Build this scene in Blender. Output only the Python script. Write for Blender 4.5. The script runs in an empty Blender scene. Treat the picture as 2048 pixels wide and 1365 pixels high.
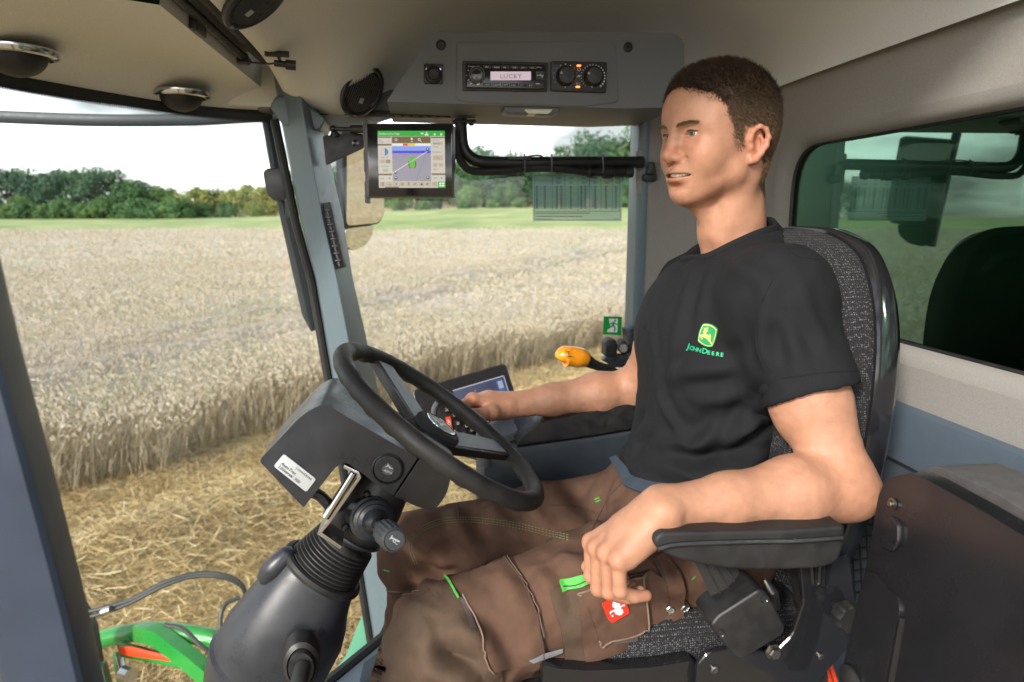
import bpy, bmesh, math, random
import numpy as np
from mathutils import Vector, Matrix
from mathutils.bvhtree import BVHTree

rng = np.random.default_rng(7)
random.seed(7)
R_ = math.radians
scene = bpy.context.scene
COL = scene.collection

# ------------------------------------------------------------------ camera
FPX = 2048 * 24 / 36.0
YAW, PITCH = R_(7.7), R_(10.46)
CAM = np.array((0.0, 0.0, 3.0))
cF = np.array((math.sin(YAW) * math.cos(PITCH), math.cos(YAW) * math.cos(PITCH), -math.sin(PITCH)))
cR = np.array((math.cos(YAW), -math.sin(YAW), 0.0))
cU = np.array((math.sin(YAW) * math.sin(PITCH), math.cos(YAW) * math.sin(PITCH), math.cos(PITCH)))
cam_d = bpy.data.cameras.new('camera')
cam_o = bpy.data.objects.new('camera', cam_d)
COL.objects.link(cam_o)
cam_o.matrix_world = Matrix(((cR[0], cU[0], -cF[0], CAM[0]), (cR[1], cU[1], -cF[1], CAM[1]),
                             (cR[2], cU[2], -cF[2], CAM[2]), (0, 0, 0, 1)))
cam_d.lens = 24.0
cam_d.sensor_width = 36.0
cam_d.clip_start = 0.02
cam_d.clip_end = 3000.0
cam_d.dof.use_dof = True
cam_d.dof.focus_distance = 1.08
cam_d.dof.aperture_fstop = 5.0
scene.camera = cam_o

# ------------------------------------------------------------------ light
SUN_DIR = np.array((-0.55, -0.66, 0.47))      # towards the sun
SUN_DIR = SUN_DIR / np.linalg.norm(SUN_DIR)
world = bpy.data.worlds.new('World')
scene.world = world
world.use_nodes = True
wn = world.node_tree
for n in list(wn.nodes):
    wn.nodes.remove(n)
w_out = wn.nodes.new('ShaderNodeOutputWorld')
w_bg = wn.nodes.new('ShaderNodeBackground')
w_sky = wn.nodes.new('ShaderNodeTexSky')
w_sky.sky_type = 'NISHITA'
w_sky.sun_disc = False
w_sky.sun_elevation = math.asin(SUN_DIR[2])
w_sky.sun_rotation = math.atan2(SUN_DIR[0], SUN_DIR[1])
w_sky.dust_density = 1.0
w_sky.air_density = 1.0
w_hs = wn.nodes.new('ShaderNodeHueSaturation')
w_hs.inputs['Saturation'].default_value = 0.25
w_hs.inputs['Value'].default_value = 1.0
w_tc = wn.nodes.new('ShaderNodeTexCoord')
w_map = wn.nodes.new('ShaderNodeMapping')
w_map.inputs['Scale'].default_value = (1.0, 1.0, 3.5)
w_no = wn.nodes.new('ShaderNodeTexNoise')
w_no.inputs['Scale'].default_value = 3.0
w_no.inputs['Detail'].default_value = 6.0
w_rmp = wn.nodes.new('ShaderNodeMapRange')
w_rmp.inputs['From Min'].default_value = 0.40
w_rmp.inputs['From Max'].default_value = 0.62
w_rmp.inputs['To Min'].default_value = 0.34
w_rmp.inputs['To Max'].default_value = 1.75
w_mul = wn.nodes.new('ShaderNodeVectorMath')
w_mul.operation = 'SCALE'
wn.links.new(w_sky.outputs[0], w_hs.inputs['Color'])
wn.links.new(w_tc.outputs['Generated'], w_map.inputs[0])
wn.links.new(w_map.outputs[0], w_no.inputs['Vector'])
wn.links.new(w_no.outputs['Fac'], w_rmp.inputs['Value'])
wn.links.new(w_hs.outputs[0], w_mul.inputs[0])
wn.links.new(w_rmp.outputs[0], w_mul.inputs['Scale'])
wn.links.new(w_mul.outputs[0], w_bg.inputs['Color'])
w_bg.inputs['Strength'].default_value = 0.15
wn.links.new(w_bg.outputs[0], w_out.inputs['Surface'])

sun_d = bpy.data.lights.new('sun', 'SUN')
sun_d.energy = 2.1
sun_d.angle = R_(8.0)
sun_d.color = (1.0, 0.93, 0.83)
sun_o = bpy.data.objects.new('sun', sun_d)
COL.objects.link(sun_o)
sun_o.rotation_euler = Vector(SUN_DIR).to_track_quat('Z', 'Y').to_euler()
sun_o.location = (-3, -4, 8)

scene.view_settings.view_transform = 'Standard'
scene.view_settings.look = 'None'
scene.view_settings.exposure = 1.25
scene.view_settings.gamma = 1.0
scene.view_settings.use_curve_mapping = False
scene.render.engine = 'CYCLES'
scene.cycles.use_denoising = True
scene.cycles.max_bounces = 8
scene.cycles.diffuse_bounces = 5
scene.cycles.glossy_bounces = 4
scene.cycles.transparent_max_bounces = 12
scene.cycles.caustics_reflective = False
scene.cycles.caustics_refractive = False
scene.cycles.sample_clamp_indirect = 6.0

# ------------------------------------------------------------------ placing helper: a pixel of the 2048 px picture on a plane of the place
def ray(px, py):
    return cF + cR * (px - 1024) / FPX + cU * (682.5 - py) / FPX
def at(px, py, X=None, Y=None, Z=None, D=None):
    d = ray(px, py)
    if X is not None: t = X / d[0]
    elif Y is not None: t = Y / d[1]
    elif Z is not None: t = (Z - 3.0) / d[2]
    else: t = D
    return CAM + d * t
def ats(pts, **k):
    return np.array([at(p[0], p[1], **k) for p in pts])

# ------------------------------------------------------------------ materials
MATS = {}
def mat(name, col, rough=0.5, metal=0.0, var=0.10, vscale=30.0, bump=0.0, bscale=300.0, coat=0.0, spec=0.5,
        sss=0.0, rvar=0.12, col2=None, emit=None, estr=0.0, aniso=None, attr=None, trans=0.0):
    m = bpy.data.materials.new(name)
    m.use_nodes = True
    nt = m.node_tree
    b = nt.nodes['Principled BSDF']
    tc = nt.nodes.new('ShaderNodeTexCoord')
    no = nt.nodes.new('ShaderNodeTexNoise')
    no.inputs['Scale'].default_value = vscale
    no.inputs['Detail'].default_value = 5.0
    no.inputs['Roughness'].default_value = 0.6
    nt.links.new(tc.outputs['Object'], no.inputs['Vector'])
    mx = nt.nodes.new('ShaderNodeMix'); mx.data_type = 'RGBA'
    c = np.array(col[:3], float)
    ca = c * (1 - var)
    cb = np.clip(c * (1 + var), 0, 1) if col2 is None else np.array(col2[:3])
    mx.inputs[6].default_value = (*ca, 1)
    mx.inputs[7].default_value = (*cb, 1)
    mr = nt.nodes.new('ShaderNodeMapRange')
    mr.inputs['From Min'].default_value = 0.3
    mr.inputs['From Max'].default_value = 0.7
    nt.links.new(no.outputs['Fac'], mr.inputs['Value'])
    nt.links.new(mr.outputs[0], mx.inputs[0])
    outc = mx.outputs[2]
    if attr:
        at_ = nt.nodes.new('ShaderNodeAttribute'); at_.attribute_name = attr
        m2 = nt.nodes.new('ShaderNodeMix'); m2.data_type = 'RGBA'; m2.blend_type = 'MULTIPLY'
        m2.inputs[0].default_value = 1.0
        nt.links.new(outc, m2.inputs[6]); nt.links.new(at_.outputs['Color'], m2.inputs[7])
        outc = m2.outputs[2]
    nt.links.new(outc, b.inputs['Base Color'])
    r2 = nt.nodes.new('ShaderNodeMapRange')
    r2.inputs['From Min'].default_value = 0.3
    r2.inputs['From Max'].default_value = 0.7
    r2.inputs['To Min'].default_value = max(0.02, rough * (1 - rvar))
    r2.inputs['To Max'].default_value = min(1, rough * (1 + rvar))
    nt.links.new(no.outputs['Fac'], r2.inputs['Value'])
    nt.links.new(r2.outputs[0], b.inputs['Roughness'])
    b.inputs['Metallic'].default_value = metal
    b.inputs['Specular IOR Level'].default_value = spec
    if coat: b.inputs['Coat Weight'].default_value = coat; b.inputs['Coat Roughness'].default_value = 0.08
    if sss:
        b.inputs['Subsurface Weight'].default_value = sss
        b.inputs['Subsurface Radius'].default_value = (0.010, 0.004, 0.002)
        b.inputs['Subsurface Scale'].default_value = 1.0
    if emit is not None:
        b.inputs['Emission Color'].default_value = (*emit, 1)
        b.inputs['Emission Strength'].default_value = estr
    if trans:
        b.inputs['Transmission Weight'].default_value = trans
    if bump:
        n2 = nt.nodes.new('ShaderNodeTexNoise')
        n2.inputs['Scale'].default_value = bscale
        n2.inputs['Detail'].default_value = 3.0
        nt.links.new(tc.outputs['Object'], n2.inputs['Vector'])
        bp = nt.nodes.new('ShaderNodeBump')
        bp.inputs['Strength'].default_value = bump
        bp.inputs['Distance'].default_value = 0.002
        nt.links.new(n2.outputs['Fac'], bp.inputs['Height'])
        nt.links.new(bp.outputs[0], b.inputs['Normal'])
    MATS[name] = m
    return m

def glass_mat(name, tint, gloss_boost=1.0, rough=0.0, base=0.0, gcol=(0.95, 1.0, 0.97)):
    m = bpy.data.materials.new(name); m.use_nodes = True
    nt = m.node_tree
    for n in list(nt.nodes): nt.nodes.remove(n)
    out = nt.nodes.new('ShaderNodeOutputMaterial')
    tr = nt.nodes.new('ShaderNodeBsdfTransparent'); tr.inputs[0].default_value = (*tint, 1)
    gl = nt.nodes.new('ShaderNodeBsdfGlossy'); gl.inputs['Roughness'].default_value = rough
    gl.inputs['Color'].default_value = (*gcol, 1)
    fr = nt.nodes.new('ShaderNodeFresnel'); fr.inputs['IOR'].default_value = 1.5
    ml = nt.nodes.new('ShaderNodeMath'); ml.operation = 'MULTIPLY_ADD'
    ml.inputs[1].default_value = gloss_boost; ml.inputs[2].default_value = base; ml.use_clamp = True
    mx = nt.nodes.new('ShaderNodeMixShader')
    nt.links.new(fr.outputs[0], ml.inputs[0]); nt.links.new(ml.outputs[0], mx.inputs[0])
    nt.links.new(tr.outputs[0], mx.inputs[1]); nt.links.new(gl.outputs[0], mx.inputs[2])
    nt.links.new(mx.outputs[0], out.inputs[0])
    MATS[name] = m
    return m

# ------------------------------------------------------------------ object helpers
ORIG = {}
def raw_mesh(name, V, F):
    me = bpy.data.meshes.new(name)
    V = np.asarray(V, np.float32)
    if isinstance(F, np.ndarray):
        n, k = F.shape
        me.vertices.add(len(V)); me.vertices.foreach_set('co', V.ravel())
        me.loops.add(n * k); me.loops.foreach_set('vertex_index', F.astype(np.int32).ravel())
        me.polygons.add(n)
        me.polygons.foreach_set('loop_start', np.arange(0, n * k, k, dtype=np.int32))
        me.update(calc_edges=True)
    else:
        me.from_pydata([tuple(map(float, v)) for v in V], [], F)
        me.update()
    return me
def tag(o, label=None, cat=None, group=None, kind=None):
    if label: o['label'] = label
    if cat: o['category'] = cat
    if group: o['group'] = group
    if kind: o['kind'] = kind
    return o
def thing(name, label, cat, loc, group=None):
    o = bpy.data.objects.new(name, None)
    o.empty_display_size = 0.05
    COL.objects.link(o)
    o.location = [float(v) for v in loc]
    ORIG[o.name] = np.array(loc, float)
    return tag(o, label, cat, group)
def obj(name, geo, m, parent=None, smooth=True, angle=35.0):
    V, F = np.asarray(geo[0], float), geo[1]
    if parent is not None:
        org = ORIG[parent.name]
    else:
        org = np.array(((V[:, 0].min() + V[:, 0].max()) / 2, (V[:, 1].min() + V[:, 1].max()) / 2, V[:, 2].min()))
    me = raw_mesh(name, V - org, F)
    if m is not None:
        me.materials.append(MATS[m] if isinstance(m, str) else m)
    if smooth:
        me.polygons.foreach_set('use_smooth', np.ones(len(me.polygons), bool))
        if angle < 179:
            try: me.set_sharp_from_angle(angle=R_(angle))
            except Exception: pass
    o = bpy.data.objects.new(name, me)
    COL.objects.link(o)
    ORIG[o.name] = org
    if parent is not None: o.parent = parent
    else: o.location = org
    return o

# ------------------------------------------------------------------ geometry helpers: each returns (V, F)
def nrm(v):
    v = np.asarray(v, float); return v / (np.linalg.norm(v) + 1e-12)
def join(*gs):
    V, F, o = [], [], 0
    for v, f in gs:
        V.append(np.asarray(v, float))
        F += [tuple(int(i) + o for i in q) for q in f]
        o += len(v)
    return np.vstack(V), F
def bev(geo, w, seg=2, ang=30):
    bm = bmesh.new()
    vs = [bm.verts.new([float(c) for c in v]) for v in geo[0]]
    for f in geo[1]:
        try: bm.faces.new([vs[int(i)] for i in f])
        except ValueError: pass
    bm.normal_update()
    bmesh.ops.recalc_face_normals(bm, faces=bm.faces)
    ed = [e for e in bm.edges if len(e.link_faces) == 2 and e.calc_face_angle(0) > R_(ang)]
    bmesh.ops.bevel(bm, geom=ed, offset=w, segments=seg, affect='EDGES', profile=0.6, clamp_overlap=True)
    bm.verts.ensure_lookup_table(); bm.verts.index_update()
    V = np.array([v.co[:] for v in bm.verts]); F = [tuple(v.index for v in f.verts) for f in bm.faces]
    bm.free()
    return V, F
def box(c, s, rot=None, b=0.0, seg=2):
    c = np.asarray(c, float); s = np.asarray(s, float) / 2
    V = np.array([(x, y, z) for x in (-1, 1) for y in (-1, 1) for z in (-1, 1)], float) * s
    if rot is not None: V = V @ np.asarray(rot, float).T
    V = V + c
    F = [(0, 1, 3, 2), (4, 6, 7, 5), (0, 4, 5, 1), (2, 3, 7, 6), (0, 2, 6, 4), (1, 5, 7, 3)]
    g = (V, F)
    return bev(g, b, seg) if b else g
def frame(xa, ya):
    x = nrm(xa); z = nrm(np.cross(x, ya)); y = np.cross(z, x)
    return np.stack((x, y, z), 1)      # columns
def prism(P, vec, b=0.0, seg=2):
    P = np.asarray(P, float); n = len(P); vec = np.asarray(vec, float)
    V = np.vstack((P, P + vec))
    F = [tuple(range(n - 1, -1, -1)), tuple(range(n, 2 * n))]
    F += [(i, (i + 1) % n, n + (i + 1) % n, n + i) for i in range(n)]
    g = (V, F)
    return bev(g, b, seg, 40) if b else g
def loft(A, B):
    A = np.asarray(A, float); B = np.asarray(B, float); n = len(A)
    V = np.vstack((A, B))
    F = [tuple(range(n - 1, -1, -1)), tuple(range(n, 2 * n))]
    F += [(i, (i + 1) % n, n + (i + 1) % n, n + i) for i in range(n)]
    return V, F
def rounded(P, r, seg=4):
    """round the corners of a polygon of 2D or 3D points; r is one radius or a list"""
    P = [np.asarray(p, float) for p in P]; n = len(P); out = []
    for i in range(n):
        a, p, c = P[i - 1], P[i], P[(i + 1) % n]
        rr = r[i] if hasattr(r, '__len__') else r
        d1, d2 = a - p, c - p
        l = min(rr, 0.48 * np.linalg.norm(d1), 0.48 * np.linalg.norm(d2))
        if l < 1e-6: out.append(p); continue
        p0, p2 = p + nrm(d1) * l, p + nrm(d2) * l
        for k in range(seg + 1):
            t = k / seg
            out.append((1 - t) ** 2 * p0 + 2 * t * (1 - t) * p + t * t * p2)
    return np.array(out)
def spline(P, n=8, closed=False):
    P = np.asarray(P, float); m = len(P); out = []
    rngi = range(m) if closed else range(m - 1)
    for i in rngi:
        p0 = P[(i - 1) % m] if (closed or i > 0) else 2 * P[0] - P[1]
        p1 = P[i]; p2 = P[(i + 1) % m]
        p3 = P[(i + 2) % m] if (closed or i + 2 < m) else 2 * P[-1] - P[-2]
        for k in range(n):
            t = k / n
            out.append(0.5 * ((2 * p1) + (-p0 + p2) * t + (2 * p0 - 5 * p1 + 4 * p2 - p3) * t * t + (-p0 + 3 * p1 - 3 * p2 + p3) * t ** 3))
    if not closed: out.append(P[-1])
    return np.array(out)
def tube(path, r, n=12, closed=False, prof=None, caps=True, up=None):
    """sweep a circle (or a 2D profile scaled by r) along a path"""
    P = np.asarray(path, float); m = len(P)
    rr = np.full(m, r, float) if np.isscalar(r) else np.asarray(r, float)
    T = np.zeros_like(P)
    if closed: T = np.roll(P, -1, 0) - np.roll(P, 1, 0)
    else:
        T[1:-1] = P[2:] - P[:-2]; T[0] = P[1] - P[0]; T[-1] = P[-1] - P[-2]
    T /= np.linalg.norm(T, axis=1)[:, None] + 1e-12
    if up is None:
        up = np.array((0, 0, 1.0)) if abs(T[0][2]) < 0.9 else np.array((1.0, 0, 0))
        x = nrm(np.cross(up, T[0]))
    else: x = nrm(np.cross(np.asarray(up, float), T[0]))
    if prof is None:
        a = np.linspace(0, 2 * math.pi, n, endpoint=False); prof = np.stack((np.cos(a), np.sin(a)), 1)
    prof = np.asarray(prof, float); k = len(prof)
    V = []
    for i in range(m):
        x = nrm(x - T[i] * np.dot(x, T[i])); y = np.cross(T[i], x)
        V.append(P[i] + rr[i] * (prof[:, :1] * x + prof[:, 1:] * y))
    V = np.vstack(V); F = []
    for i in range(m if closed else m - 1):
        j = (i + 1) % m
        for q in range(k):
            F.append((i * k + q, i * k + (q + 1) % k, j * k + (q + 1) % k, j * k + q))
    if caps and not closed:
        F.append(tuple(range(k - 1, -1, -1))); F.append(tuple((m - 1) * k + q for q in range(k)))
    return V, F
def rod(a, b, r, n=12, r2=None):
    return tube([a, b], [r, r if r2 is None else r2], n)
def lathe(prof, org, axis, n=32, xdir=None, sx=1.0, sy=1.0):
    """prof: (radius, height) pairs; turned about axis at org"""
    z = nrm(axis)
    x = nrm(np.cross((0, 0, 1.0), z)) if abs(z[2]) < 0.95 else np.array((1.0, 0, 0))
    if xdir is not None: x = nrm(np.asarray(xdir, float) - z * np.dot(xdir, z))
    y = np.cross(z, x)
    a = np.linspace(0, 2 * math.pi, n, endpoint=False)
    V = []
    for r, h in prof:
        V.append(np.asarray(org) + z * h + r * (np.cos(a)[:, None] * x * sx + np.sin(a)[:, None] * y * sy))
    V = np.vstack(V); F = []
    m = len(prof)
    for i in range(m - 1):
        for q in range(n):
            F.append((i * n + q, i * n + (q + 1) % n, (i + 1) * n + (q + 1) % n, (i + 1) * n + q))
    if prof[0][0] > 1e-5: F.append(tuple(range(n - 1, -1, -1)))
    if prof[-1][0] > 1e-5: F.append(tuple((m - 1) * n + q for q in range(n)))
    return V, F
def sheet(G):
    """grid of points [i][j] -> surface"""
    G = np.asarray(G, float); a, b = G.shape[:2]
    V = G.reshape(-1, 3)
    I = np.arange(a * b).reshape(a, b)
    F = np.stack((I[:-1, :-1], I[1:, :-1], I[1:, 1:], I[:-1, 1:]), -1).reshape(-1, 4)
    return V, [tuple(f) for f in F.tolist()]
def ball(c, r, nu=20, nv=12, rot=None):
    r = np.ones(3) * r
    u = np.linspace(0, 2 * math.pi, nu, endpoint=False); v = np.linspace(0, math.pi, nv + 1)
    V = [(0, 0, 1.0)]
    for t in v[1:-1]: V += [(math.sin(t) * math.cos(p), math.sin(t) * math.sin(p), math.cos(t)) for p in u]
    V.append((0, 0, -1.0)); V = np.array(V) * r
    if rot is not None: V = V @ np.asarray(rot).T
    V = V + np.asarray(c); F = []
    for q in range(nu): F.append((0, 1 + q, 1 + (q + 1) % nu))
    for i in range(nv - 2):
        for q in range(nu):
            F.append((1 + i * nu + q, 1 + (i + 1) * nu + q, 1 + (i + 1) * nu + (q + 1) % nu, 1 + i * nu + (q + 1) % nu))
    e = len(V) - 1; s = 1 + (nv - 2) * nu
    for q in range(nu): F.append((s + q, e, s + (q + 1) % nu))
    return V, F

# flat lettering: filled outlines of the built-in font as a flat mesh in a plane
_tc = {}
def text_geo(s, size=1.0, shear=0.0, bold=0.0, align='LEFT', spacing=1.0, res=2):
    key = (s, shear, bold, align, spacing)
    if key not in _tc:
        cu = bpy.data.curves.new('lettering', 'FONT')
        cu.body = s; cu.size = 1.0; cu.shear = shear; cu.offset = bold; cu.align_x = align
        cu.resolution_u = res; cu.space_character = spacing
        o = bpy.data.objects.new('lettering', cu)
        COL.objects.link(o)
        dg = bpy.context.evaluated_depsgraph_get()
        me = bpy.data.meshes.new_from_object(o.evaluated_get(dg))
        V = np.array([v.co[:] for v in me.vertices]).reshape(-1, 3)
        F = [tuple(p.vertices) for p in me.polygons]
        bpy.data.objects.remove(o); bpy.data.curves.remove(cu); bpy.data.meshes.remove(me)
        _tc[key] = (V, F)
    V, F = _tc[key]
    return V[:, :2] * size, F
def on_plane(g2, org, ux, uy, lift=0.0):
    V2, F = g2; ux = np.asarray(ux, float); uy = np.asarray(uy, float)
    n = nrm(np.cross(ux, uy))
    V2 = np.asarray(V2, float)
    return np.asarray(org) + V2[:, :1] * ux + V2[:, 1:2] * uy + n * lift, F
def poly2(P): return np.asarray(P, float), [tuple(range(len(P)))]
def rect2(x0, y0, x1, y1): return poly2([(x0, y0), (x1, y0), (x1, y1), (x0, y1)])
def disc2(cx, cy, r, n=20, a0=0, a1=360):
    a = np.radians(np.linspace(a0, a1, n, endpoint=(a1 - a0) < 360))
    P = np.stack((cx + r * np.cos(a), cy + r * np.sin(a)), 1)
    if a1 - a0 < 360: P = np.vstack(((cx, cy), P))
    return poly2(P)
def ring2(cx, cy, r0, r1, n=24, a0=0, a1=360):
    a = np.radians(np.linspace(a0, a1, n + 1))
    V = np.vstack((np.stack((cx + r0 * np.cos(a), cy + r0 * np.sin(a)), 1), np.stack((cx + r1 * np.cos(a), cy + r1 * np.sin(a)), 1)))
    return V, [(i, i + 1, n + 2 + i, n + 1 + i) for i in range(n)]
def line2(a, b, w):
    a = np.array(a, float); b = np.array(b, float); d = b - a; d /= np.linalg.norm(d) + 1e-9
    p = np.array((-d[1], d[0])) * w / 2
    return poly2([a + p, b + p, b - p, a - p][::-1])
def join2(*gs):
    V, F, o = [], [], 0
    for v, f in gs:
        V.append(np.asarray(v)[:, :2]); F += [tuple(i + o for i in q) for q in f]; o += len(v)
    return np.vstack(V), F

# value noise on arrays of points
def _h(ix, iy, iz, s):
    n = (ix * 374761393 + iy * 668265263 + iz * 2147483647 + s * 1274126177) & 0x7fffffff
    n = ((n ^ (n >> 13)) * 1274126177) & 0x7fffffff
    return ((n ^ (n >> 16)) & 0xffff) / 65535.0
def vnoise(P, scale=1.0, s=0):
    P = np.asarray(P, float) * scale
    I = np.floor(P).astype(np.int64); f = P - I; f = f * f * (3 - 2 * f)
    r = 0
    for dx in (0, 1):
        for dy in (0, 1):
            for dz in (0, 1):
                w = (f[:, 0] if dx else 1 - f[:, 0]) * (f[:, 1] if dy else 1 - f[:, 1]) * (f[:, 2] if dz else 1 - f[:, 2])
                r = r + w * _h(I[:, 0] + dx, I[:, 1] + dy, I[:, 2] + dz, s)
    return r * 2 - 1
def sstep(a, b, x):
    t = np.clip((np.asarray(x, float) - a) / (b - a), 0, 1); return t * t * (3 - 2 * t)
# ================================================================== materials
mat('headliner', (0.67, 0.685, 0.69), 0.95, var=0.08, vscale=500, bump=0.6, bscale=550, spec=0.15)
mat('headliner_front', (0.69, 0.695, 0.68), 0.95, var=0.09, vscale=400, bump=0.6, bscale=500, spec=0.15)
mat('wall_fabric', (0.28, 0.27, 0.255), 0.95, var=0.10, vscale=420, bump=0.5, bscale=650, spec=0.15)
mat('pillar_paint', (0.105, 0.145, 0.17), 0.38, var=0.05, vscale=60, bump=0.06, bscale=700)
mat('pillar_dark', (0.026, 0.034, 0.043), 0.5, var=0.06, vscale=60, bump=0.08, bscale=700)
mat('pillar_paint_shaded', (0.022, 0.034, 0.058), 0.45, var=0.12, vscale=14, bump=0.05, bscale=500)  # near left pillar: darkened copy of the pillar paint, its shade put into the colour
mat('panel_blue', (0.075, 0.10, 0.13), 0.42, var=0.06, vscale=50, bump=0.1, bscale=900)
mat('console_grey', (0.14, 0.15, 0.165), 0.6, var=0.05, vscale=200, bump=0.15, bscale=1200)
mat('console_under', (0.30, 0.33, 0.30), 0.6, var=0.05, vscale=200)
mat('black_plastic', (0.010, 0.010, 0.012), 0.45, col2=(.018, .0175, .017), rvar=.3, vscale=38, bump=0.12, bscale=1400)
mat('black_gloss', (0.012, 0.012, 0.014), 0.12, var=0.1, vscale=40)
mat('black_rubber', (0.008, 0.008, 0.009), 0.6, col2=(.016, .0155, .015), rvar=.25, vscale=34, bump=0.1, bscale=900)
mat('dark_grey', (0.018, 0.021, 0.028), 0.34, col2=(.027, .029, .034), rvar=.35, vscale=22, bump=0.1, bscale=1500)
mat('mid_grey', (0.085, 0.09, 0.098), 0.45, var=0.08, vscale=90, bump=0.1, bscale=1200)
mat('chrome', (0.55, 0.56, 0.58), 0.16, 1.0, var=0.03)
mat('steel', (0.5, 0.5, 0.5), 0.3, 1.0, var=0.1, vscale=120)
mat('machine_green', (0.015, 0.235, 0.035), 0.3, var=0.12, vscale=8, coat=0.5)
mat('machine_green_pale', (0.16, 0.50, 0.34), 0.4, var=0.08, vscale=10)
mat('machine_dark_green', (0.006, 0.045, 0.016), 0.35, var=0.2, vscale=6)
mat('orange_reflector', (0.75, 0.06, 0.012), 0.35, var=0.06)
mat('yellow_paint', (0.75, 0.42, 0.01), 0.35)
mat('hose_rubber', (0.03, 0.034, 0.036), 0.5, var=0.2, vscale=40)
mat('white_print', (0.72, 0.73, 0.74), 0.5, var=0.02)
mat('grey_print', (0.35, 0.36, 0.38), 0.5, var=0.02)
mat('black_print', (0.02, 0.02, 0.022), 0.6, var=0.02)
glass_mat('cab_glass', (0.93, 0.97, 0.95), 0.55)
glass_mat('rear_glass', (0.20, 0.46, 0.30), 0.9, rough=.015, base=0.18, gcol=(.62, .95, .76))

# ================================================================== ground, crop, far field, wood
E0, E1 = np.array((-4.2, 7.5)), np.array((5.0, 15.9))        # cut edge of the standing crop
Ed = nrm(E1 - E0); En = np.array((-Ed[1], Ed[0]))
def edge_off(x, y):                                           # metres beyond the cut edge (into the crop)
    return (x - E0[0]) * En[0] + (y - E0[1]) * En[1]
def edge_along(x, y):
    return (x - E0[0]) * Ed[0] + (y - E0[1]) * Ed[1]
def terrain(x, y):
    x = np.asarray(x, float); y = np.asarray(y, float)
    d = np.hypot(x, y); a = np.arctan2(x, np.maximum(y, -1e9))
    k = 1.9 + 2.6 * sstep(-0.35, 0.15, a)
    z = sstep(45, 165, d) * k + sstep(165, 420, d) * 14.0 * sstep(-0.35, 0.25, a)
    return z * (np.cos(a) > -0.2)
def ground_mat():
    m = bpy.data.materials.new('stubble_soil'); m.use_nodes = True
    nt = m.node_tree; b = nt.nodes['Principled BSDF']
    tc = nt.nodes.new('ShaderNodeTexCoord')
    n1 = nt.nodes.new('ShaderNodeTexNoise'); n1.inputs['Scale'].default_value = 9; n1.inputs['Detail'].default_value = 8
    n2 = nt.nodes.new('ShaderNodeTexNoise'); n2.inputs['Scale'].default_value = 0.5; n2.inputs['Detail'].default_value = 4
    cr = nt.nodes.new('ShaderNodeValToRGB')
    cr.color_ramp.elements[0].position = 0.32; cr.color_ramp.elements[0].color = (0.24, 0.165, 0.085, 1)
    cr.color_ramp.elements[1].position = 0.68; cr.color_ramp.elements[1].color = (0.52, 0.41, 0.24, 1)
    mx = nt.nodes.new('ShaderNodeMix'); mx.data_type = 'RGBA'; mx.blend_type = 'MULTIPLY'; mx.inputs[0].default_value = 0.4
    nt.links.new(tc.outputs['Object'], n1.inputs['Vector']); nt.links.new(tc.outputs['Object'], n2.inputs['Vector'])
    nt.links.new(n1.outputs['Fac'], cr.inputs[0]); nt.links.new(cr.outputs[0], mx.inputs[6])
    nt.links.new(n2.outputs['Color'], mx.inputs[7]); nt.links.new(mx.outputs[2], b.inputs['Base Color'])
    b.inputs['Roughness'].default_value = 0.95
    bp = nt.nodes.new('ShaderNodeBump'); bp.inputs['Strength'].default_value = 0.8; bp.inputs['Distance'].default_value = 0.05
    nt.links.new(n1.outputs['Fac'], bp.inputs['Height']); nt.links.new(bp.outputs[0], b.inputs['Normal'])
    return m
def polar(r0, r1, nr, a0, a1, na, zf):
    r = np.geomspace(r0, r1, nr); a = np.linspace(a0, a1, na)
    Rr, A = np.meshgrid(r, a, indexing='ij')
    X, Y = Rr * np.sin(A), Rr * np.cos(A)
    return sheet(np.stack((X, Y, zf(X, Y)), -1)), X, Y
g, _, _ = polar(0.3, 900, 70, 0, 2 * math.pi, 97, terrain)
g = (g[0], np.array(g[1]))
tag(obj('ground', g, ground_mat()), kind='structure')

# far meadow strip behind the crop
mat('meadow_grass', (0.17, 0.29, 0.08), 0.9, var=0.2, vscale=0.12, bump=0.6, bscale=3.0, col2=(0.40, 0.42, 0.19))
g, _, _ = polar(73, 175, 30, R_(-50), R_(60), 80, lambda x, y: terrain(x, y) + 0.25)
tag(obj('meadow', g, 'meadow_grass'), kind='structure')

def ribbons(P0, P1, P2, W, side):
    """bent two-piece blades: points (n,3), half widths (n,), side vectors (n,3)"""
    n = len(P0); s = side * W[:, None]
    V = np.stack((P0 - s, P0 + s, P1 - s, P1 + s, P2 - s * 0.5, P2 + s * 0.5), 1).reshape(-1, 3)
    o = (np.arange(n) * 6)[:, None]
    F = np.concatenate((o + np.array([[0, 1, 3, 2]]), o + np.array([[2, 3, 5, 4]])), 1).reshape(-1, 4)
    return V, F
def cat_geo(gs):
    V = np.vstack([g[0] for g in gs]); o = 0; F = []
    for v, f in gs:
        F.append(f + o); o += len(v)
    return V, np.vstack(F)
def straw_mat(name, c0, c1, c2, rough=0.75, big=0.4):
    m = bpy.data.materials.new(name); m.use_nodes = True
    nt = m.node_tree; b = nt.nodes['Principled BSDF']
    at_ = nt.nodes.new('ShaderNodeAttribute'); at_.attribute_name = 'tone'
    cr = nt.nodes.new('ShaderNodeValToRGB')
    cr.color_ramp.elements[0].color = (*c0, 1); cr.color_ramp.elements[1].color = (*c2, 1)
    e = cr.color_ramp.elements.new(0.5); e.color = (*c1, 1)
    nt.links.new(at_.outputs['Fac'], cr.inputs[0]); nt.links.new(cr.outputs[0], b.inputs['Base Color'])
    b.inputs['Roughness'].default_value = rough
    b.inputs['Specular IOR Level'].default_value = 0.25
    MATS[name] = m; return m
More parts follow.
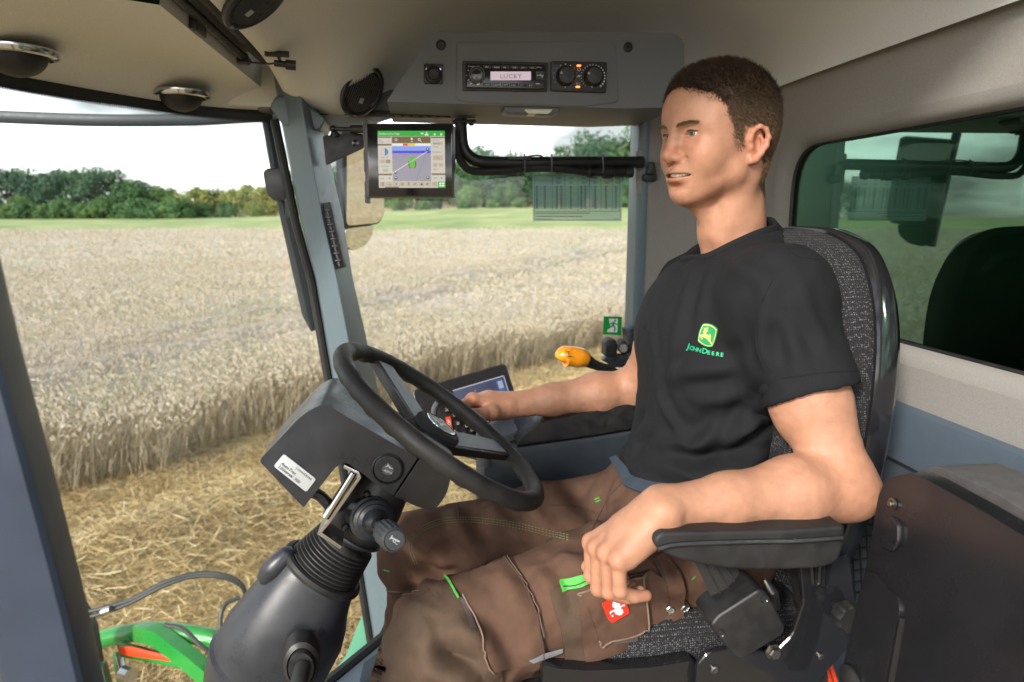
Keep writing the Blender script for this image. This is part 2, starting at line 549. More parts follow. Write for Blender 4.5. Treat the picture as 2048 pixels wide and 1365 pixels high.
def set_tone(o, tone, per):
    a = o.data.attributes.new('tone', 'FLOAT', 'POINT')
    a.data.foreach_set('value', np.repeat(np.asarray(tone, np.float32), per))

# tramlines: two parallel gaps through the crop
TL0, TL1 = at(760, 597, Z=0.8)[:2], at(1262, 492, Z=0.8)[:2]
Td = nrm(TL1 - TL0); Tn = np.array((-Td[1], Td[0]))
def tram(x, y):
    o = (x - TL0[0]) * Tn[0] + (y - TL0[1]) * Tn[1]
    return np.minimum(abs(o), abs(o - 1.9)) < 0.42
def view_ok(x, y, lo=-42, hi=34):
    a = np.degrees(np.arctan2(x, y)); return (a > lo) & (a < hi)

straw_mat('wheat_straw', (0.26, 0.195, 0.105), (0.48, 0.405, 0.285), (0.62, 0.565, 0.49))
def wheat_zone(d0, d1, dens, hw, hl, seed, strip=None):
    r = np.random.default_rng(seed)
    area = 0.5 * (d1 ** 2 - d0 ** 2) * R_(76)
    n = int(area * dens)
    d = np.sqrt(r.uniform(d0 ** 2, d1 ** 2, n)); a = r.uniform(R_(-42), R_(34), n)
    x, y = d * np.sin(a), d * np.cos(a)
    wob = 0.16 * np.sin(edge_along(x, y) * 1.7) + 0.10 * np.sin(edge_along(x, y) * 5.1) + .22 * vnoise(np.stack((x, y, 0 * x), 1), 3.0, 21)
    k = (edge_off(x, y) + wob > 0) & ~tram(x, y)
    k &= d < 77 + 17 * sstep(-.05, -.32, a)
    if strip: k &= edge_off(x, y) < strip
    patch = vnoise(np.stack((x, y, 0 * x), 1), 0.55, 3)
    k &= r.uniform(-1.6, 1, n) < 0.6 + patch
    x, y, d, patch = x[k], y[k], d[k], patch[k]; n = len(x)
    z0 = terrain(x, y)
    h = 0.78 + 0.10 * patch + r.normal(0, 0.07, n) - .18 * (r.uniform(0, 1, n) < .12)
    lean = r.normal(0, 0.13, (n, 2)) + np.array((0.05, -0.03)) - En * (r.uniform(0, .35, n) * np.exp(-edge_off(x, y) / .5))[:, None]
    P0 = np.stack((x, y, z0), 1)
    P1 = P0 + np.stack((lean[:, 0] * h * .5, lean[:, 1] * h * .5, h * 0.62), 1)
    P2 = P0 + np.stack((lean[:, 0] * h * 1.5, lean[:, 1] * h * 1.5, h), 1)
    th = r.uniform(0, math.pi, n); side = np.stack((np.cos(th), np.sin(th), 0 * th), 1)
    W = np.full(n, hw)
    tone = np.clip(0.42 + r.normal(0, 0.16, n), 0, 1)
    g1 = ribbons(P0, P1, P2, W, side)
    # ears, nodding
    dr = r.uniform(0, 2 * math.pi, n); e = hl * r.uniform(.7, 1.2, n)
    dv = np.stack((np.cos(dr), np.sin(dr)), 1)
    Q1 = P2 + np.stack((dv[:, 0] * e * .45, dv[:, 1] * e * .45, e * .35), 1)
    Q2 = P2 + np.stack((dv[:, 0] * e * 1.0, dv[:, 1] * e * 1.0, e * r.uniform(-.35, .35, n)), 1)
    s2 = np.stack((-dv[:, 1], dv[:, 0], 0 * dr), 1)
    g2 = ribbons(P2 - np.array((0, 0, .01)), Q1, Q2, W * 2.6, s2)
    g3 = ribbons(P2 - np.array((0, 0, .01)), Q1, Q2, W * 2.6, np.tile(np.array((0, 0, 1.0)), (n, 1)))
    t2 = np.clip(0.72 + r.normal(0, 0.15, n), 0, 1)
    # a leaf hanging from the stem
    L = r.uniform(0, 2 * math.pi, n); lv = np.stack((np.cos(L), np.sin(L), 0 * L), 1)
    b0 = P1 - np.array((0, 0, 1.0)) * (h * r.uniform(0.0, .35, n))[:, None]
    g4 = ribbons(b0, b0 + lv * .07 + np.array((0, 0, .03)), b0 + lv * .14 - np.array((0, 0, .10)), W * 1.3, np.cross(lv, (0, 0, 1.0)))
    t4 = np.clip(0.35 + r.normal(0, 0.2, n), 0, 1)
    return cat_geo([g1, g2, g3, g4]), np.concatenate((tone, t2, t2, t4))
zs = [wheat_zone(6.5, 17, 140, 0.0036, 0.075, 1), wheat_zone(17, 38, 42, 0.0062, 0.10, 2), wheat_zone(38, 95, 7.0, 0.013, 0.16, 3), wheat_zone(6.5, 20, 260, 0.0036, 0.075, 4, 1.3)]
W_ = cat_geo([z[0] for z in zs])
crop = obj('wheat', W_, 'wheat_straw', smooth=False)
set_tone(crop, np.concatenate([z[1] for z in zs]), 6)
tag(crop, 'pale ripe wheat still standing beyond the cut edge', 'crop', kind='stuff')

# the closed body of the crop under the ears
def canopy_mat():
    m = bpy.data.materials.new('wheat_canopy'); m.use_nodes = True
    nt = m.node_tree; b = nt.nodes['Principled BSDF']
    tc = nt.nodes.new('ShaderNodeTexCoord')
    n1 = nt.nodes.new('ShaderNodeTexNoise'); n1.inputs['Scale'].default_value = 6; n1.inputs['Detail'].default_value = 8; n1.inputs['Roughness'].default_value = .7
    n2 = nt.nodes.new('ShaderNodeTexNoise'); n2.inputs['Scale'].default_value = .22; n2.inputs['Detail'].default_value = 5
    cr = nt.nodes.new('ShaderNodeValToRGB')
    cr.color_ramp.elements[0].position = .3; cr.color_ramp.elements[0].color = (0.40, 0.34, 0.26, 1)
    cr.color_ramp.elements[1].position = .7; cr.color_ramp.elements[1].color = (0.56, 0.51, 0.45, 1)
    c2 = nt.nodes.new('ShaderNodeValToRGB')
    c2.color_ramp.elements[0].position = .42; c2.color_ramp.elements[0].color = (0.40, 0.40, 0.27, 1)
    c2.color_ramp.elements[1].position = .56; c2.color_ramp.elements[1].color = (0.57, 0.52, 0.475, 1)
    mx = nt.nodes.new('ShaderNodeMix'); mx.data_type = 'RGBA'; mx.inputs[0].default_value = .5
    for n in (n1, n2): nt.links.new(tc.outputs['Object'], n.inputs['Vector'])
    nt.links.new(n1.outputs['Fac'], cr.inputs[0]); nt.links.new(n2.outputs['Fac'], c2.inputs[0])
    nt.links.new(cr.outputs[0], mx.inputs[6]); nt.links.new(c2.outputs[0], mx.inputs[7])
    nt.links.new(mx.outputs[2], b.inputs['Base Color']); b.inputs['Roughness'].default_value = .95
    b.inputs['Specular IOR Level'].default_value = .1
    bp = nt.nodes.new('ShaderNodeBump'); bp.inputs['Strength'].default_value = 1; bp.inputs['Distance'].default_value = .12
    nt.links.new(n1.outputs['Fac'], bp.inputs['Height']); nt.links.new(bp.outputs[0], b.inputs['Normal'])
    return m
na, nr = 220, 150
s_ = np.linspace(-30, 140, na); o_ = np.concatenate((np.linspace(1.0, 20, 90), np.geomspace(20.5, 105, nr - 90)))
O, S = np.meshgrid(o_, s_, indexing='ij')
X = E0[0] + Ed[0] * S + En[0] * O; Y = E0[1] + Ed[1] * S + En[1] * O
pn = vnoise(np.stack((X.ravel(), Y.ravel(), 0 * X.ravel()), 1), 1.3, 5).reshape(X.shape)
Z = terrain(X, Y) + 0.58 + 0.07 * pn - 0.5 * tram(X, Y) - 0.22 * sstep(2.2, 1.0, O)
Z[0, :] = terrain(X[0], Y[0])
far = np.hypot(X, Y)
Gs = np.stack((X, Y, Z), -1)
V, F = sheet(Gs)
Fq = np.array(F); fd = far.ravel()[Fq].max(1)
angv = np.arctan2(X, Y).ravel()[Fq].mean(1)
Fq = Fq[fd < 79 + 17 * sstep(-.05, -.32, angv)]
used = np.unique(Fq); mp = np.zeros(len(V), int); mp[used] = np.arange(len(used))
can = obj('wheat_understory', (V[used], mp[Fq]), canopy_mat(), crop)
can['kind'] = 'stuff'

# straw: cut swath and loose straw between the machine and the crop
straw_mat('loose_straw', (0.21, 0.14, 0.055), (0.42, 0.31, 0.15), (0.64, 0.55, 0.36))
def swath(x, y):
    o = -edge_off(x, y)
    n = vnoise(np.stack((x, y, 0 * x), 1), 1.6, 9)
    return 0.34 * np.exp(-((o - 2.3) / 0.85) ** 2) * (1 + .35 * n) + 0.06 * sstep(1.0, 3.0, o) * (1 + n)
def straw_zone(d0, d1, n, w, seed, lo=-40, hi=32):
    r = np.random.default_rng(seed)
    d = np.sqrt(r.uniform(d0 ** 2, d1 ** 2, n)); a = r.uniform(R_(lo), R_(hi), n)
    x, y = d * np.sin(a), d * np.cos(a)
    o = -edge_off(x, y)
    p = 0.35 + 0.65 * np.exp(-((o - 2.3) / 1.1) ** 2) + 0.45 * sstep(3.2, 4.5, o)
    k = (o > -0.15) & (r.uniform(0, 1, n) < p)
    x, y, o = x[k], y[k], o[k]; n = len(x)
    hs = swath(x, y)
    z = hs * np.sqrt(r.uniform(0.2, 1, n)) + 0.015
    L = r.uniform(.10, .30, n); th = r.uniform(0, 2 * math.pi, n); el = r.normal(0, .28, n)
    dv = np.stack((np.cos(th) * np.cos(el), np.sin(th) * np.cos(el), np.sin(el)), 1)
    c = np.stack((x, y, z), 1)
    bend = r.normal(0, .03, (n, 3))
    P0, P2 = c - dv * (L / 2)[:, None], c + dv * (L / 2)[:, None]
    P0[:, 2] = np.maximum(P0[:, 2], .006); P2[:, 2] = np.maximum(P2[:, 2], .006)
    P1 = c + bend; P1[:, 2] = np.maximum(P1[:, 2], .008)
    W = np.full(n, w) * r.uniform(.6, 1.5, n)
    sv = np.cross(dv, r.normal(0, 1, (n, 3))); sv /= np.linalg.norm(sv, axis=1)[:, None]
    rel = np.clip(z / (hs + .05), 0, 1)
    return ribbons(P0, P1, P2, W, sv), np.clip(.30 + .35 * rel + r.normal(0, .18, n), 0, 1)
def stubble_zone(n, seed):
    r = np.random.default_rng(seed)
    s = r.uniform(-6, 22, n); o = -np.round(r.uniform(0, 9, n) / .15) * .15 + r.normal(0, .015, n)
    x = E0[0] + Ed[0] * s + En[0] * o; y = E0[1] + Ed[1] * s + En[1] * o
    k = view_ok(x, y) & (np.hypot(x, y) > 3.2); x, y = x[k], y[k]; n = len(x)
    P0 = np.stack((x, y, 0 * x), 1); h = r.uniform(.07, .16, n); l = r.normal(0, .03, (n, 2))
    P2 = P0 + np.stack((l[:, 0], l[:, 1], h), 1); P1 = (P0 + P2) / 2
    th = r.uniform(0, math.pi, n)
    return ribbons(P0, P1, P2, np.full(n, .004), np.stack((np.cos(th), np.sin(th), 0 * th), 1)), np.clip(.45 + r.normal(0, .15, n), 0, 1)
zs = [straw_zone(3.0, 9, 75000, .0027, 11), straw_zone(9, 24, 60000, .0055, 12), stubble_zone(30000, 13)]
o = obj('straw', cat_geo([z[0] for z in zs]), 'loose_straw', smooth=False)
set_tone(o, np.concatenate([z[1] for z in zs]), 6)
tag(o, 'golden cut straw lying in a swath on the stubble', 'straw', kind='stuff')
# the compact inside of the swath
s_ = np.linspace(-8, 40, 200); o_ = np.linspace(0.9, 4.5, 40)
O, S = np.meshgrid(o_, s_, indexing='ij')
X = E0[0] + Ed[0] * S - En[0] * O; Y = E0[1] + Ed[1] * S - En[1] * O
Z = (swath(X.ravel(), Y.ravel()).reshape(X.shape)) * 0.62 - 0.01
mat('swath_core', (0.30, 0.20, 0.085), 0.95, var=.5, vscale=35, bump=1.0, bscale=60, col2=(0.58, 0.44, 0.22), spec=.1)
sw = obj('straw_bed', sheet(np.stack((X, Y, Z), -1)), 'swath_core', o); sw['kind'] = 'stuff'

# ------------------------------------------------------------------ trees
def leaf_mat(name, c0, c1):
    m = bpy.data.materials.new(name); m.use_nodes = True
    nt = m.node_tree; b = nt.nodes['Principled BSDF']
    oi = nt.nodes.new('ShaderNodeObjectInfo'); at_ = nt.nodes.new('ShaderNodeAttribute'); at_.attribute_name = 'tone'
    ad = nt.nodes.new('ShaderNodeMath'); ad.operation = 'MULTIPLY_ADD'; ad.inputs[1].default_value = .6; 
    nt.links.new(oi.outputs['Random'], ad.inputs[0]); nt.links.new(at_.outputs['Fac'], ad.inputs[2])
    cr = nt.nodes.new('ShaderNodeValToRGB')
    cr.color_ramp.elements[0].position = .25; cr.color_ramp.elements[0].color = (*c0, 1)
    cr.color_ramp.elements[1].position = 1.1 if False else 1.0; cr.color_ramp.elements[1].color = (*c1, 1)
    nt.links.new(ad.outputs[0], cr.inputs[0]); nt.links.new(cr.outputs[0], b.inputs['Base Color'])
    b.inputs['Roughness'].default_value = .6; b.inputs['Specular IOR Level'].default_value = .3
    MATS[name] = m
leaf_mat('leaf_dark', (0.035, 0.085, 0.050), (0.085, 0.17, 0.070))
leaf_mat('leaf_mid', (0.050, 0.115, 0.040), (0.13, 0.22, 0.060))
leaf_mat('leaf_yellow', (0.14, 0.19, 0.05), (0.34, 0.30, 0.09))
mat('bark', (0.07, 0.05, 0.035), .9, var=.3, vscale=3, bump=.5, bscale=8)
def tree_proto(h, w, seed, leaf):
    r = np.random.default_rng(seed)
    blobs = []
    nb = 26
    for i in range(nb):
        t = r.uniform(.10, 1); rad = w * (1 - abs(t - .48) * 1.15) * .62
        a = r.uniform(0, 2 * math.pi); q = math.sqrt(r.uniform(0.05, 1)) * rad
        blobs.append((q * math.cos(a), q * math.sin(a), h * (.08 + .86 * t), w * r.uniform(.16, .30)))
    blobs.append((0, 0, h * .45, w * .45))
    V, F, T = [], [], []
    k = 0
    for bx_, by_, bz_, br in blobs:
        n = 210
        u = r.normal(0, 1, (n, 3)); u /= np.linalg.norm(u, axis=1)[:, None]
        rr = br * r.uniform(.62, 1.08, n)[:, None]
        c = np.array((bx_, by_, bz_)) + u * rr * np.array((1, 1, .85))
        c[:, 2] = np.clip(c[:, 2], .05 * h, None)
        nn = u + r.normal(0, .6, (n, 3)); nn /= np.linalg.norm(nn, axis=1)[:, None]
        e1 = np.cross(nn, r.normal(0, 1, (n, 3))); e1 /= np.linalg.norm(e1, axis=1)[:, None]; e2 = np.cross(nn, e1)
        s = r.uniform(.16, .36, n)[:, None]
        V.append(np.stack((c - e1 * s, c + e2 * s * .8, c + e1 * s * 1.2, c - e2 * s * .7), 1).reshape(-1, 3))
        F.append(np.arange(n * 4).reshape(-1, 4) + k); k += n * 4
        T.append(np.repeat(np.clip(r.uniform(-.05, .4) + r.normal(0, .08, n), 0, .6), 4))
    crown = raw_mesh('crown', np.vstack(V), np.vstack(F)); crown.materials.append(MATS[leaf])
    a_ = crown.attributes.new('tone', 'FLOAT', 'POINT'); a_.data.foreach_set('value', np.concatenate(T).astype(np.float32))
    gs = [tube(spline([(0, 0, -.3), (.1, 0, h * .2), (-.1, .1, h * .5), (0, 0, h * .85)], 4), np.linspace(w * .055, w * .012, 13), 7)]
    for i in range(5):
        a = r.uniform(0, 6.28); z0 = h * r.uniform(.25, .6); L = w * .45
        gs.append(tube([(0, 0, z0), (L * .5 * math.cos(a), L * .5 * math.sin(a), z0 + L * .4), (L * math.cos(a), L * math.sin(a), z0 + L * .9)], [w * .025, w * .016, w * .006], 5))
    g = join(*gs)
    trunk = raw_mesh('trunk', g[0], g[1]); trunk.materials.append(MATS['bark'])
    return crown, trunk
TP = {'d1': tree_proto(13, 11, 31, 'leaf_dark'), 'd2': tree_proto(15, 12, 32, 'leaf_dark'), 'm1': tree_proto(11, 10, 33, 'leaf_mid'),
      'm2': tree_proto(14, 10, 34, 'leaf_mid'), 'y1': tree_proto(9, 10, 35, 'leaf_yellow'), 'b1': tree_proto(4.5, 7, 36, 'leaf_mid')}
HT = {'d1': 13, 'd2': 15, 'm1': 11, 'm2': 14, 'y1': 9, 'b1': 4.5}
def tree(px, pytop, D, kind, label, group, name='tree'):
    p = at(px, 430, D=D); x, y = p[0], p[1]
    z = float(terrain(x, y))
    top = at(px, pytop, D=D)[2]
    s = (top - z) / HT[kind]
    t = thing(name, label, 'tree' if name == 'tree' else 'shrub', (x, y, z), group)
    t.scale = (s * .98, s * .98, s); t.rotation_euler = (0, 0, rng.uniform(0, 6.28))
    for nm, me in zip(('crown', 'trunk'), TP[kind]):
        c = bpy.data.objects.new(nm, me); COL.objects.link(c); c.parent = t; ORIG[c.name] = np.zeros(3)
GL = 'dark green broadleaf tree in the wood edge beyond the windscreen'
GM = 'green broadleaf tree in the wood edge beyond the side window'
for px, py, D, k in [(-150, 345, 168, 'd2'), (-90, 350, 160, 'd1'), (-35, 345, 165, 'd2'), (20, 343, 158, 'd1'), (62, 338, 170, 'd2'), (105, 348, 156, 'd1'), (150, 340, 163, 'd2'),
                     (190, 333, 158, 'd2'), (232, 345, 166, 'd1'), (262, 362, 156, 'm1'), (292, 365, 170, 'd1'), (325, 372, 160, 'm1'),
                     (352, 378, 168, 'm2'), (40, 392, 150, 'm1'), (120, 398, 150, 'm1'), (215, 395, 150, 'd1'), (300, 400, 150, 'm1')]:
    tree(px, py, D, k, GL, 'wood edge trees beyond the windscreen')
for px, py, D, k in [(392, 378, 160, 'y1'), (432, 376, 165, 'm1'), (470, 382, 162, 'y1'), (505, 374, 172, 'y1'), (535, 378, 166, 'y1'), (452, 402, 152, 'm1'), (512, 405, 154, 'y1'), (410, 405, 152, 'm1')]:
    tree(px, py, D, k, 'yellow green tree at the right end of the windscreen view', 'yellow green trees beyond the windscreen')
for px, py, D, k in [(600, 345, 170, 'm2'), (650, 340, 168, 'm2'), (700, 330, 170, 'd1'), (745, 325, 168, 'm2'), (790, 320, 172, 'd2'), (835, 318, 165, 'd1'), (880, 322, 172, 'd2'),
                     (925, 312, 168, 'm2'), (968, 300, 172, 'd1'), (1005, 315, 165, 'd2'), (1040, 306, 172, 'm2'), (1075, 322, 168, 'd1'), (1110, 318, 172, 'd2'),
                     (1150, 276, 185, 'm2'), (1188, 290, 180, 'd2'), (1222, 284, 186, 'd1'), (1250, 264, 182, 'm2'), (1285, 270, 185, 'd2'),
                     (730, 372, 155, 'm1'), (800, 375, 152, 'm1'), (870, 368, 155, 'd1'), (940, 372, 152, 'm1'), (1010, 366, 155, 'm1'), (1080, 372, 152, 'd1'), (1150, 360, 155, 'm1'), (1215, 352, 153, 'm2'), (1275, 350, 155, 'd1')]:
    tree(px, py, D, k, GM, 'wood edge trees beyond the side window')
for i, (px, py, D) in enumerate([(700, 402, 147), (850, 404, 147), (930, 402, 146), (985, 404, 146), (1040, 400, 146), (1100, 398, 147), (1240, 396, 147), (350, 420, 146), (250, 424, 146)] + [(-60 + 38 * k, 416 - (k * 7) % 13, 148) for k in range(12)]):
    tree(px, py, D, 'b1', 'low green shrub at the foot of the wood edge', 'shrubs along the meadow', name='shrub')
# ================================================================== the cab
def art(g2, Y):                     # flat artwork given in picture pixels, on a plane Y = const
    return np.array([at(p[0], p[1], Y=Y) for p in np.asarray(g2[0])]), [tuple(f[::-1]) for f in g2[1]]
def ptext(s, x, y, size, **k):
    V, F = text_geo(s, size, **k)
    return np.stack((x + V[:, 0], y - V[:, 1]), 1), F
def yprism(pts, Y0, Y1, b=0.0, seg=2):   # outline in pixels on plane Y0, pushed straight back to Y1
    P = ats(pts, Y=Y0)
    return prism(P, (0, Y1 - Y0, 0), b, seg)

cab = thing('harvester_cab', 'beige lined harvester cab with slate blue pillars and large windows', 'cab', (0.3, 1.1, 1.98))

# ---- ceiling
TOPZ = 3.52
def ceil_z(X, Y):
    tr = np.clip((X - .42) / .39, 0, 1); zr = (3.285 + (TOPZ - 3.285) * (1 - tr ** 2.4) ** (1 / 2.4))
    ty = np.clip((Y - 1.28) / .53, 0, 1); fy = np.maximum(1 - ty ** 2.6, 0) ** (1 / 2.6)
    tf = sstep(.20, -.30, X); zf = TOPZ - tf * (TOPZ - 3.325)
    z = 3.25 + (zr - 3.25) / (TOPZ - 3.25) * (zf - 3.25) * fy
    z = z - .085 * np.exp(-((X + .17) / .10) ** 2 - ((Y - 1.70) / .13) ** 2)
    z = z - .018 * np.exp(-((X + .27) / .04) ** 2)
    return z
gx = np.concatenate((np.linspace(-.30, .42, 60), .42 + .39 * np.sin(np.linspace(0, math.pi / 2, 22)[1:])))
gy = np.concatenate((np.linspace(.55, 1.28, 30), 1.28 + .53 * np.sin(np.linspace(0, math.pi / 2, 30)[1:])))
GX, GY = np.meshgrid(gx, gy, indexing='ij')
GZ = ceil_z(GX, GY)
# front lip turned up into the blind slot, rear lip turned up over the wall
G = np.stack((GX, GY, GZ), -1)
lip_f = G[:1].copy(); lip_f[..., 2] += .05; lip_f[..., 0] -= .006
lip_r = G[-1:].copy(); lip_r[..., 2] += .012; lip_r[..., 0] += .012
hl_geo = sheet(np.concatenate((lip_f, G, lip_r), 0))
hl = obj('headliner', hl_geo, 'headliner', cab, angle=60)
hl_bvh = BVHTree.FromPolygons([Vector(v) for v in hl_geo[0]], hl_geo[1])
def on_hl(px, py):
    h = hl_bvh.ray_cast(Vector(CAM), Vector(nrm(ray(px, py))))
    return np.array(h[0]), -np.array(h[1]) * np.sign(np.dot(h[1], ray(px, py)))
# roof skin above, so that no daylight falls through
g = box((.28, 1.2, 3.60), (1.9, 1.36, .05), b=.02)
obj('roof', g, 'machine_green', cab)

# ---- front shelf of the headliner along the windscreen
fe_px = [(-420, 60), (-300, 86), (-150, 118), (0, 147), (100, 166), (200, 184), (330, 205), (440, 217), (545, 226)]
fe = spline(ats(fe_px, Z=3.25), 6)
back = np.stack((np.full(len(fe), -.365), fe[:, 1], np.full(len(fe), 3.30)), 1)
rows = []
for t in np.linspace(0, 1, 16):
    r = fe * (1 - t) + back * t
    r[:, 2] = 3.25 + .05 * t + .035 * math.sin(math.pi * t) * sstep(1.85, 1.5, fe[:, 1])
    rows.append(r)
r0 = rows[0].copy(); r0[:, 2] += .03; r1 = rows[-1].copy(); r1[:, 2] += .05; r1[:, 0] += .008
sh_geo = sheet([r0] + rows + [r1])
obj('front_headliner', sh_geo, 'headliner_front', cab, angle=60)
sh_bvh = BVHTree.FromPolygons([Vector(v) for v in sh_geo[0]], sh_geo[1])
obj('windscreen_top_seal', tube(fe + np.array((-.004, .006, -.004)), .011, 8), 'black_rubber', cab)
# slot behind the shelf
obj('blind_slot', box((-.335, 1.2, 3.372), (.10, 1.30, .02)), 'black_plastic', cab)
# roof edge outside over the windscreen
out_e = fe + np.array((-.05, .05, .035)); 
obj('roof_visor', sheet([fe + np.array((0, 0, .03)), out_e, out_e + np.array((.1, -.05, .12)), np.stack((np.full(len(fe), -.3), fe[:, 1], np.full(len(fe), 3.57)), 1)]), 'machine_dark_green', cab)

# ---- windscreen
low = fe + np.array((.09, -.0, -1.75)); low[:, 2] = 1.5
mid = (fe + low) / 2 + np.array((-.03, .0, 0))
ws = sheet([fe, (fe * .75 + low * .25) + np.array((-.022, 0, 0)), mid, (fe * .25 + low * .75) + np.array((-.022, 0, 0)), low])
obj('windscreen', ws, 'cab_glass', cab, angle=180)
# dotted black edge of the glass under the roof
db = []
for i in range(0, len(fe) - 1):
    for k in range(6):
        p = fe[i] + (fe[i + 1] - fe[i]) * k / 6 + np.array((.0, -.003, -.017)); q = p + np.array((0, 0, -.010))
        dx = nrm(fe[i + 1] - fe[i]) * .0028
        db.append((np.array((p - dx, p + dx, q + dx * .2, q - dx * .2)), [(0, 1, 2, 3)]))
fr = sheet([fe + np.array((.0, -.003, -.006)), fe + np.array((.0, -.003, -.018))])
o = obj('windscreen_frit', join(fr, *db), 'black_print', cab); o['kind'] = 'stuff'
# rail outside, in front of the upper windscreen
rail = spline([at(-200, 225, D=2.0), at(0, 234, D=1.98), at(200, 241, D=2.0), at(380, 240, D=2.05), at(500, 234, D=2.1), at(556, 231, D=2.13)], 8)
o = obj('guard_rail', tube(rail, .0175, 10, prof=[(math.cos(a) * .55, math.sin(a)) for a in np.linspace(0, 6.283, 12, endpoint=False)]), 'pillar_dark')
tag(o, 'dark curved rail running across outside the upper windscreen', 'rail')

# ---- right front pillar
def pil(y, xs, Ys): return [at(x, y, Y=v) for x, v in zip(xs, Ys)]
PA = [(232, (562, 607, 641, 628, 560)), (440, (604, 645, 687, 672, 600)), (560, (634, 673, 707, 692, 630)), (780, (672, 716, 757, 742, 668)), (1100, (722, 768, 812, 795, 716)), (1340, (760, 806, 850, 832, 752))]
YS = (1.72, 1.655, 1.755, 1.83, 1.84)
rings = [np.array(pil(y, xs, YS)) for y, xs in PA]
rings = [rings[0] + np.array((-.012, 0, .10))] + rings
V = np.vstack(rings); F = []
for i in range(len(rings) - 1):
    for q in range(5): F.append((i * 5 + q, i * 5 + (q + 1) % 5, i * 5 + 5 + (q + 1) % 5, i * 5 + 5 + q))
F += [(4, 3, 2, 1, 0), tuple(len(V) - 5 + q for q in range(5))]
pillar = obj('front_pillar', bev((V, F), .006, 3, 25), 'pillar_paint', cab, angle=25)
obj('windscreen_side_seal', tube([at(549, 240, Y=1.78), at(590, 440, Y=1.78), at(622, 560, Y=1.78), at(660, 780, Y=1.78), at(750, 1340, Y=1.78)], .011, 8), 'black_rubber', cab)
g = loft(ats([(524, 240), (546, 240), (548, 238), (530, 236)], Y=1.84), ats([(612, 660), (632, 668), (636, 640), (604, 600)], Y=1.84))
g = tube([at(535, 240, Y=1.86), at(560, 380, Y=1.86), at(598, 540, Y=1.86), at(617, 630, Y=1.86), at(626, 662, Y=1.86)], [.014, .015, .018, .016, .006], 10)
obj('glass_corner_strip', g, 'pillar_dark', cab)
g = yprism(rounded([(525, 345), (533, 337), (566, 335), (578, 400), (548, 403), (533, 390)], 8), 1.80, 1.84, .004)
obj('hinge_block', g, 'dark_grey', cab)
obj('pillar_head', yprism(rounded([(538, 214), (552, 190), (600, 196), (652, 238), (640, 262), (566, 252)], 8), 1.70, 1.84, .008, 3), 'pillar_paint', cab)
obj('corner_filler', box(at(545, 150, Y=1.80), (.24, .05, .16), b=.02), 'headliner_front', cab)
# air outlet strip in the pillar
vn = thing('pillar_air_outlet', 'narrow black air outlet strip with slats set in the slate pillar', 'air vent', at(665, 540, Y=1.70))
fp = [(637, 408), (661, 404), (690, 535), (666, 541)]
obj('frame', prism(ats(fp, Y=1.672), (0.004, .03, 0), .003), 'black_plastic', vn)
for i in range(8):
    t = (i + .9) / 9.2
    a = np.array((637, 408)) * (1 - t) + np.array((666, 541)) * t; b_ = np.array((661, 404)) * (1 - t) + np.array((690, 535)) * t
    a, b_ = a * .75 + b_ * .25, a * .25 + b_ * .75
    obj('slat', bev(prism(ats([a, b_, b_ + (2, 4), a + (2, 4)], Y=1.668), (.002, -.004, 0)), .0008, 1), 'dark_grey', vn)
    obj('vane', prism(ats([(a + b_) / 2 + (-1, 3), (a + b_) / 2 + (2, 3), (a + b_) / 2 + (5, 13), (a + b_) / 2 + (2, 13)], Y=1.668), (.002, -.003, 0)), 'mid_grey', vn)
# pressure strut and foot beside the pillar, low down
lo = thing('gas_strut', 'grey gas strut with bolted bracket low beside the pillar', 'strut', at(745, 1230, Y=1.86))
obj('tube', rod(at(738, 1060, Y=1.86), at(744, 1192, Y=1.86), .012), 'steel', lo)
obj('bracket', yprism(rounded([(726, 1185), (756, 1183), (760, 1230), (738, 1235)], 8), 1.85, 1.87, .004), 'dark_grey', lo)
obj('bolt', lathe([(.0075, 0), (.0075, .004), (.005, .006), (0, .006)], at(747, 1222, Y=1.85), (0, -1, 0), 12), 'chrome', lo)

# ---- left front pillar, close to the camera
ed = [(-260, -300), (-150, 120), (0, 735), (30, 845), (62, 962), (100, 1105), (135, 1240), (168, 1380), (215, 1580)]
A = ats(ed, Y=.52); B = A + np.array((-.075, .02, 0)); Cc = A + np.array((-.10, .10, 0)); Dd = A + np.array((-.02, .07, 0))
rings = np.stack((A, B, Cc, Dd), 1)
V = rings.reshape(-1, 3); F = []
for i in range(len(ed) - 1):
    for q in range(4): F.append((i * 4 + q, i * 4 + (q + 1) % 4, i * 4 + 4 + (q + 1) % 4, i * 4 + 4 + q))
obj('door_pillar', bev((V, F), .012, 3, 30), 'pillar_paint_shaded', cab)

# ---- side window, header, rear pillar and rear wall
hp = np.array([(-.33, 1.80, 1.55), (.585, 1.80, 1.55), (.585, 1.80, 3.26), (-.33, 1.80, 3.26)])
obj('side_window', (hp, [(0, 1, 2, 3)]), 'cab_glass', cab, smooth=False)
obj('window_header', box((.12, 1.815, 3.275), (1.0, .06, .06), b=.012), 'mid_grey', cab)
obj('window_header_seal', box((.13, 1.79, 3.247), (.96, .02, .012), b=.004), 'black_rubber', cab)
RW = .83
plan = np.array([(.575, 1.86), (.575, 1.80), (.578, 1.787), (.59, 1.782), (.605, 1.781)] +
                [(.62 + .21 * math.sin(t), 1.545 + .235 * math.cos(t)) for t in np.linspace(.05, math.pi / 2, 18)])
zz = np.linspace(1.7, 3.31, 30)
G = np.array([[(p[0] + .02 * sstep(2.6, 1.8, z), p[1], z) for z in zz] for p in plan])
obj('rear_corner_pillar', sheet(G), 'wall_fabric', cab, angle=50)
gs = np.array([[(p[0] - .004, p[1], z) for z in (1.7, 3.25)] for p in [(.575, 1.84), (.574, 1.80), (.577, 1.783), (.592, 1.778), (.606, 1.779)]])
obj('pillar_edge_trim', sheet(gs), 'pillar_paint', cab)
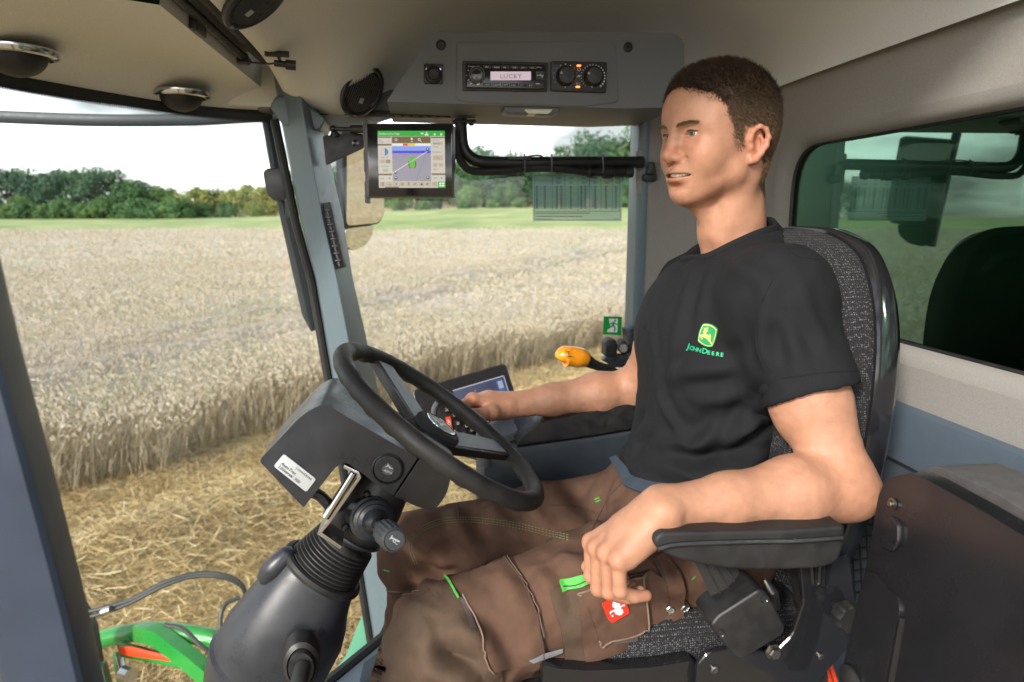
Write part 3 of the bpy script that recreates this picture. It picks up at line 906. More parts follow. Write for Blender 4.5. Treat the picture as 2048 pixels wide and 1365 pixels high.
# wall ring round the rear window
yL, yR, zB, zT = 1.545, .25, 2.30, 3.31
wy0, wy1, wz0, wz1 = 1.512, .10, 2.775, 3.150
inner = rounded([(wy0, wz0), (wy1, wz0), (wy1, wz1), (wy0, wz1)], [.07, .05, .05, .10], 8)
inner = np.array(inner)
def ring_off(P, d):
    c = np.array(((wy0 + wy1) / 2, (wz0 + wz1) / 2)); sc = np.array(((wy0 - wy1) / 2, (wz1 - wz0) / 2))
    return c + (P - c) * (1 + d / sc)
def seg_outer(P):
    out = []
    c = np.array(((wy0 + wy1) / 2, (wz0 + wz1) / 2))
    for p in P:
        y = yL if p[0] > wy0 - .101 else p[0]
        z = zT if p[1] > c[1] else zB
        # corner spread
        out.append((y if abs(p[0] - c[0]) > 0 else p[0], z))
    return np.array(out)
# walls as four strips (left, top, below) around a bevelled ring
loops = []
for d, x in ((.030, RW), (.016, RW + .003), (.005, RW + .012), (0, RW + .03), (0, RW + .045)):
    q = ring_off(inner, d); loops.append(np.stack((np.full(len(q), x), q[:, 0], q[:, 1]), 1))
n = len(inner); V = np.vstack(loops); F = []
for i in range(len(loops) - 1):
    for q in range(n): F.append((i * n + q, i * n + (q + 1) % n, (i + 1) * n + (q + 1) % n, (i + 1) * n + q))
ringg = (V, F)
q0 = ring_off(inner, .030)
# outer boundary matched to q0
outer = []
c0, c1 = q0[:, 0].max(), q0[:, 1]
ymx, ymn, zmx, zmn = q0[:, 0].max(), q0[:, 0].min(), q0[:, 1].max(), q0[:, 1].min()
for p in q0:
    d = [(abs(p[0] - ymx), 0), (abs(p[0] - ymn), 1), (abs(p[1] - zmx), 2), (abs(p[1] - zmn), 3)]
    u = (p[0] - ymn) / (ymx - ymn); v = (p[1] - zmn) / (zmx - zmn)
    outer.append((wy1 - .05 + u * (yL - wy1 + .05), zB + v * (zT - zB)))
outer = np.array(outer)
V2 = np.vstack((np.stack((np.full(n, RW), outer[:, 0], outer[:, 1]), 1), np.stack((np.full(n, RW), q0[:, 0], q0[:, 1]), 1)))
F2 = [(q, (q + 1) % n, n + (q + 1) % n, n + q) for q in range(n)]
# fill the square corners of the wall outside the rounded outline
extra = []
for yy in (yL,):
    for zc, s in ((zT, 1), (zB, -1)):
        pts = [p for p in outer if p[0] > wy0 - .05 and (p[1] - (zB + zT) / 2) * s > 0]
        pts = sorted(pts, key=lambda p: p[1] * s)
        P = [(RW, p[0], p[1]) for p in pts] + [(RW, yL, zc)]
        extra.append((np.array(P), [tuple(range(len(P)))]))
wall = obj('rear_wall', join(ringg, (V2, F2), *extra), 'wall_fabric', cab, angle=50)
gp = ring_off(inner, .003)
obj('rear_window', (np.stack((np.full(n, RW + .034), gp[:, 0], gp[:, 1]), 1), [tuple(range(n))]), 'rear_glass', cab, smooth=False)
obj('rear_window_seal', tube(np.stack((np.full(n, RW + .030), gp[:, 0], gp[:, 1]), 1), .006, 6, closed=True), 'black_rubber', cab)
# lower slate panel with a ledge under the fabric
G = []
for y in (1.55, 1.2, .6, .1):
    G.append([(RW - .003, y, 2.679), (RW - .016, y, 2.674), (RW - .022, y, 2.660), (RW - .03, y, 2.588), (RW - .018, y, 2.575), (RW - .014, y, 2.561), (RW - .02, y, 2.2), (RW - .02, y, 1.9)])
obj('rear_lower_panel', sheet(np.array(G)), 'panel_blue', cab, angle=25)
# machine body seen through the rear window
tag(obj('engine_cowl', box((RW + .42, .6, 2.75), (.5, 3.0, 1.7), b=.05), 'machine_dark_green'), 'dark green machine bodywork behind the rear window', 'bodywork')
# floor
fl = [(-.226, 1.37), (-.11, 1.525), (-.05, 1.77), (.82, 1.77), (.82, .4), (-.20, .4), (-.30, .9)]
obj('floor', prism([(x, y, 1.93) for x, y in fl], (0, 0, .06), .006), 'panel_blue', cab)
obj('floor_edge_strip', tube([(-.30, .95, 1.995), (-.226, 1.37, 1.995), (-.11, 1.525, 1.995), (-.05, 1.77, 1.995)], .012, 6), 'black_rubber', cab)
obj('floor_mat_tread', prism(ats([(720, 1365), (728, 1330), (765, 1305), (775, 1320), (775, 1380), (725, 1390)], Z=1.994), (0, 0, .006)), 'pillar_dark', cab)
# pale green side plate outside below the door
g = prism(ats([(628, 1400), (690, 1320), (722, 1240), (738, 1200), (790, 1190), (790, 1275), (768, 1262), (655, 1372)], D=1.98), (0, .02, 0), .004)
tag(obj('door_step_plate', g, 'machine_green_pale'), 'pale green sheet metal plate outside below the side window', 'plate')

# ---- coat hook on the rear pillar
hk = thing('coat_hook', 'small black coat hook on the beige rear pillar', 'hook', at(1301, 362, Y=1.775))
obj('base', yprism(rounded([(1288, 348), (1314, 348), (1315, 360), (1308, 364), (1294, 364), (1287, 360)], 4), 1.765, 1.782, .003), 'black_plastic', hk)
obj('peg', prism(ats(rounded([(1296, 325), (1307, 325), (1310, 350), (1292, 350)], 4), Y=1.768), (0, -.012, 0), .003), 'black_plastic', hk)
obj('cover_plate', prism(ats(rounded([(1272, 302), (1325, 302), (1325, 392), (1272, 386)], 6), Y=1.7795), (0, .004, 0), .001), 'wall_fabric', cab)

# ================================================================== things on the ceiling
# ball air nozzles
def nozzle(px, py, rad, tilt, label):
    h = sh_bvh.ray_cast(Vector(CAM), Vector(nrm(ray(px, py))))
    p = np.array(h[0]); ax = nrm(np.array((0, 0, -1.0)) + np.array(tilt))
    t = thing('air_nozzle', label, 'air nozzle', p, 'ball air nozzles in the front headliner')
    obj('ring', lathe([(rad, -.002), (rad, .004), (rad * .97, .009), (rad * .86, .011), (rad * .78, .006), (rad * .76, -.002)], p, ax, 40), 'chrome', t)
    for k, dx in enumerate((0, .16, -.16)):
        a2 = nrm(ax + np.array((dx, dx * .3, 0)))
        sc = 1 - .06 * k
        prof = [(rad * .74 * sc * math.cos(u), .004 + rad * .60 * sc * math.sin(u)) for u in np.linspace(0, math.pi / 2, 9)]
        prof[-1] = (0, prof[-1][1])
        obj('ball' if k == 0 else 'flap', lathe(prof, p, a2, 28), 'black_rubber', t)
nozzle(362, 186, .062, (0, 0, 0), 'black ball air nozzle in chrome ring nearest the slate pillar')
nozzle(30, 102, .066, (.0, 0, 0), 'black ball air nozzle in chrome ring at the left picture edge')
# speakers
def speaker(px, py, rad, label, tilt=(0, 0, 0), lift=.0, axis=None):
    p, nn = on_hl(px, py); ax = nrm(nn + np.array(tilt)) if axis is None else nrm(axis)
    p = p + ax * lift
    t = thing('speaker', label, 'speaker', p, 'round ceiling speakers')
    obj('surround', lathe([(rad * .97, -.004), (rad, .001), (rad * .97, .005), (rad * .88, .007), (rad * .83, .005), (rad * .80, .002)], p, ax, 44), 'dark_grey', t)
    prof = [(rad * .80, .001), (rad * .75, .004), (rad * .4, .006), (0, .0065)]
    obj('grille', lathe(prof, p, ax, 36), 'black_rubber', t)
    x = nrm(np.cross(ax, (0, 0, 1.0))); y = np.cross(ax, x)
    for k in range(-7, 8):
        u = k * rad * .1; l = math.sqrt(max(0, (rad * .76) ** 2 - u * u)) * .96
        c = p + ax * .0062
        o = obj('grille_rib', tube([c + x * u - y * l, c + x * u + ax * .001, c + x * u + y * l], .0011, 5), 'dark_grey', t)
    for s in (-1, 1):
        obj('clip', box(p + y * s * rad * .9 + ax * .006, (.008, .008, .004), b=.001), 'mid_grey', t)
    obj('badge', box(p + y * rad * .3 + ax * .007, (.013, .013, .003), frame(x, y), b=.001), 'grey_print', t)
speaker(722, 182, .064, 'round dark speaker in the ceiling corner above the monitor', axis=.38 * -nrm(ray(722, 182)) + .925 * (.816 * cR - .576 * cU), lift=.004)
speaker(508, 2, .058, 'round ribbed speaker at the top picture edge beside the blind', tilt=(.1, -.1, 0), lift=.002)
# roller blind rod and its tab
rb = thing('roller_blind', 'dark roller blind rod with pull tab in the ceiling slot', 'blind', at(400, 70, X=-.335))
z_ = 3.322
obj('rod', rod((-.352, .75, z_), (-.352, 1.60, z_), .0085), 'black_plastic', rb)
obj('blind_fabric', rod((-.325, .72, z_ + .020), (-.325, 1.64, z_ + .020), .016), 'black_rubber', rb)
tp = at(405, 95, X=-.352)
obj('pull_tab', box((-.357, tp[1], z_ - .012), (.014, .055, .028), b=.006, seg=3), 'dark_grey', rb)
tp = at(487, 140, X=-.352)
obj('rod_clip', box((-.352, tp[1], z_ - .004), (.022, .02, .02), b=.004), 'black_plastic', rb)
# small clip microphone with lead
mp_, mn = on_hl(552, 104)
mc = thing('clip_microphone', 'small black clip microphone with thin lead under the ceiling', 'microphone', mp_)
d_ = nrm(np.array((1, .2, -.05)))
obj('mount_plate', box(mp_ + mn * .004, (.045, .012, .005), frame((1, .1, 0), mn), b=.002), 'black_plastic', mc)
obj('stem', rod(mp_ + mn * .004, mp_ + mn * .022, .003), 'black_plastic', mc)
m0 = mp_ + mn * .024
obj('body', tube([m0 - d_ * .014, m0 + d_ * .006, m0 + d_ * .008, m0 + d_ * .026], [.006, .006, .0095, .0095], 16), 'black_plastic', mc)
obj('lead', tube(spline([m0 - d_ * .013, m0 - d_ * .03 + np.array((0, 0, -.003)), at(470, 120, D=1.43), at(445, 100, D=1.40), at(432, 80, D=1.36)], 8), .0018, 6), 'black_rubber', mc)

# ================================================================== overhead console with radio
CY = 1.50
oc = thing('overhead_console', 'grey moulded overhead console holding the radio above the side window', 'console', at(1070, 210, Y=CY))
face = rounded([(772, 204), (848, 92), (872, 62), (1352, 66), (1369, 84), (1370, 214), (1250, 218), (900, 208)], [6, 10, 18, 18, 12, 6, 6, 6])
obj('body', yprism(face, CY, 1.82, .007, 3), 'console_grey', oc)
obj('raised_panel', yprism(rounded([(914, 84), (1226, 82), (1234, 100), (1238, 204), (1166, 214), (950, 206), (912, 200)], 8), CY - .004, CY + .01, .003), 'console_grey', oc)
for x, y in ((882, 91), (1256, 95)):
    p = at(x, y, Y=CY)
    s = obj('screw', lathe([(.0105, -.001), (.0105, .002), (.008, .003), (.0065, .0008), (0, .0008)], p, (0, -1, 0), 20), 'black_plastic', oc)
    obj('socket', lathe([(.0035, .001), (.0035, .002), (0, .002)], p, (0, -1, 0), 6), 'black_gloss', s)
mat('lamp_lens', (0.62, 0.64, 0.50), .35, var=.05, vscale=300, bump=.4, bscale=500)
lampp = [(1010, 212), (1118, 212), (1122, 222), (1110, 229), (1016, 226), (1008, 220)]
obj('lamp_housing', yprism(rounded(lampp, 4), CY + .01, CY + .07, .004), 'mid_grey', oc)
obj('lamp_lens', yprism(rounded([(1048, 219), (1106, 219), (1098, 228), (1056, 227)], 4), CY + .007, CY + .05, .003), 'lamp_lens', oc)
# air slot under the console's left end
vs = thing('header_air_slot', 'slim black air slot under the left end of the overhead console', 'air vent', at(840, 234, Y=1.70))
obj('frame', yprism([(775, 228), (902, 230), (902, 236), (775, 235)], 1.68, 1.71, .002), 'black_plastic', vs)
for i in range(6):
    x = 790 + i * 18
    obj('slat', yprism([(x, 229), (x + 13, 229.2), (x + 12, 234), (x - 1, 234)], 1.676, 1.69, .001), 'mid_grey', vs)
# mirror switch
RY = CY - .012
ms = thing('mirror_switch', 'small square black mirror switch left of the radio', 'switch', at(867, 168, Y=CY))
obj('plate', yprism(rounded([(848, 127), (886, 128), (886, 168), (848, 167)], 3), CY - .006, CY + .002, .002), 'black_plastic', ms)
obj('knob', lathe([(.018, 0), (.017, .008), (.012, .011), (.010, .008), (0, .008)], at(867, 150, Y=CY - .006), (0, -1, 0), 28), 'black_rubber', ms)
mat('icon_lilac', (.5, .4, .6), .5, emit=(.75, .55, 1.0), estr=.8)
obj('icons', join(art(ring2(867, 134, 2.0, 3.0, 4), CY - .0068), art(disc2(854.5, 139.5, 2.6, 10, 90, 270), CY - .0068), art(disc2(879.5, 139.5, 2.6, 10, -90, 90), CY - .0068)), 'icon_lilac', ms)
# radio
rd = thing('car_radio', 'black car radio with pinkish display in the overhead console', 'radio', at(1010, 182, Y=RY))
obj('frame', yprism(rounded([(925, 122), (1097, 125), (1095, 184), (926, 181)], 3), CY - .010, CY + .001, .002), 'black_plastic', rd)
obj('faceplate', yprism(rounded([(931, 127), (1091, 130), (1090, 179), (932, 176)], 3), CY - .018, CY - .008, .003), 'black_gloss', rd)
mat('radio_display', (.45, .36, .42), .3, var=.04, emit=(.55, .42, .50), estr=.30)
YF = CY - .0188
obj('display', art(rect2(981, 143.5, 1062, 161), YF), 'radio_display', rd, smooth=False)
mat('display_text', (.22, .17, .24), .5)
obj('display_lettering', art(ptext('LUCKY', 1000, 157, 12.5, spacing=1.15), YF - .0006), 'display_text', rd)
kb = obj('volume_knob', lathe([(.0165, 0), (.0165, .006), (.0150, .009), (.0125, .0095), (.0118, .006), (.0105, .008), (0, .009)], at(953, 151, Y=YF), (0, -1, 0), 32), 'black_gloss', rd)
obj('knob_ring', lathe([(.0166, .004), (.0166, .0085), (.0160, .0096), (.0146, .0094), (.0144, .0080)], at(953, 151, Y=YF), (0, -1, 0), 32), 'mid_grey', kb)
for i in range(6):
    x = 966 + i * 18.3
    obj('button', yprism([(x, 131 + i * .3), (x + 16, 131.3 + i * .3), (x + 16, 137.5 + i * .3), (x, 137 + i * .3)], YF - .001, YF + .001), 'black_plastic', rd)
    obj('button', yprism([(x, 166 + i * .3), (x + 16, 166.3 + i * .3), (x + 16, 173 + i * .3), (x, 172.5 + i * .3)], YF - .001, YF + .001), 'black_plastic', rd)
lt = [ptext('Continental', 936, 134.5, 4.6)]
for i, s in enumerate(('SRC', 'BAND', 'SEL', 'DISP', 'l<<', '>>l')): lt.append(ptext(s, 970 + i * 18.3, 136 + i * .3, 4.0))
for i, s in enumerate(('1 RPT', '2 RDM', '3 INT', '4 AS', '5 ^', '6 v')): lt.append(ptext(s, 967 + i * 18.3, 171.5 + i * .3, 5.0))
lt += [ptext('TP/TA', 1073, 137, 3.8), line2((1074, 151), (1087, 151.5), 1.0), disc2(1075, 151, 1.4, 8), line2((1079, 151), (1083, 148), .8), disc2(1084, 154, 1.2, 8), disc2(942, 168, 1.2, 8), rect2(953, 165, 960, 171), line2((1072, 168), (1079, 168.2), 1.4)]
for a in (150, 180, 210, 240): lt.append(line2((953 + 18 * math.cos(R_(a)), 151 - 18 * math.sin(R_(a))), (953 + 21 * math.cos(R_(a)), 151 - 21 * math.sin(R_(a))), 1.2))
obj('lettering', art(join2(*lt), YF - .0016), 'white_print', rd)
obj('usb_cover', yprism([(1072, 143), (1089, 143.5), (1089, 160), (1072, 159.5)], YF - .001, YF + .001), 'black_plastic', rd)
# climate panel
cp = thing('climate_panel', 'black climate control panel with two round knobs beside the radio', 'control panel', at(1158, 186, Y=RY))
obj('plate', yprism(rounded([(1102, 122), (1215, 124), (1213, 186), (1102, 182)], 4), CY - .012, CY + .001, .003), 'black_plastic', cp)
YK = CY - .012
for x, y in ((1131, 153), (1186, 154)):
    k = obj('knob', lathe([(.0205, 0), (.0195, .010), (.016, .015), (0, .016)], at(x, y, Y=YK), (0, -1, 0), 30), 'black_plastic', cp)
    q = at(x - 8, y - 7, Y=YK - .015)
    obj('pointer', lathe([(.0028, 0), (.0024, .0015), (0, .002)], q, (0, -1, 0), 12), 'grey_print', k)
mat('led_orange', (.8, .15, .02), .4, emit=(1, .16, .03), estr=2.2)
for x, y in ((1158, 131.5), (1156, 174)):
    obj('indicator_light', yprism(rounded([(x - 4, y - 1.6), (x + 4, y - 1.6), (x + 4, y + 1.6), (x - 4, y + 1.6)], 1), YK - .002, YK + .001, .0006), 'led_orange', cp)
mk = {'w': [], 'b': [], 'r': []}
for a in range(-30, 211, 24):
    dx, dy = 24 * math.cos(R_(a)), -24 * math.sin(R_(a))
    mk['b' if a > 130 else ('r' if a < 50 else 'w')].append(disc2(1131 + dx, 153 + dy, 1.3, 8))
for a in range(-50, 231, 14):
    mk['w'].append(disc2(1186 + 24 * math.cos(R_(a)), 154 - 24 * math.sin(R_(a)), .7 + .9 * (1 - (a + 50) / 280), 8))
mk['w'] += [ring2(1158, 139, 2.6, 3.6, 10), disc2(1157.5, 154, 3, 8, 180, 360), ptext('A/C', 1152, 169, 5), rect2(1129.5, 172, 1131, 176), ring2(1184, 173.5, 1, 2.2, 8)]
mat('mark_blue', (.05, .25, .5), .5); mat('mark_red', (.5, .08, .07), .5)
for key, mm in (('w', 'white_print'), ('b', 'mark_blue'), ('r', 'mark_red')):
    obj('dial_marks', art(join2(*mk[key]), YK - .0008), mm, cp)

# ================================================================== terminal on the pillar
mo = thing('guidance_monitor', 'black framed guidance monitor with green title bar hung beside the pillar', 'monitor', at(820, 392, Y=1.62))
q = {'tl': at(733, 247, Y=1.635), 'tr': at(907, 250, Y=1.605), 'br': at(902, 391, Y=1.60), 'bl': at(738, 394, Y=1.63)}
ux = (q['tr'] - q['tl'] + q['br'] - q['bl']) / 2; uy = (q['tl'] - q['bl'] + q['tr'] - q['br']) / 2
mw, mh = np.linalg.norm(ux), np.linalg.norm(uy); ux = nrm(ux); uy = nrm(uy - ux * np.dot(uy, ux)); un = np.cross(ux, uy)
mc0 = (q['tl'] + q['tr'] + q['br'] + q['bl']) / 4
rot = np.stack((ux, uy, un), 1)
obj('housing', box(mc0 - un * .026 - ux * .003, (mw + .012, mh + .006, .046), rot, b=.008, seg=3), 'mid_grey', mo)
obj('bezel', box(mc0 - un * .003, (mw, mh, .008), rot, b=.003), 'black_gloss', mo)
for k in range(3):
    obj('side_grip', box(mc0 - un * .028 - ux * (mw / 2 + .009) + uy * (.07 - .07 * k), (.008, .05, .03), rot, b=.003), 'mid_grey', mo)
# screen content in a 0..104 x 0..86 page
SW, SH = mw * .79, mh * .79
so = mc0 - ux * mw * .374 - uy * mh * .385 + un * .0012
def scr(name, gs, m, lift, parent):
    return obj(name, on_plane(join2(*[(np.asarray(g[0]) * np.array((SW / 104, SH / 86)), g[1]) for g in gs]), so, ux, uy, lift), m, parent, smooth=False)
def em(name, c, s=.36): mat(name, tuple(np.array(c) * .12), .35, emit=c, estr=s, var=0.02)
em('ui_base', (.62, .57, .50)); em('ui_green', (.01, .42, .02)); em('ui_brown', (.16, .11, .03)); em('ui_map', (.33, .31, .36)); em('ui_blue', (.05, .03, .72))
em('ui_sky', (.24, .35, .80)); em('ui_white', (.85, .85, .82)); em('ui_red', (.75, .06, .01)); em('ui_yellow', (.8, .62, .01)); em('ui_lime', (.12, .50, .03)); em('ui_ink', (.04, .035, .03)); em('ui_cyan', (.02, .22, .45)); em('ui_tan', (.50, .43, .30)); em('ui_line', (.22, .15, .55))
sc_ = scr('screen', [rect2(0, 0, 104, 86)], 'ui_base', 0, mo)
L1, L2, L3, L4 = .0004, .0008, .0012, .0016
scr('title_bar', [rect2(0, 78, 104, 86)], 'ui_green', L1, sc_)
scr('menu_key', [rect2(92.5, 0, 104, 9.5)], 'ui_green', L1, sc_)
scr('title_lettering', [tuple([np.array(text_geo('Guidance Run Page', 4.2)[0]) + (1.5, 80.3), text_geo('Guidance Run Page', 4.2)[1]]), disc2(88.5, 80.7, 1.6, 10), disc2(98.5, 80.6, 1.6, 10), rect2(67, 81, 71, 83), rect2(73, 79, 79, 81), rect2(75, 81.5, 77, 84), rect2(94.5, 2, 98, 4.5), rect2(94.5, 5.5, 98, 8), rect2(99, 2, 102.5, 4.5), rect2(99, 5.5, 102.5, 8)], 'ui_white', L2, sc_)
scr('dark_bars', [rect2(0, 75.5, 21, 77.5), rect2(22, 67.5, 82, 77.5), rect2(83, 75, 104, 77), rect2(0, 64, 21, 66.5), rect2(0, 19, 21, 21.5), rect2(83, 19.5, 104, 22), rect2(10, 0, 31, 1.6), rect2(11.5, 37.2, 18.5, 42.8)], 'ui_brown', L1, sc_)
scr('map_ground', [rect2(22, 10, 82, 58)], 'ui_map', L1, sc_)
scr('map_sky', [rect2(22, 56, 82, 63)], 'ui_sky', L2, sc_)
scr('map_horizon', [rect2(22, 52.5, 82, 56)], 'ui_blue', L2, sc_)
scr('guide_lines', [line2((22, 48), (60, 53), .5), line2((22, 44), (70, 53.5), .5), line2((22, 38.5), (62, 49), .4), line2((58, 10), (75, 52), .6), line2((22, 51), (50, 53), .4)], 'ui_line', L2, sc_)
scr('track_line', [line2((22, 22.5), (77, 55), .8), line2((22, 63.5), (82, 63.5), 0)], 'ui_white', L3, sc_)
scr('steer_bar', [rect2(22, 63.5, 82, 67)], 'ui_white', L2, sc_)
scr('steer_red', [rect2(39, 63.6, 46.5, 66.9)], 'ui_red', L3, sc_)
scr('steer_yellow', [rect2(46.5, 63.6, 58, 66.9)], 'ui_yellow', L3, sc_)
scr('tractor_green', [rect2(48.5, 31, 57.5, 41), poly2([(49, 41), (57, 41), (56, 45.5), (53, 47), (50, 45.5)]), rect2(43, 43.2, 62, 44.6)], 'ui_lime', L3, sc_)
scr('tractor_wheels', [rect2(47, 33.5, 49.5, 40), rect2(56.5, 33.5, 59, 40), rect2(48, 30, 51, 34), rect2(55, 30, 58, 34)] + [disc2(x, y, 2.4, 12) for x, y in ((27, 23.5), (27, 15), (77, 15.5), (77, 58))], 'ui_ink', L2 + .0002, sc_)
scr('white_icons', [ring2(28.5, 72.5, 1.6, 2.4, 4), disc2(53, 74, 1.6, 10), rect2(51.8, 69.5, 54.2, 70.5), ring2(64.5, 73, 1.3, 2.1, 12), line2((66, 71.3), (67.8, 69.5), .9)] + [disc2(x, y + .6, 1.0, 8) for x, y in ((27, 23.5), (27, 15), (77, 15.5), (77, 58))], 'ui_white', L3, sc_)
scr('side_panels', [rect2(.6, 66.8, 20.5, 75), rect2(.6, 22, 20.5, 63.5), rect2(.6, 10.5, 20.5, 18.5), rect2(83.6, 22.5, 103.4, 74.5), rect2(83.6, 10.5, 103.4, 19)], 'ui_base', L1, sc_)['kind'] = 'stuff'
scr('panel_buttons', [rect2(85.5, 65, 101, 69), rect2(85.5, 42, 101, 49), rect2(85.5, 32, 92, 37.5), rect2(94, 32, 101, 37.5), rect2(2, 37.2, 10.5, 42.8), rect2(7, 24, 15, 29)] + [rect2(1 + i * 10.2, 1.8, 10.2 + i * 10.2, 9.2) for i in range(9)], 'ui_tan', L2, sc_)['kind'] = 'stuff'
scr('gauge_half', [disc2(10.5, 54.5, 5.4, 14, -90, 90)], 'ui_cyan', L3, sc_)
scr('gauge_ring', [ring2(10.5, 54.5, 5.2, 5.7, 20)], 'ui_map', L3, sc_)
ink = [tuple([np.array(text_geo(s, z)[0]) + (x, y), text_geo(s, z)[1]]) for s, z, x, y in
       (('Field', 2.6, 1.5, 71.5), ('1 Track', 2.4, 1.5, 68.3), ('Configurieren', 2.4, 3, 45.5), ('Optimieren', 2.6, 4, 32), ('8.24', 3.2, 3, 13), ('6.74', 3.2, 86, 13.5), ('Quick Line', 2.3, 85, 71), ('Automatik', 2.4, 86.5, 66.3), ('1. Weiter', 2.4, 85, 61), ('Verschiebung', 2.4, 84.6, 53.5), ('<>', 3.5, 91, 44), ('>', 3.2, 87.5, 33.3), ('<', 3.2, 96.5, 33.3), ('0.000 m', 2.4, 85, 27), ('?', 7, 86, 3.2), ('i', 4, 5.8, 38.6))]
scr('lettering', ink + [rect2(4.5, 3 + i * 1.9, 8, 3.9 + i * 1.9) for i in range(3)] + [disc2(26.8, 6, 1.4, 8, -90, 90), ring2(37, 5.5, 1.2, 1.8, 10), line2((46.5, 3.5), (46.5, 8.5), .8), line2((54, 5), (59, 6.5), .8), disc2(67, 5.2, 1.7, 10), disc2(76, 6, 1.2, 8), line2((16, 5), (20, 5), .8)], 'ui_ink', L3, sc_)
scr('status_dots', [disc2(17, 14.5, 1.5, 10), disc2(98.5, 15, 1.5, 10)], 'ui_lime', L2, sc_)
# bracket
mb = thing('monitor_bracket', 'black plate and ball joint arm holding the monitor to the pillar', 'bracket', at(660, 330, Y=1.72))
obj('plate', yprism(rounded([(645, 272), (700, 266), (728, 268), (728, 296), (652, 331)], 4), 1.69, 1.70, .002), 'black_plastic', mb)
obj('bolt', lathe([(.008, 0), (.008, .004), (0, .005)], at(711, 287, Y=1.69), (0, -1, 0), 16), 'black_gloss', mb)
obj('arm', tube([at(664, 258, Y=1.685), at(700, 259, Y=1.675), at(702, 259, Y=1.675), at(730, 259, Y=1.66)], [.005, .005, .009, .009], 12), 'black_plastic', mb)
obj('ball_joint', ball(at(666, 258, Y=1.685), .0085, 14, 10), 'black_gloss', mb)
obj('joint_foot', tube([at(668, 260, Y=1.688), at(670, 272, Y=1.692)], [.006, .012], 12), 'black_plastic', mb)

# ================================================================== black tube rail with cables under the header
gr = thing('cable_rail', 'black bent tube with cables running across the side window', 'rail', at(1100, 330, Y=1.72))
pth = [at(921, 238, Y=1.70), at(923, 270, Y=1.70), at(926, 293, Y=1.70), at(938, 313, Y=1.70), at(962, 324, Y=1.70), at(1010, 326, Y=1.71), at(1100, 326, Y=1.72), at(1200, 325, Y=1.74), at(1285, 325, Y=1.76)]
obj('tube', tube(spline(pth, 8), .0150, 14), 'black_plastic', gr)
obj('mount_foot', join(yprism(rounded([(905, 240), (952, 239), (952, 245), (905, 246)], 2), 1.68, 1.72, .002), rod(at(943, 240, Y=1.70), at(943, 252, Y=1.70), .006)), 'black_plastic', gr)
cb = [at(914, 262, Y=1.69), at(913, 290, Y=1.69), at(920, 320, Y=1.69), at(938, 340, Y=1.69), at(965, 344, Y=1.695), at(1000, 343, Y=1.70), at(1050, 338, Y=1.71), at(1100, 337, Y=1.71), at(1140, 341, Y=1.715), at(1175, 345, Y=1.72)]
obj('cable_loom', tube(spline(cb, 8), .0095, 10), 'black_rubber', gr)
obj('thin_lead', tube(spline([at(1040, 316, Y=1.70), at(1075, 311, Y=1.705), at(1090, 318, Y=1.71), at(1110, 336, Y=1.705), at(1160, 338, Y=1.715), at(1262, 336, Y=1.74)], 8), .0022, 6), 'black_rubber', gr)
pp = [(1172, .008), (1176, .014), (1184, .014), (1185, .010), (1204, .011), (1206, .016), (1224, .016), (1226, .012), (1246, .013), (1250, .010), (1254, .014), (1264, .014)]
obj('connector', tube([at(x, 345, Y=1.722 + (x - 1172) * .0002) for x, r in pp], [r for x, r in pp], 14), 'black_plastic', gr)
obj('rail_clip', yprism(rounded([(1018, 313), (1060, 313), (1062, 320), (1017, 320)], 2), 1.69, 1.71, .002), 'black_plastic', gr)
for x in (1049, 1103, 1206):
    obj('cable_tie', tube([at(x, 310, Y=1.705), at(x, 313, Y=1.695), at(x + 1, 335, Y=1.69), at(x, 346, Y=1.70)], .0022, 6), 'mid_grey', gr)

# ---- sheet and sign stuck on the side window
def film(name, c, k):
    m = bpy.data.materials.new(name); m.use_nodes = True; nt = m.node_tree
    b = nt.nodes['Principled BSDF']; b.inputs['Base Color'].default_value = (*c, 1); b.inputs['Roughness'].default_value = .6; b.inputs['Alpha'].default_value = k
    MATS[name] = m
film('sticker_film', (.36, .56, .56), .42)
st = thing('load_table_sticker', 'translucent bluish printed table sheet stuck on the side window', 'sticker', at(1155, 442, Y=1.795))
obj('film', prism(ats([(1065, 349), (1245, 349), (1243, 443), (1066, 443)], Y=1.796), (0, .0006, 0)), 'sticker_film', st)
ln = [line2((1069, 352), (1240, 352), .7), line2((1069, 361), (1240, 361), .5), line2((1069, 440), (1240, 440), .7), line2((1069, 352), (1069, 440), .7), line2((1240, 352), (1240, 440), .7), line2((1069, 423), (1240, 423), .8)]
for x in (1105, 1130, 1156, 1179, 1202, 1225): ln.append(line2((x, 352), (x, 421), .6))
for k in range(16): ln.append(line2((1069, 374 + k * 2.9), (1240, 374 + k * 2.9), .45))
for x in (1090, 1114, 1123, 1142, 1163, 1171, 1191, 1212, 1232, 1074):
    for k in range(16): ln.append(rect2(x - 2.2, 372.5 + k * 2.9, x + 2.2 - (k * 7 + x) % 3 * .5, 374.2 + k * 2.9))
for x in (1112, 1137, 1162, 1186, 1209, 1230): ln += [rect2(x, 355, x + 11, 356), rect2(x + 1, 357.5, x + 10, 358.5), rect2(x, 364, x + 11, 365), rect2(x + 1, 366.5, x + 8, 367.5)]
ln += [rect2(1072, 426, 1180, 427.4), rect2(1072, 432.5, 1165, 434), rect2(1072, 438, 1105, 439), rect2(1228, 438, 1238, 439)]
film('sticker_ink', (.03, .05, .06), .75)
obj('print', art(join2(*ln), 1.7952), 'sticker_ink', st)
ex = thing('exit_sign', 'green emergency exit sign with white running figure on the side window', 'sign', at(1225, 671, Y=1.795))
mat('sign_green', (.005, .28, .05), .4, var=.03)
obj('plate', prism(ats([(1207.5, 633), (1244, 634), (1242.5, 671), (1206, 669.5)], Y=1.7955), (0, .001, 0)), 'sign_green', ex)
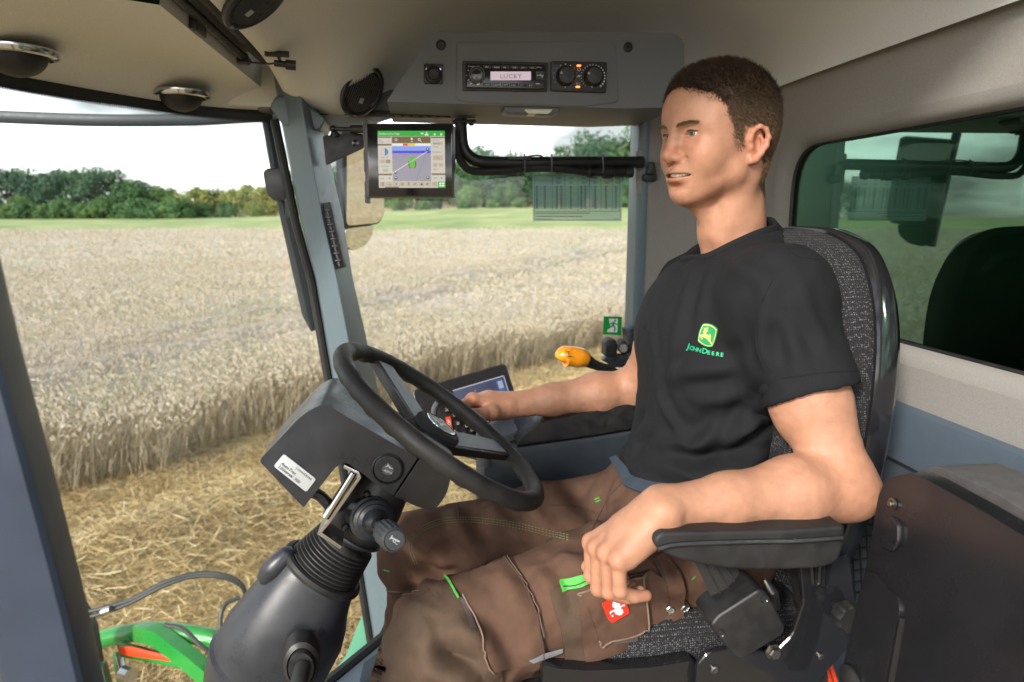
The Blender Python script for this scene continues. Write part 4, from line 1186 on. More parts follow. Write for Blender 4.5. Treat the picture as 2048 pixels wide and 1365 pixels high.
dq = lambda x, y: (1206 + (x / 100) * 37, 633.5 + (y / 100) * 37)
obj('doorway', art(poly2([dq(32, 12), dq(80, 13), dq(78, 86), dq(22, 84), dq(26, 62), dq(38, 62)]), 1.7950), 'white_print', ex)
mm = [disc2(*dq(66, 22), 2.3, 12), poly2([dq(54, 30), dq(64, 30), dq(60, 52), dq(46, 50)]), line2(dq(50, 50), dq(24, 68), 3.0), line2(dq(56, 50), dq(66, 62), 3.0), line2(dq(66, 62), dq(62, 80), 2.6), line2(dq(60, 34), dq(80, 46), 2.2), line2(dq(54, 32), dq(38, 42), 2.2), line2(dq(38, 42), dq(36, 52), 2.0), line2(dq(24, 68), dq(16, 72), 2.2)]
obj('running_figure', art(join2(*mm), 1.7946), 'sign_green', ex)

# ================================================================== outside mirror
om = thing('outside_mirror', 'tall outside mirror with smaller lower mirror beyond the side window', 'mirror', at(720, 505, Y=2.5))
mn_ = nrm(nrm(np.array((.90, .10, -.22))) - nrm(ray(725, 400)))
mp0 = at(725, 400, Y=2.45)
def on_mir(px, py, off=0):
    d = ray(px, py); t = np.dot(mp0 + mn_ * off - CAM, mn_) / np.dot(d, mn_); return CAM + d * t
mat('mirror_glass', (.86, .86, .82), .02, 1.0, var=.01)
up_ = rounded([(694, 268), (770, 262), (768, 425), (758, 446), (694, 452)], 8)
lo_ = rounded([(691, 458), (748, 451), (744, 474), (728, 494), (706, 502), (692, 492)], 7)
for nm, P in (('upper_glass', up_), ('lower_glass', lo_)):
    pts = np.array([on_mir(x, y) for x, y in P])
    obj(nm, prism(pts, -mn_ * .004), 'mirror_glass', om)
    c = P.mean(0); pts2 = np.array([on_mir(*(c + (p - c) * 1.05), -.003) for p in P])
    obj('housing', prism(pts2, -mn_ * .05, .008), 'dark_grey', om)
obj('pole', tube([on_mir(684, 200, -.02), on_mir(686, 300, -.02), on_mir(688, 440, -.02), on_mir(688, 500, -.02)], .016, 10), 'pillar_dark', om)

# ================================================================== front attachment low at the left
hd = thing('harvesting_attachment', 'bright green tubular front attachment with orange reflector outside the windscreen', 'attachment', at(300, 1340, D=2.7))
obj('upper_tube', tube(spline([at(120, 1300, D=2.75), at(190, 1282, D=2.72), at(250, 1268, D=2.7), at(320, 1263, D=2.68), at(400, 1272, D=2.65), at(480, 1290, D=2.62)], 6), .036, 14), 'machine_green', hd)
obj('diagonal_arm', tube([at(278, 1262, D=2.66), at(318, 1272, D=2.62), at(380, 1320, D=2.56), at(470, 1395, D=2.5)], .040, 4, up=(0, 1, .6)), 'machine_green', hd)
obj('cross_plate', prism(ats([(232, 1290), (340, 1318), (360, 1338), (240, 1315)], D=2.62), (0, .03, 0), .004), 'machine_green', hd)
obj('reflector', prism(ats([(238, 1294), (262, 1295), (335, 1312), (356, 1326), (250, 1312), (236, 1306)], D=2.60), (0, .008, 0), .002), 'orange_reflector', hd)
obj('leg_post', rod(at(236, 1305, D=2.68), at(250, 1400, D=2.62), .02), 'machine_green', hd)
obj('spindle', tube([at(238, 1310, D=2.64), at(246, 1345, D=2.62), at(247, 1346, D=2.62), at(262, 1352, D=2.6)], [.012, .012, .03, .03], 10), 'steel', hd)
obj('hydraulic_cylinder', tube([at(395, 1318, D=2.58), at(430, 1332, D=2.57)], .018, 12), 'steel', hd)
g = prism(ats(rounded([(130, 1215), (150, 1208), (166, 1222), (185, 1262), (196, 1330), (205, 1400), (150, 1400)], 6), D=2.5), (0, .05, 0), .01)
obj('rubber_guard', g, 'black_rubber', hd)
obj('guard_plate', prism(ats([(150, 1340), (205, 1335), (222, 1400), (160, 1410)], D=2.45), (0, .04, 0), .006), 'machine_dark_green', hd)
hs = thing('hydraulic_hoses', 'pair of grey hydraulic hoses arching over the green frame', 'hose', at(480, 1290, D=2.6))
for k, dz in ((0, 0), (1, 10)):
    obj('hose', tube(spline([at(140, 1232 + dz, D=2.5), at(200, 1218 + dz, D=2.5), at(260, 1200 + dz * .6, D=2.52), at(330, 1165 + dz * .6, D=2.55), at(390, 1148 + dz * .5, D=2.58), at(445, 1150 + dz * .5, D=2.6), at(480, 1166 + dz * .4, D=2.62), at(492, 1190, D=2.64)], 8), .0085, 8), 'hose_rubber', hs)
obj('hose', tube(spline([at(418, 1308, D=2.55), at(438, 1270, D=2.58), at(442, 1230, D=2.6), at(452, 1208, D=2.62), at(480, 1195, D=2.64)], 8), .0085, 8), 'hose_rubber', hs)
obj('hose', tube(spline([at(330, 1250, D=2.55), at(365, 1258, D=2.53), at(395, 1285, D=2.5), at(420, 1305, D=2.5)], 8), .0085, 8), 'hose_rubber', hs)
obj('fitting', rod(at(205, 1225, D=2.49), at(222, 1219, D=2.49), .014), 'steel', hs)
# ================================================================== steering column, assist unit, wheel
PXM = 1.10 / FPX                                   # metres per picture pixel about the wheel
CYL = 1.05
col = thing('steering_column', 'dark grey steering column with ribbed bellows and horn stalk', 'steering column', at(560, 1420, Y=CYL))
def ring_at(c, ax, r, ry, n=40, p=2.0):
    ax = nrm(ax); e1 = nrm(np.cross((0, 1.0, 0), ax)); e2 = np.array((0, 1.0, 0)); e2 = nrm(e2 - ax * np.dot(e2, ax))
    a = np.linspace(0, 2 * math.pi, n, endpoint=False)
    ca, sa = np.cos(a), np.sin(a)
    ca, sa = np.sign(ca) * abs(ca) ** (2 / p), np.sign(sa) * abs(sa) ** (2 / p)
    return c + ca[:, None] * e1 * r + sa[:, None] * e2 * ry
def rings_geo(rs, caps=True):
    n = len(rs[0]); V = np.vstack(rs); F = []
    for i in range(len(rs) - 1):
        for q in range(n): F.append((i * n + q, i * n + (q + 1) % n, (i + 1) * n + (q + 1) % n, (i + 1) * n + q))
    if caps: F += [tuple(range(n - 1, -1, -1)), tuple((len(rs) - 1) * n + q for q in range(n))]
    return V, F
axd = nrm((.61, 0, .79))
def colp(s_, c_):                                   # along the column from the bellows' foot, and across
    x, y = 645 - .626 * s_ + .78 * c_, 1140 + .78 * s_ + .626 * c_
    return at(x, y, Y=CYL)
base = [(0, 0, 78), (14, 1, 82), (49, 6, 92), (80, 14, 104), (110, 20, 112), (173, 25, 119), (230, 36, 119), (270, 60, 120), (320, 100, 122), (400, 160, 124)]
rs = [ring_at(colp(s_, c_), axd, r * PXM, r * PXM * .84, p=2.3) for s_, c_, r in base][::-1]
rs.append(ring_at(colp(-3, 0), axd, 70 * PXM, 60 * PXM))
obj('column_housing', rings_geo(rs), 'dark_grey', col, angle=60)
rs = [ring_at(colp(420, 175), axd, 131 * PXM, 112 * PXM, p=2.3), ring_at(colp(320, 100), axd, 129 * PXM, 110 * PXM, p=2.3), ring_at(colp(270, 60), axd, 127 * PXM, 108 * PXM, p=2.3), ring_at(colp(222, 35), axd, 126 * PXM, 106 * PXM, p=2.3), ring_at(colp(215, 34), axd, 119 * PXM, 99 * PXM, p=2.3)]
obj('lower_cover', rings_geo(rs), 'dark_grey', col, angle=40)
obj('collar', tube(ring_at(colp(0, 0), axd, 79 * PXM, 67 * PXM), .0075, 8, closed=True), 'black_rubber', col)
# bellows
b0, b1 = colp(-2, 0), colp(-74, 0)
prof = []
NB = 9
for i in range(NB * 6 + 1):
    t = i / (NB * 6); k = i % 6
    wv_ = (0, 2.2, 6.5, 8.5, 6.5, 2.2)[k]
    prof.append(ring_at(b0 + (b1 - b0) * t, axd, (76 - 13 * t - wv_) * PXM, (66 - 12 * t - wv_) * PXM))
obj('bellows', rings_geo(prof), 'black_rubber', col, angle=180)
# pod on the housing's front
obj('lever_pod', tube(spline([at(524, 1168, Y=1.03), at(536, 1150, Y=1.03), at(554, 1130, Y=1.03), at(574, 1112, Y=1.035), at(588, 1102, Y=1.04)], 6),
                      np.interp(np.linspace(0, 1, 25), [0, .12, .4, .8, 1], [.004, .013, .018, .016, .008]), 16), 'dark_grey', col, angle=180)
# oval boss with adjuster lever
bp_ = at(603, 1330, Y=.935)
obj('adjuster_boss', lathe([(.034, -.03), (.032, .002), (.026, .006), (.024, .003), (.022, .012), (0, .014)], bp_, nrm((.15, -1, .05)), 30, sx=.8, sy=1.15), 'black_plastic', col)
obj('adjuster_lever', tube([at(606, 1335, Y=.92), at(600, 1355, Y=.90), at(588, 1420, Y=.87)], [.012, .012, .016], 12), 'black_rubber', col)
# neck housing and the joint up to the wheel
nk = [(696, 1070, 50), (702, 1062, 62), (722, 1034, 69), (744, 1000, 67), (764, 968, 60), (792, 932, 52), (835, 893, 40), (858, 872, 30)]
rs = [ring_at(at(x, y, Y=CYL), axd, r * PXM, r * PXM * .92) for x, y, r in nk]
obj('neck_housing', rings_geo(rs), 'black_plastic', col, angle=70)
obj('neck_seam', tube(ring_at(at(705, 1058, Y=CYL), axd, 65 * PXM, 60 * PXM), .003, 6, closed=True), 'dark_grey', col)
for x, y in ((690, 1055), (733, 990)):
    obj('screw_hole', lathe([(.0055, -.004), (.0055, .0008), (.003, -.001), (0, -.001)], at(x, y, Y=.985 if y > 1000 else 1.0), (-.1, -1, .1), 14), 'black_gloss', col)
# stalk with stepped boot and ribbed knob
s0, s1 = at(742, 1036, Y=1.0), at(789, 1081, Y=.865)
sd = nrm(s1 - s0); sl = np.linalg.norm(s1 - s0)
obj('stalk_boot', lathe([(.037, -.02), (.034, .0), (.034, .008), (.030, .010), (.030, .017), (.025, .020), (.025, .027), (.020, .030), (.016, .040), (.010, .046), (.010, sl - .05)], s0, sd, 36), 'dark_grey', col)
kn = sl - .055
V, F = lathe([(.010, kn), (.0165, kn + .001), (.0176, kn + .006), (.0176, kn + .046), (.0167, kn + .052), (.0145, kn + .055), (.0134, kn + .0535), (.0128, kn + .055), (.0, kn + .056)], s0, sd, 96)
a = np.arange(96)
for i in (2, 3):
    c = s0 + sd * (kn + (.006, .046)[i - 2])
    m = (1 + .045 * np.clip(np.sin(a * 2 * math.pi / 6) * 2, -1, 1))[:, None]
    V[i * 96:(i + 1) * 96] = c + (V[i * 96:(i + 1) * 96] - c) * m
knob = obj('stalk_knob', (V, F), 'mid_grey', col, angle=28)
# horn sign on the knob's end
ex_ = nrm(np.cross((0, 0, 1.0), sd)); ey_ = np.cross(sd, ex_)
hx, hy = ex_ * math.cos(.75) + ey_ * math.sin(-.75), ex_ * math.sin(.75) + ey_ * math.cos(.75)
hg_ = join2(ring2(0, -.0005, .0016, .0030, 16), poly2([(-.009, .0045), (-.0075, .0045), (-.0065, .002), (.003, .0035), (.008, .0035), (.008, .0012), (-.0065, -.0005), (-.0078, -.003), (-.009, -.003)]), line2((.003, -.003), (.008, -.003), .0012))
hg = (hg_[0] * .85, hg_[1])
obj('horn_sign', on_plane(hg, s0 + sd * (kn + .0566), hx, hy, 0), 'white_print', knob)

# ---- assist unit
au = thing('steering_assist_unit', 'dark grey steering assist motor unit clamped under the steering wheel', 'motor unit', at(606, 1016, Y=.95))
main = rounded([(517, 922), (607, 826), (648, 806), (700, 838), (836, 916), (786, 992), (745, 964), (723, 946), (690, 924), (672, 934), (607, 1016)], [10, 30, 34, 20, 3, 3, 8, 8, 14, 14, 2])
obj('body', yprism(main, .945, 1.11, .010, 4), 'dark_grey', au, angle=30)
endp = rounded([(839, 918), (884, 940), (902, 956), (893, 990), (870, 1022), (838, 1016), (789, 994)], [3, 16, 14, 10, 24, 10, 3])
obj('motor_cover', yprism(endp, .947, 1.09, .012, 4), 'black_plastic', au, angle=30)
AY = .945
bt = at(776, 938, Y=AY)
obj('button_ring', lathe([(.0235, -.002), (.0235, .001), (.0215, .0028), (.0205, .0010), (.0205, -.002)], bt, (0, -1, 0), 36), 'black_plastic', au)
b_ = obj('auto_button', lathe([(.0200, -.003), (.0200, .0015), (.0185, .0026), (0, .0030)], bt, (0, -1, 0), 36), 'dark_grey', au)
obj('button_badge', lathe([(.0085, .0028), (.0082, .0036), (0, .0037)], bt, (0, -1, 0), 24), 'mid_grey', b_)
def rot2(g, ang, o):
    c, s = math.cos(ang), math.sin(ang); V = np.asarray(g[0])[:, :2]
    return np.stack((o[0] + V[:, 0] * c - V[:, 1] * s, o[1] + V[:, 0] * s + V[:, 1] * c), 1), g[1]
def flip(g): return np.asarray(g[0])[:, :2] * np.array((1, -1)), g[1]
lg = [rot2(flip(text_geo('AUTO', 6.2, bold=.01)), .42, (767, 942.5)), poly2([(776, 926), (778, 932), (783, 937), (777, 934)]), poly2([(776, 926), (775, 934), (770, 934.5), (774, 932)]), line2((778, 936), (786, 938.5), 1.2)]
obj('button_lettering', art(join2(*lg), AY - .0040), 'white_print', b_)
mat('label_silver', (.50, .53, .55), .42, .25, var=.03)
lp = obj('label_plate', yprism(rounded([(567.6, 908.6), (632.4, 959), (612.6, 985), (547, 933)], 5), AY - .0016, AY + .001, .0004), 'label_silver', au)
an = math.atan2(50.4, 64.8)
lg = [rot2(flip(text_geo('AutoTrac', 9.4, shear=.25, bold=.012)), an, (560.5, 928.5)), rot2(flip(text_geo('Universal', 9.4, shear=.25, bold=.012)), an, (555.5, 935.0)), rot2(flip(text_geo('300', 9.4)), an, (586.5, 959.6)),
      rot2(flip(text_geo('J', 7.6)), an, (591, 938.0)), rot2(flip(text_geo('OHN', 6.2, spacing=1.05)), an, (594, 940.4)), rot2(flip(text_geo('D', 7.6)), an, (606.5, 950.2)), rot2(flip(text_geo('EERE', 6.2, spacing=1.05)), an, (611.0, 953.8))]
obj('label_lettering', art(join2(*lg), AY - .0021), 'black_print', lp)
br = [(688, 930), (718, 944), (723, 956), (658, 1050), (644, 1066), (684, 1094), (680, 1099), (634, 1069), (652, 1044), (714, 957), (711, 950), (686, 937)]
obj('clamp_bracket', yprism(br, .955, 1.0, .001), 'steel', au)
obj('clamp_bolt', rod(at(708, 946, Y=.95), at(652, 1035, Y=.95), .0055), 'chrome', au)
obj('cable', tube(spline([at(625, 985, Y=1.0), at(640, 992, Y=1.0), at(652, 1004, Y=1.0), at(664, 1018, Y=1.02), at(670, 1030, Y=1.04)], 6), .0085, 10), 'black_rubber', au)

# ---- wheel
WC = at(884, 846, Y=CYL)
wn_ = nrm((.61, 0, .79)); wu = nrm(np.array((.79, 0, -.61))); wv = np.array((0, 1.0, 0))
WR, wr = .187, .0148
sw = thing('steering_wheel', 'black three spoke steering wheel with grip bumps under the rim', 'steering wheel', WC)
nth = 180; th = np.linspace(0, 2 * math.pi, nth, endpoint=False); V = []
for t in th:
    d = wu * math.cos(t) + wv * math.sin(t)
    q = np.linspace(0, 2 * math.pi, 20, endpoint=False)
    und = np.clip(-np.sin(q + .3), 0, 1) ** 2
    bump = 1 + .16 * und * max(0, math.sin(t * 30)) ** .7 if True else 1
    V.append(WC + d * WR + wr * (np.cos(q) * bump)[:, None] * d + wr * .95 * (np.sin(q) * bump)[:, None] * wn_)
V = np.vstack(V); F = [(i * 20 + q, i * 20 + (q + 1) % 20, ((i + 1) % nth) * 20 + (q + 1) % 20, ((i + 1) % nth) * 20 + q) for i in range(nth) for q in range(20)]
obj('rim', (V, F), 'black_rubber', sw, angle=180)
hub = WC - wn_ * .024
for ang in (134, 38, 270):
    d = wu * math.cos(R_(ang)) + wv * math.sin(R_(ang)); s = np.cross(wn_, d)
    P0, P1 = hub + d * .03, WC + d * (WR - .006) - wn_ * .002
    A = [P0 + s * .029 + wn_ * .004, P0 - s * .029 + wn_ * .004, P0 - s * .023 - wn_ * .016, P0 + s * .023 - wn_ * .016]
    B = [P1 + s * .026 + wn_ * .004, P1 - s * .026 + wn_ * .004, P1 - s * .019 - wn_ * .012, P1 + s * .019 - wn_ * .012]
    sp = obj('spoke', bev(loft(A, B), .003, 2), 'black_plastic', sw)
    A = [P0 + s * .022 + wn_ * .0045, P0 - s * .022 + wn_ * .0045, P0 - s * .022 + wn_ * .002, P0 + s * .022 + wn_ * .002]
    B = [P1 + s * .019 + wn_ * .0045 - d * .012, P1 - s * .0195 + wn_ * .0045 - d * .012, P1 - s * .0195 + wn_ * .002 - d * .012, P1 + s * .019 + wn_ * .002 - d * .012]
    obj('spoke_inlay', bev(loft(A, B), .0008, 1), 'mid_grey', sp)
obj('hub', lathe([(.045, -.03), (.047, -.008), (.040, .002), (.038, .004)], hub, wn_, 36), 'black_plastic', sw)
mat('hub_weave', (.02, .02, .022), .75, var=.35, vscale=900, bump=.8, bscale=1500)
hb = obj('hub_cap', lathe([(.034, .002), (.040, .006), (.0405, .014), (.037, .019), (.030, .0205), (0, .021)], hub, wn_, 36), 'hub_weave', sw)
obj('cap_ring', lathe([(.0275, .020), (.0275, .0222), (.0258, .0226), (.0250, .0215)], hub, wn_, 36), 'chrome', hb)
obj('cap_disc', lathe([(.0255, .0210), (.0250, .0218), (0, .0220)], hub, wn_, 36), 'dark_grey', hb)
# leaping deer outline (y up, faces left), unit box
DEER = [(0.02, .43), (.10, .50), (.22, .50), (.30, .60), (.33, .70), (.24, .71), (.22, .75), (.30, .80), (.40, .80), (.49, .83), (.50, .79), (.42, .74), (.42, .62), (.48, .53), (.66, .49), (.80, .44),
        (.80, .56), (.84, .58), (.88, .50), (.85, .40), (.86, .28), (.92, .10), (.97, .00), (.90, .02), (.82, .16), (.70, .28), (.62, .36), (.42, .36), (.26, .40), (.16, .43), (.13, .40), (.20, .30), (.25, .22), (.21, .20), (.13, .28), (.06, .38)]
ANT = [[(.31, .80), (.26, .90), (.22, .92), (.245, .94), (.31, .88), (.36, .80)], [(.33, .82), (.36, 1.0), (.385, 1.0), (.38, .82)], [(.40, .82), (.46, .92), (.47, 1.02), (.50, 1.02), (.50, .90), (.43, .81)]]
def deer2(s, o):
    return join2(*[poly2(np.array(P) * s + np.array(o)) for P in [DEER] + ANT])
obj('cap_emblem', on_plane(deer2(.034, (-.017, -.017)), hub + wn_ * .0224, nrm(wu * .3 + wv * .95), nrm(-wu * .95 + wv * .3), 0), 'white_print', hb)

# ================================================================== driver seat
def seat_mat(name, dark, light, sc):
    m = bpy.data.materials.new(name); m.use_nodes = True; nt = m.node_tree; b = nt.nodes['Principled BSDF']
    tc = nt.nodes.new('ShaderNodeTexCoord')
    vo = nt.nodes.new('ShaderNodeTexVoronoi'); vo.inputs['Scale'].default_value = sc; vo.inputs['Randomness'].default_value = .35
    no = nt.nodes.new('ShaderNodeTexNoise'); no.inputs['Scale'].default_value = sc * .9; no.inputs['Detail'].default_value = 3
    nl = nt.nodes.new('ShaderNodeTexNoise'); nl.inputs['Scale'].default_value = 9
    ml = nt.nodes.new('ShaderNodeMath'); ml.operation = 'SUBTRACT'
    cr = nt.nodes.new('ShaderNodeValToRGB'); cr.color_ramp.elements[0].position = .12; cr.color_ramp.elements[0].color = (*dark, 1); cr.color_ramp.elements[1].position = .42; cr.color_ramp.elements[1].color = (*light, 1)
    for n in (vo, no, nl): nt.links.new(tc.outputs['Object'], n.inputs['Vector'])
    nt.links.new(no.outputs['Fac'], ml.inputs[0]); nt.links.new(vo.outputs['Distance'], ml.inputs[1]); nt.links.new(ml.outputs[0], cr.inputs[0])
    nt.links.new(cr.outputs[0], b.inputs['Base Color']); b.inputs['Roughness'].default_value = .9
    bp = nt.nodes.new('ShaderNodeBump'); bp.inputs['Strength'].default_value = .9; bp.inputs['Distance'].default_value = .002
    nt.links.new(vo.outputs['Distance'], bp.inputs['Height']); bp.invert = True; nt.links.new(bp.outputs[0], b.inputs['Normal'])
    MATS[name] = m
seat_mat('seat_weave', (.008, .008, .010), (.13, .13, .135), 300)
SY = 1.08
mat('bolt_steel', (.22, .21, .20), .38, 1.0, var=.15, vscale=200)
ds = thing('driver_seat', 'black and grey woven driver seat with armrest under the man', 'seat', (.35, SY, 2.0))
def back_x(z): return .540 + (z - 2.5) * .07
ol = spline([(-.19, 2.44), (-.225, 2.55), (-.238, 2.70), (-.222, 2.84), (-.170, 2.935), (-.09, 2.970), (.0, 2.977), (.09, 2.970), (.170, 2.935), (.222, 2.84), (.238, 2.70), (.225, 2.55), (.19, 2.44)], 6)
def back_ring(s, dx, zc=2.72):
    return np.array([(back_x(zc + (z - zc) * s) + dx, SY + y * s, zc + (z - zc) * s) for y, z in ol])
rs = [back_ring(.60, -.030), back_ring(.80, -.032), back_ring(.91, -.024), back_ring(.965, -.008), back_ring(.995, .018), back_ring(1.0, .050), back_ring(.985, .066), back_ring(.95, .072)]
obj('backrest', rings_geo(rs), 'seat_weave', ds, angle=180)
rs = [back_ring(.97, .060), back_ring(1.008, .062), back_ring(1.018, .070), back_ring(1.012, .092), back_ring(.95, .108), back_ring(.6, .115)]
obj('back_shell', rings_geo(rs), 'black_gloss', ds, angle=50)
obj('cushion', box((.385, SY, 2.375), (.36, .50, .13), b=.045, seg=4), 'seat_weave', ds, angle=60)
obj('seat_pan', box((.30, SY, 2.33), (.56, .52, .03), b=.01), 'black_plastic', ds)
obj('suspension', box((.32, SY, 2.17), (.44, .42, .30), b=.02), 'black_rubber', ds)
obj('side_rail', yprism(rounded([(1086, 1330), (1120, 1338), (1180, 1342), (1300, 1336), (1385, 1322), (1405, 1345), (1420, 1420), (1080, 1440)], 8), .805, .83, .006), 'black_gloss', ds)
sb = rounded([(1395, 1330), (1415, 1306), (1490, 1292), (1545, 1310), (1585, 1270), (1608, 1205), (1600, 1160), (1594, 1110), (1700, 1110), (1716, 1230), (1700, 1295), (1655, 1345), (1610, 1420), (1390, 1420)], 10)
pl_ = obj('side_bracket', yprism(sb, .79, .80, .004, 3), 'black_gloss', ds)
sb2 = rounded([(1598, 1105), (1650, 1105), (1652, 1190), (1606, 1200)], 6)
obj('bracket_rib', yprism(sb2, .784, .79, .003), 'black_gloss', pl_)
obj('slot_rim', tube(ats(rounded([(1622, 1120), (1640, 1120), (1638, 1168), (1626, 1170)], 8), Y=.783), .003, 6, closed=True), 'black_gloss', pl_)
for x, y, r, six in ((1545, 1302, .0085, True), (1428, 1339, .006, False), (1640, 1312, .005, False)):
    p = at(x, y, Y=.79)
    bo = obj('bolt', lathe([(r * 1.4, 0), (r * 1.4, .002), (r, .002), (r, .008), (r * .85, .010), (0, .010)] if six else [(r, 0), (r, .003), (r * .6, .004), (0, .0035)], p, (0, -1, 0), 6 if six else 18), 'bolt_steel', pl_, angle=20)
V, F = lathe([(.010, -.01), (.010, .004), (.0185, .006), (.0200, .010), (.0200, .020), (.0175, .025), (.0, .026)], at(1683, 1221, Y=.785), (0, -1, 0), 60)
c = at(1683, 1221, Y=.785); am = np.arange(60)
for i in range(2, 6):
    d = V[i * 60:(i + 1) * 60] - c; ax = d[:, 1:2] * np.array((0, 1.0, 0)); V[i * 60:(i + 1) * 60] = c + ax + (d - ax) * (1 + .07 * np.sin(am / 60 * 2 * math.pi * 9))[:, None]
obj('adjuster_knob', (V, F), 'black_rubber', ds, angle=30)
# left armrest
arp = rounded([(1308, 1082), (1322, 1066), (1400, 1064), (1560, 1062), (1692, 1052), (1688, 1095), (1676, 1126), (1640, 1138), (1540, 1142), (1440, 1138), (1350, 1118), (1314, 1100)], [10, 10, 30, 40, 10, 10, 14, 20, 40, 40, 30, 10])
ar = obj('armrest', yprism(arp, .712, .79, .012, 4), 'black_rubber', ds, angle=50)
obj('armrest_crease', tube(spline(ats([(1316, 1098), (1345, 1091), (1400, 1087), (1500, 1084), (1600, 1082), (1684, 1076)], Y=.7105), 6), .0035, 6), 'black_plastic', ar)
obj('armrest_post', yprism([(1592, 1100), (1660, 1100), (1690, 1240), (1610, 1240)], .80, .83, .005), 'black_plastic', ds)
# belt reel and strap
sbt = thing('seat_belt', 'dark lap belt strap coming from its grey reel beside the seat', 'seat belt', at(1490, 1310, Y=.76))
obj('reel_housing', yprism(rounded([(1422, 1252), (1435, 1234), (1519, 1180), (1535, 1186), (1572, 1256), (1566, 1272), (1486, 1320), (1470, 1316), (1434, 1274)], [8, 10, 10, 10, 10, 10, 14, 10, 10]), .735, .79, .009, 3), 'black_plastic', sbt)
for x, y in ((1441, 1268), (1529, 1198)):
    obj('reel_hole', lathe([(.0055, -.002), (.0055, .0006), (.004, -.001), (0, -.001)], at(x, y, Y=.7345), (0, -1, 0), 14), 'black_gloss', sbt)
mat('belt_weave', (.011, .010, .0105), .9, var=.25, vscale=700, bump=.5, bscale=900)
G = []
for t in np.linspace(0, 1, 12):
    a = np.array((1385, 1115)) * (1 - t) + np.array((1440, 1232)) * t; b_ = np.array((1450, 1108)) * (1 - t) + np.array((1512, 1190)) * t
    Yt = .80 - .04 * t
    G.append([at(*(a * (1 - u) + b_ * u), Y=Yt - .004 * math.sin(u * math.pi)) for u in np.linspace(0, 1, 9)])
obj('strap', sheet(np.array(G)), 'belt_weave', sbt, angle=60)
G2 = np.array(G)
for u in (2, 4, 6):
    obj('strap_rib', tube(G2[:, u] + np.array((0, -.0012, 0)), .0014, 5), 'belt_weave', sbt)
obj('reel_guide', tube(ats([(1436, 1222), (1512, 1172)], Y=.755), .006, 8), 'black_plastic', sbt)
obj('buckle_tongue', tube([at(1530, 1160, Y=.80), at(1545, 1185, Y=.79), at(1552, 1215, Y=.79)], [.004, .008, .006], 10), 'black_plastic', sbt)

# ================================================================== control console on the far side
rc = thing('side_console', 'dark grey side console with padded armrest under the right forearm', 'console', at(1140, 1000, Y=1.42))
obj('armrest_pad', yprism(rounded([(1034, 892), (1046, 872), (1084, 846), (1120, 838), (1310, 797), (1310, 850), (1180, 872)], [4, 14, 16, 10, 4, 4, 10]), 1.345, 1.47, .010, 3), 'black_plastic', rc)
obj('body', yprism(rounded([(968, 918), (1034, 896), (1180, 876), (1312, 855), (1312, 1060), (968, 1080)], 6), 1.35, 1.56, .008), 'pillar_dark', rc)
obj('front_tray', yprism(rounded([(930, 915), (1010, 872), (1060, 850), (1080, 860), (1030, 890), (968, 925)], 4), 1.40, 1.60, .005), 'mid_grey', rc)
obj('orange_switch', box(at(1013, 876, Y=1.42), (.014, .01, .008), b=.002), 'orange_reflector', rc)
# tablet terminal
tb = thing('tablet_terminal', 'tilted black tablet terminal with blue page behind the steering wheel', 'tablet', at(935, 900, Y=1.55))
q = [at(813, 787, Y=1.60), at(1001, 732, Y=1.60), at(1058, 836, Y=1.52), at(868, 905, Y=1.52)]
tux = nrm(q[1] - q[0]); tuy = q[0] - q[3]; tw, thh = np.linalg.norm(q[1] - q[0]), np.linalg.norm(tuy); tuy = nrm(tuy - tux * np.dot(tuy, tux)); tun = np.cross(tux, tuy)
tc_ = sum(q) / 4; trot = np.stack((tux, tuy, tun), 1)
rp = rounded([(-tw / 2, -thh / 2), (tw / 2, -thh / 2), (tw / 2, thh / 2), (-tw / 2, thh / 2)], .012)
obj('case', prism(np.array([tc_ + tux * a + tuy * b for a, b in rp]), -tun * .022, .004), 'black_plastic', tb)
obj('front_glass', prism(np.array([tc_ + tux * a * .97 + tuy * b * .95 + tun * .001 for a, b in rp]), -tun * .002), 'black_gloss', tb)
em('page_blue', (.003, .016, .09), .3); em('page_cyan', (.01, .08, .30), .3); em('page_white', (.40, .45, .55), .22); em('page_red', (.5, .02, .03), .4)
def tbl(name, gs, m, lift): return obj(name, on_plane(join2(*[(np.asarray(g[0]) * np.array((tw, thh)) / 100 , g[1]) for g in gs]), tc_ - tux * tw / 2 - tuy * thh / 2, tux, tuy, lift), m, tb, smooth=False)
tbl('page', [rect2(40, 20, 94, 80)], 'page_blue', .0016)
tbl('page_frame', [rect2(40, 79, 94, 81), rect2(93.4, 20, 94.6, 80), rect2(40, 19, 94, 20)], 'page_white', .0020)
tbl('page_drawing', [rect2(85, 24, 92, 76), ring2(66, 50, 6, 6.8, 24), rect2(62, 44, 82, 45), rect2(62, 58, 82, 59), rect2(81, 44, 82, 59), line2((52, 62), (60, 68), .7), line2((60, 40), (70, 62), .6), line2((70, 40), (78, 62), .6)], 'page_cyan', .0020)
tbl('page_signs', [rect2(86, 62, 91, 74), rect2(86, 46, 91, 49), disc2(56, 66, .8, 8), disc2(62, 70, .8, 8), disc2(50, 60, .8, 8), rect2(43, 58, 45, 62)], 'page_white', .0024)
tbl('page_gauge', [poly2([(20, 34), (27, 55), (33, 58), (32, 26)]), poly2([(9, 30), (13, 42), (18, 44), (17, 20)])], 'page_white', .0020)
tbl('page_gauge_red', [rect2(12, 28, 15, 33)], 'page_red', .0024)
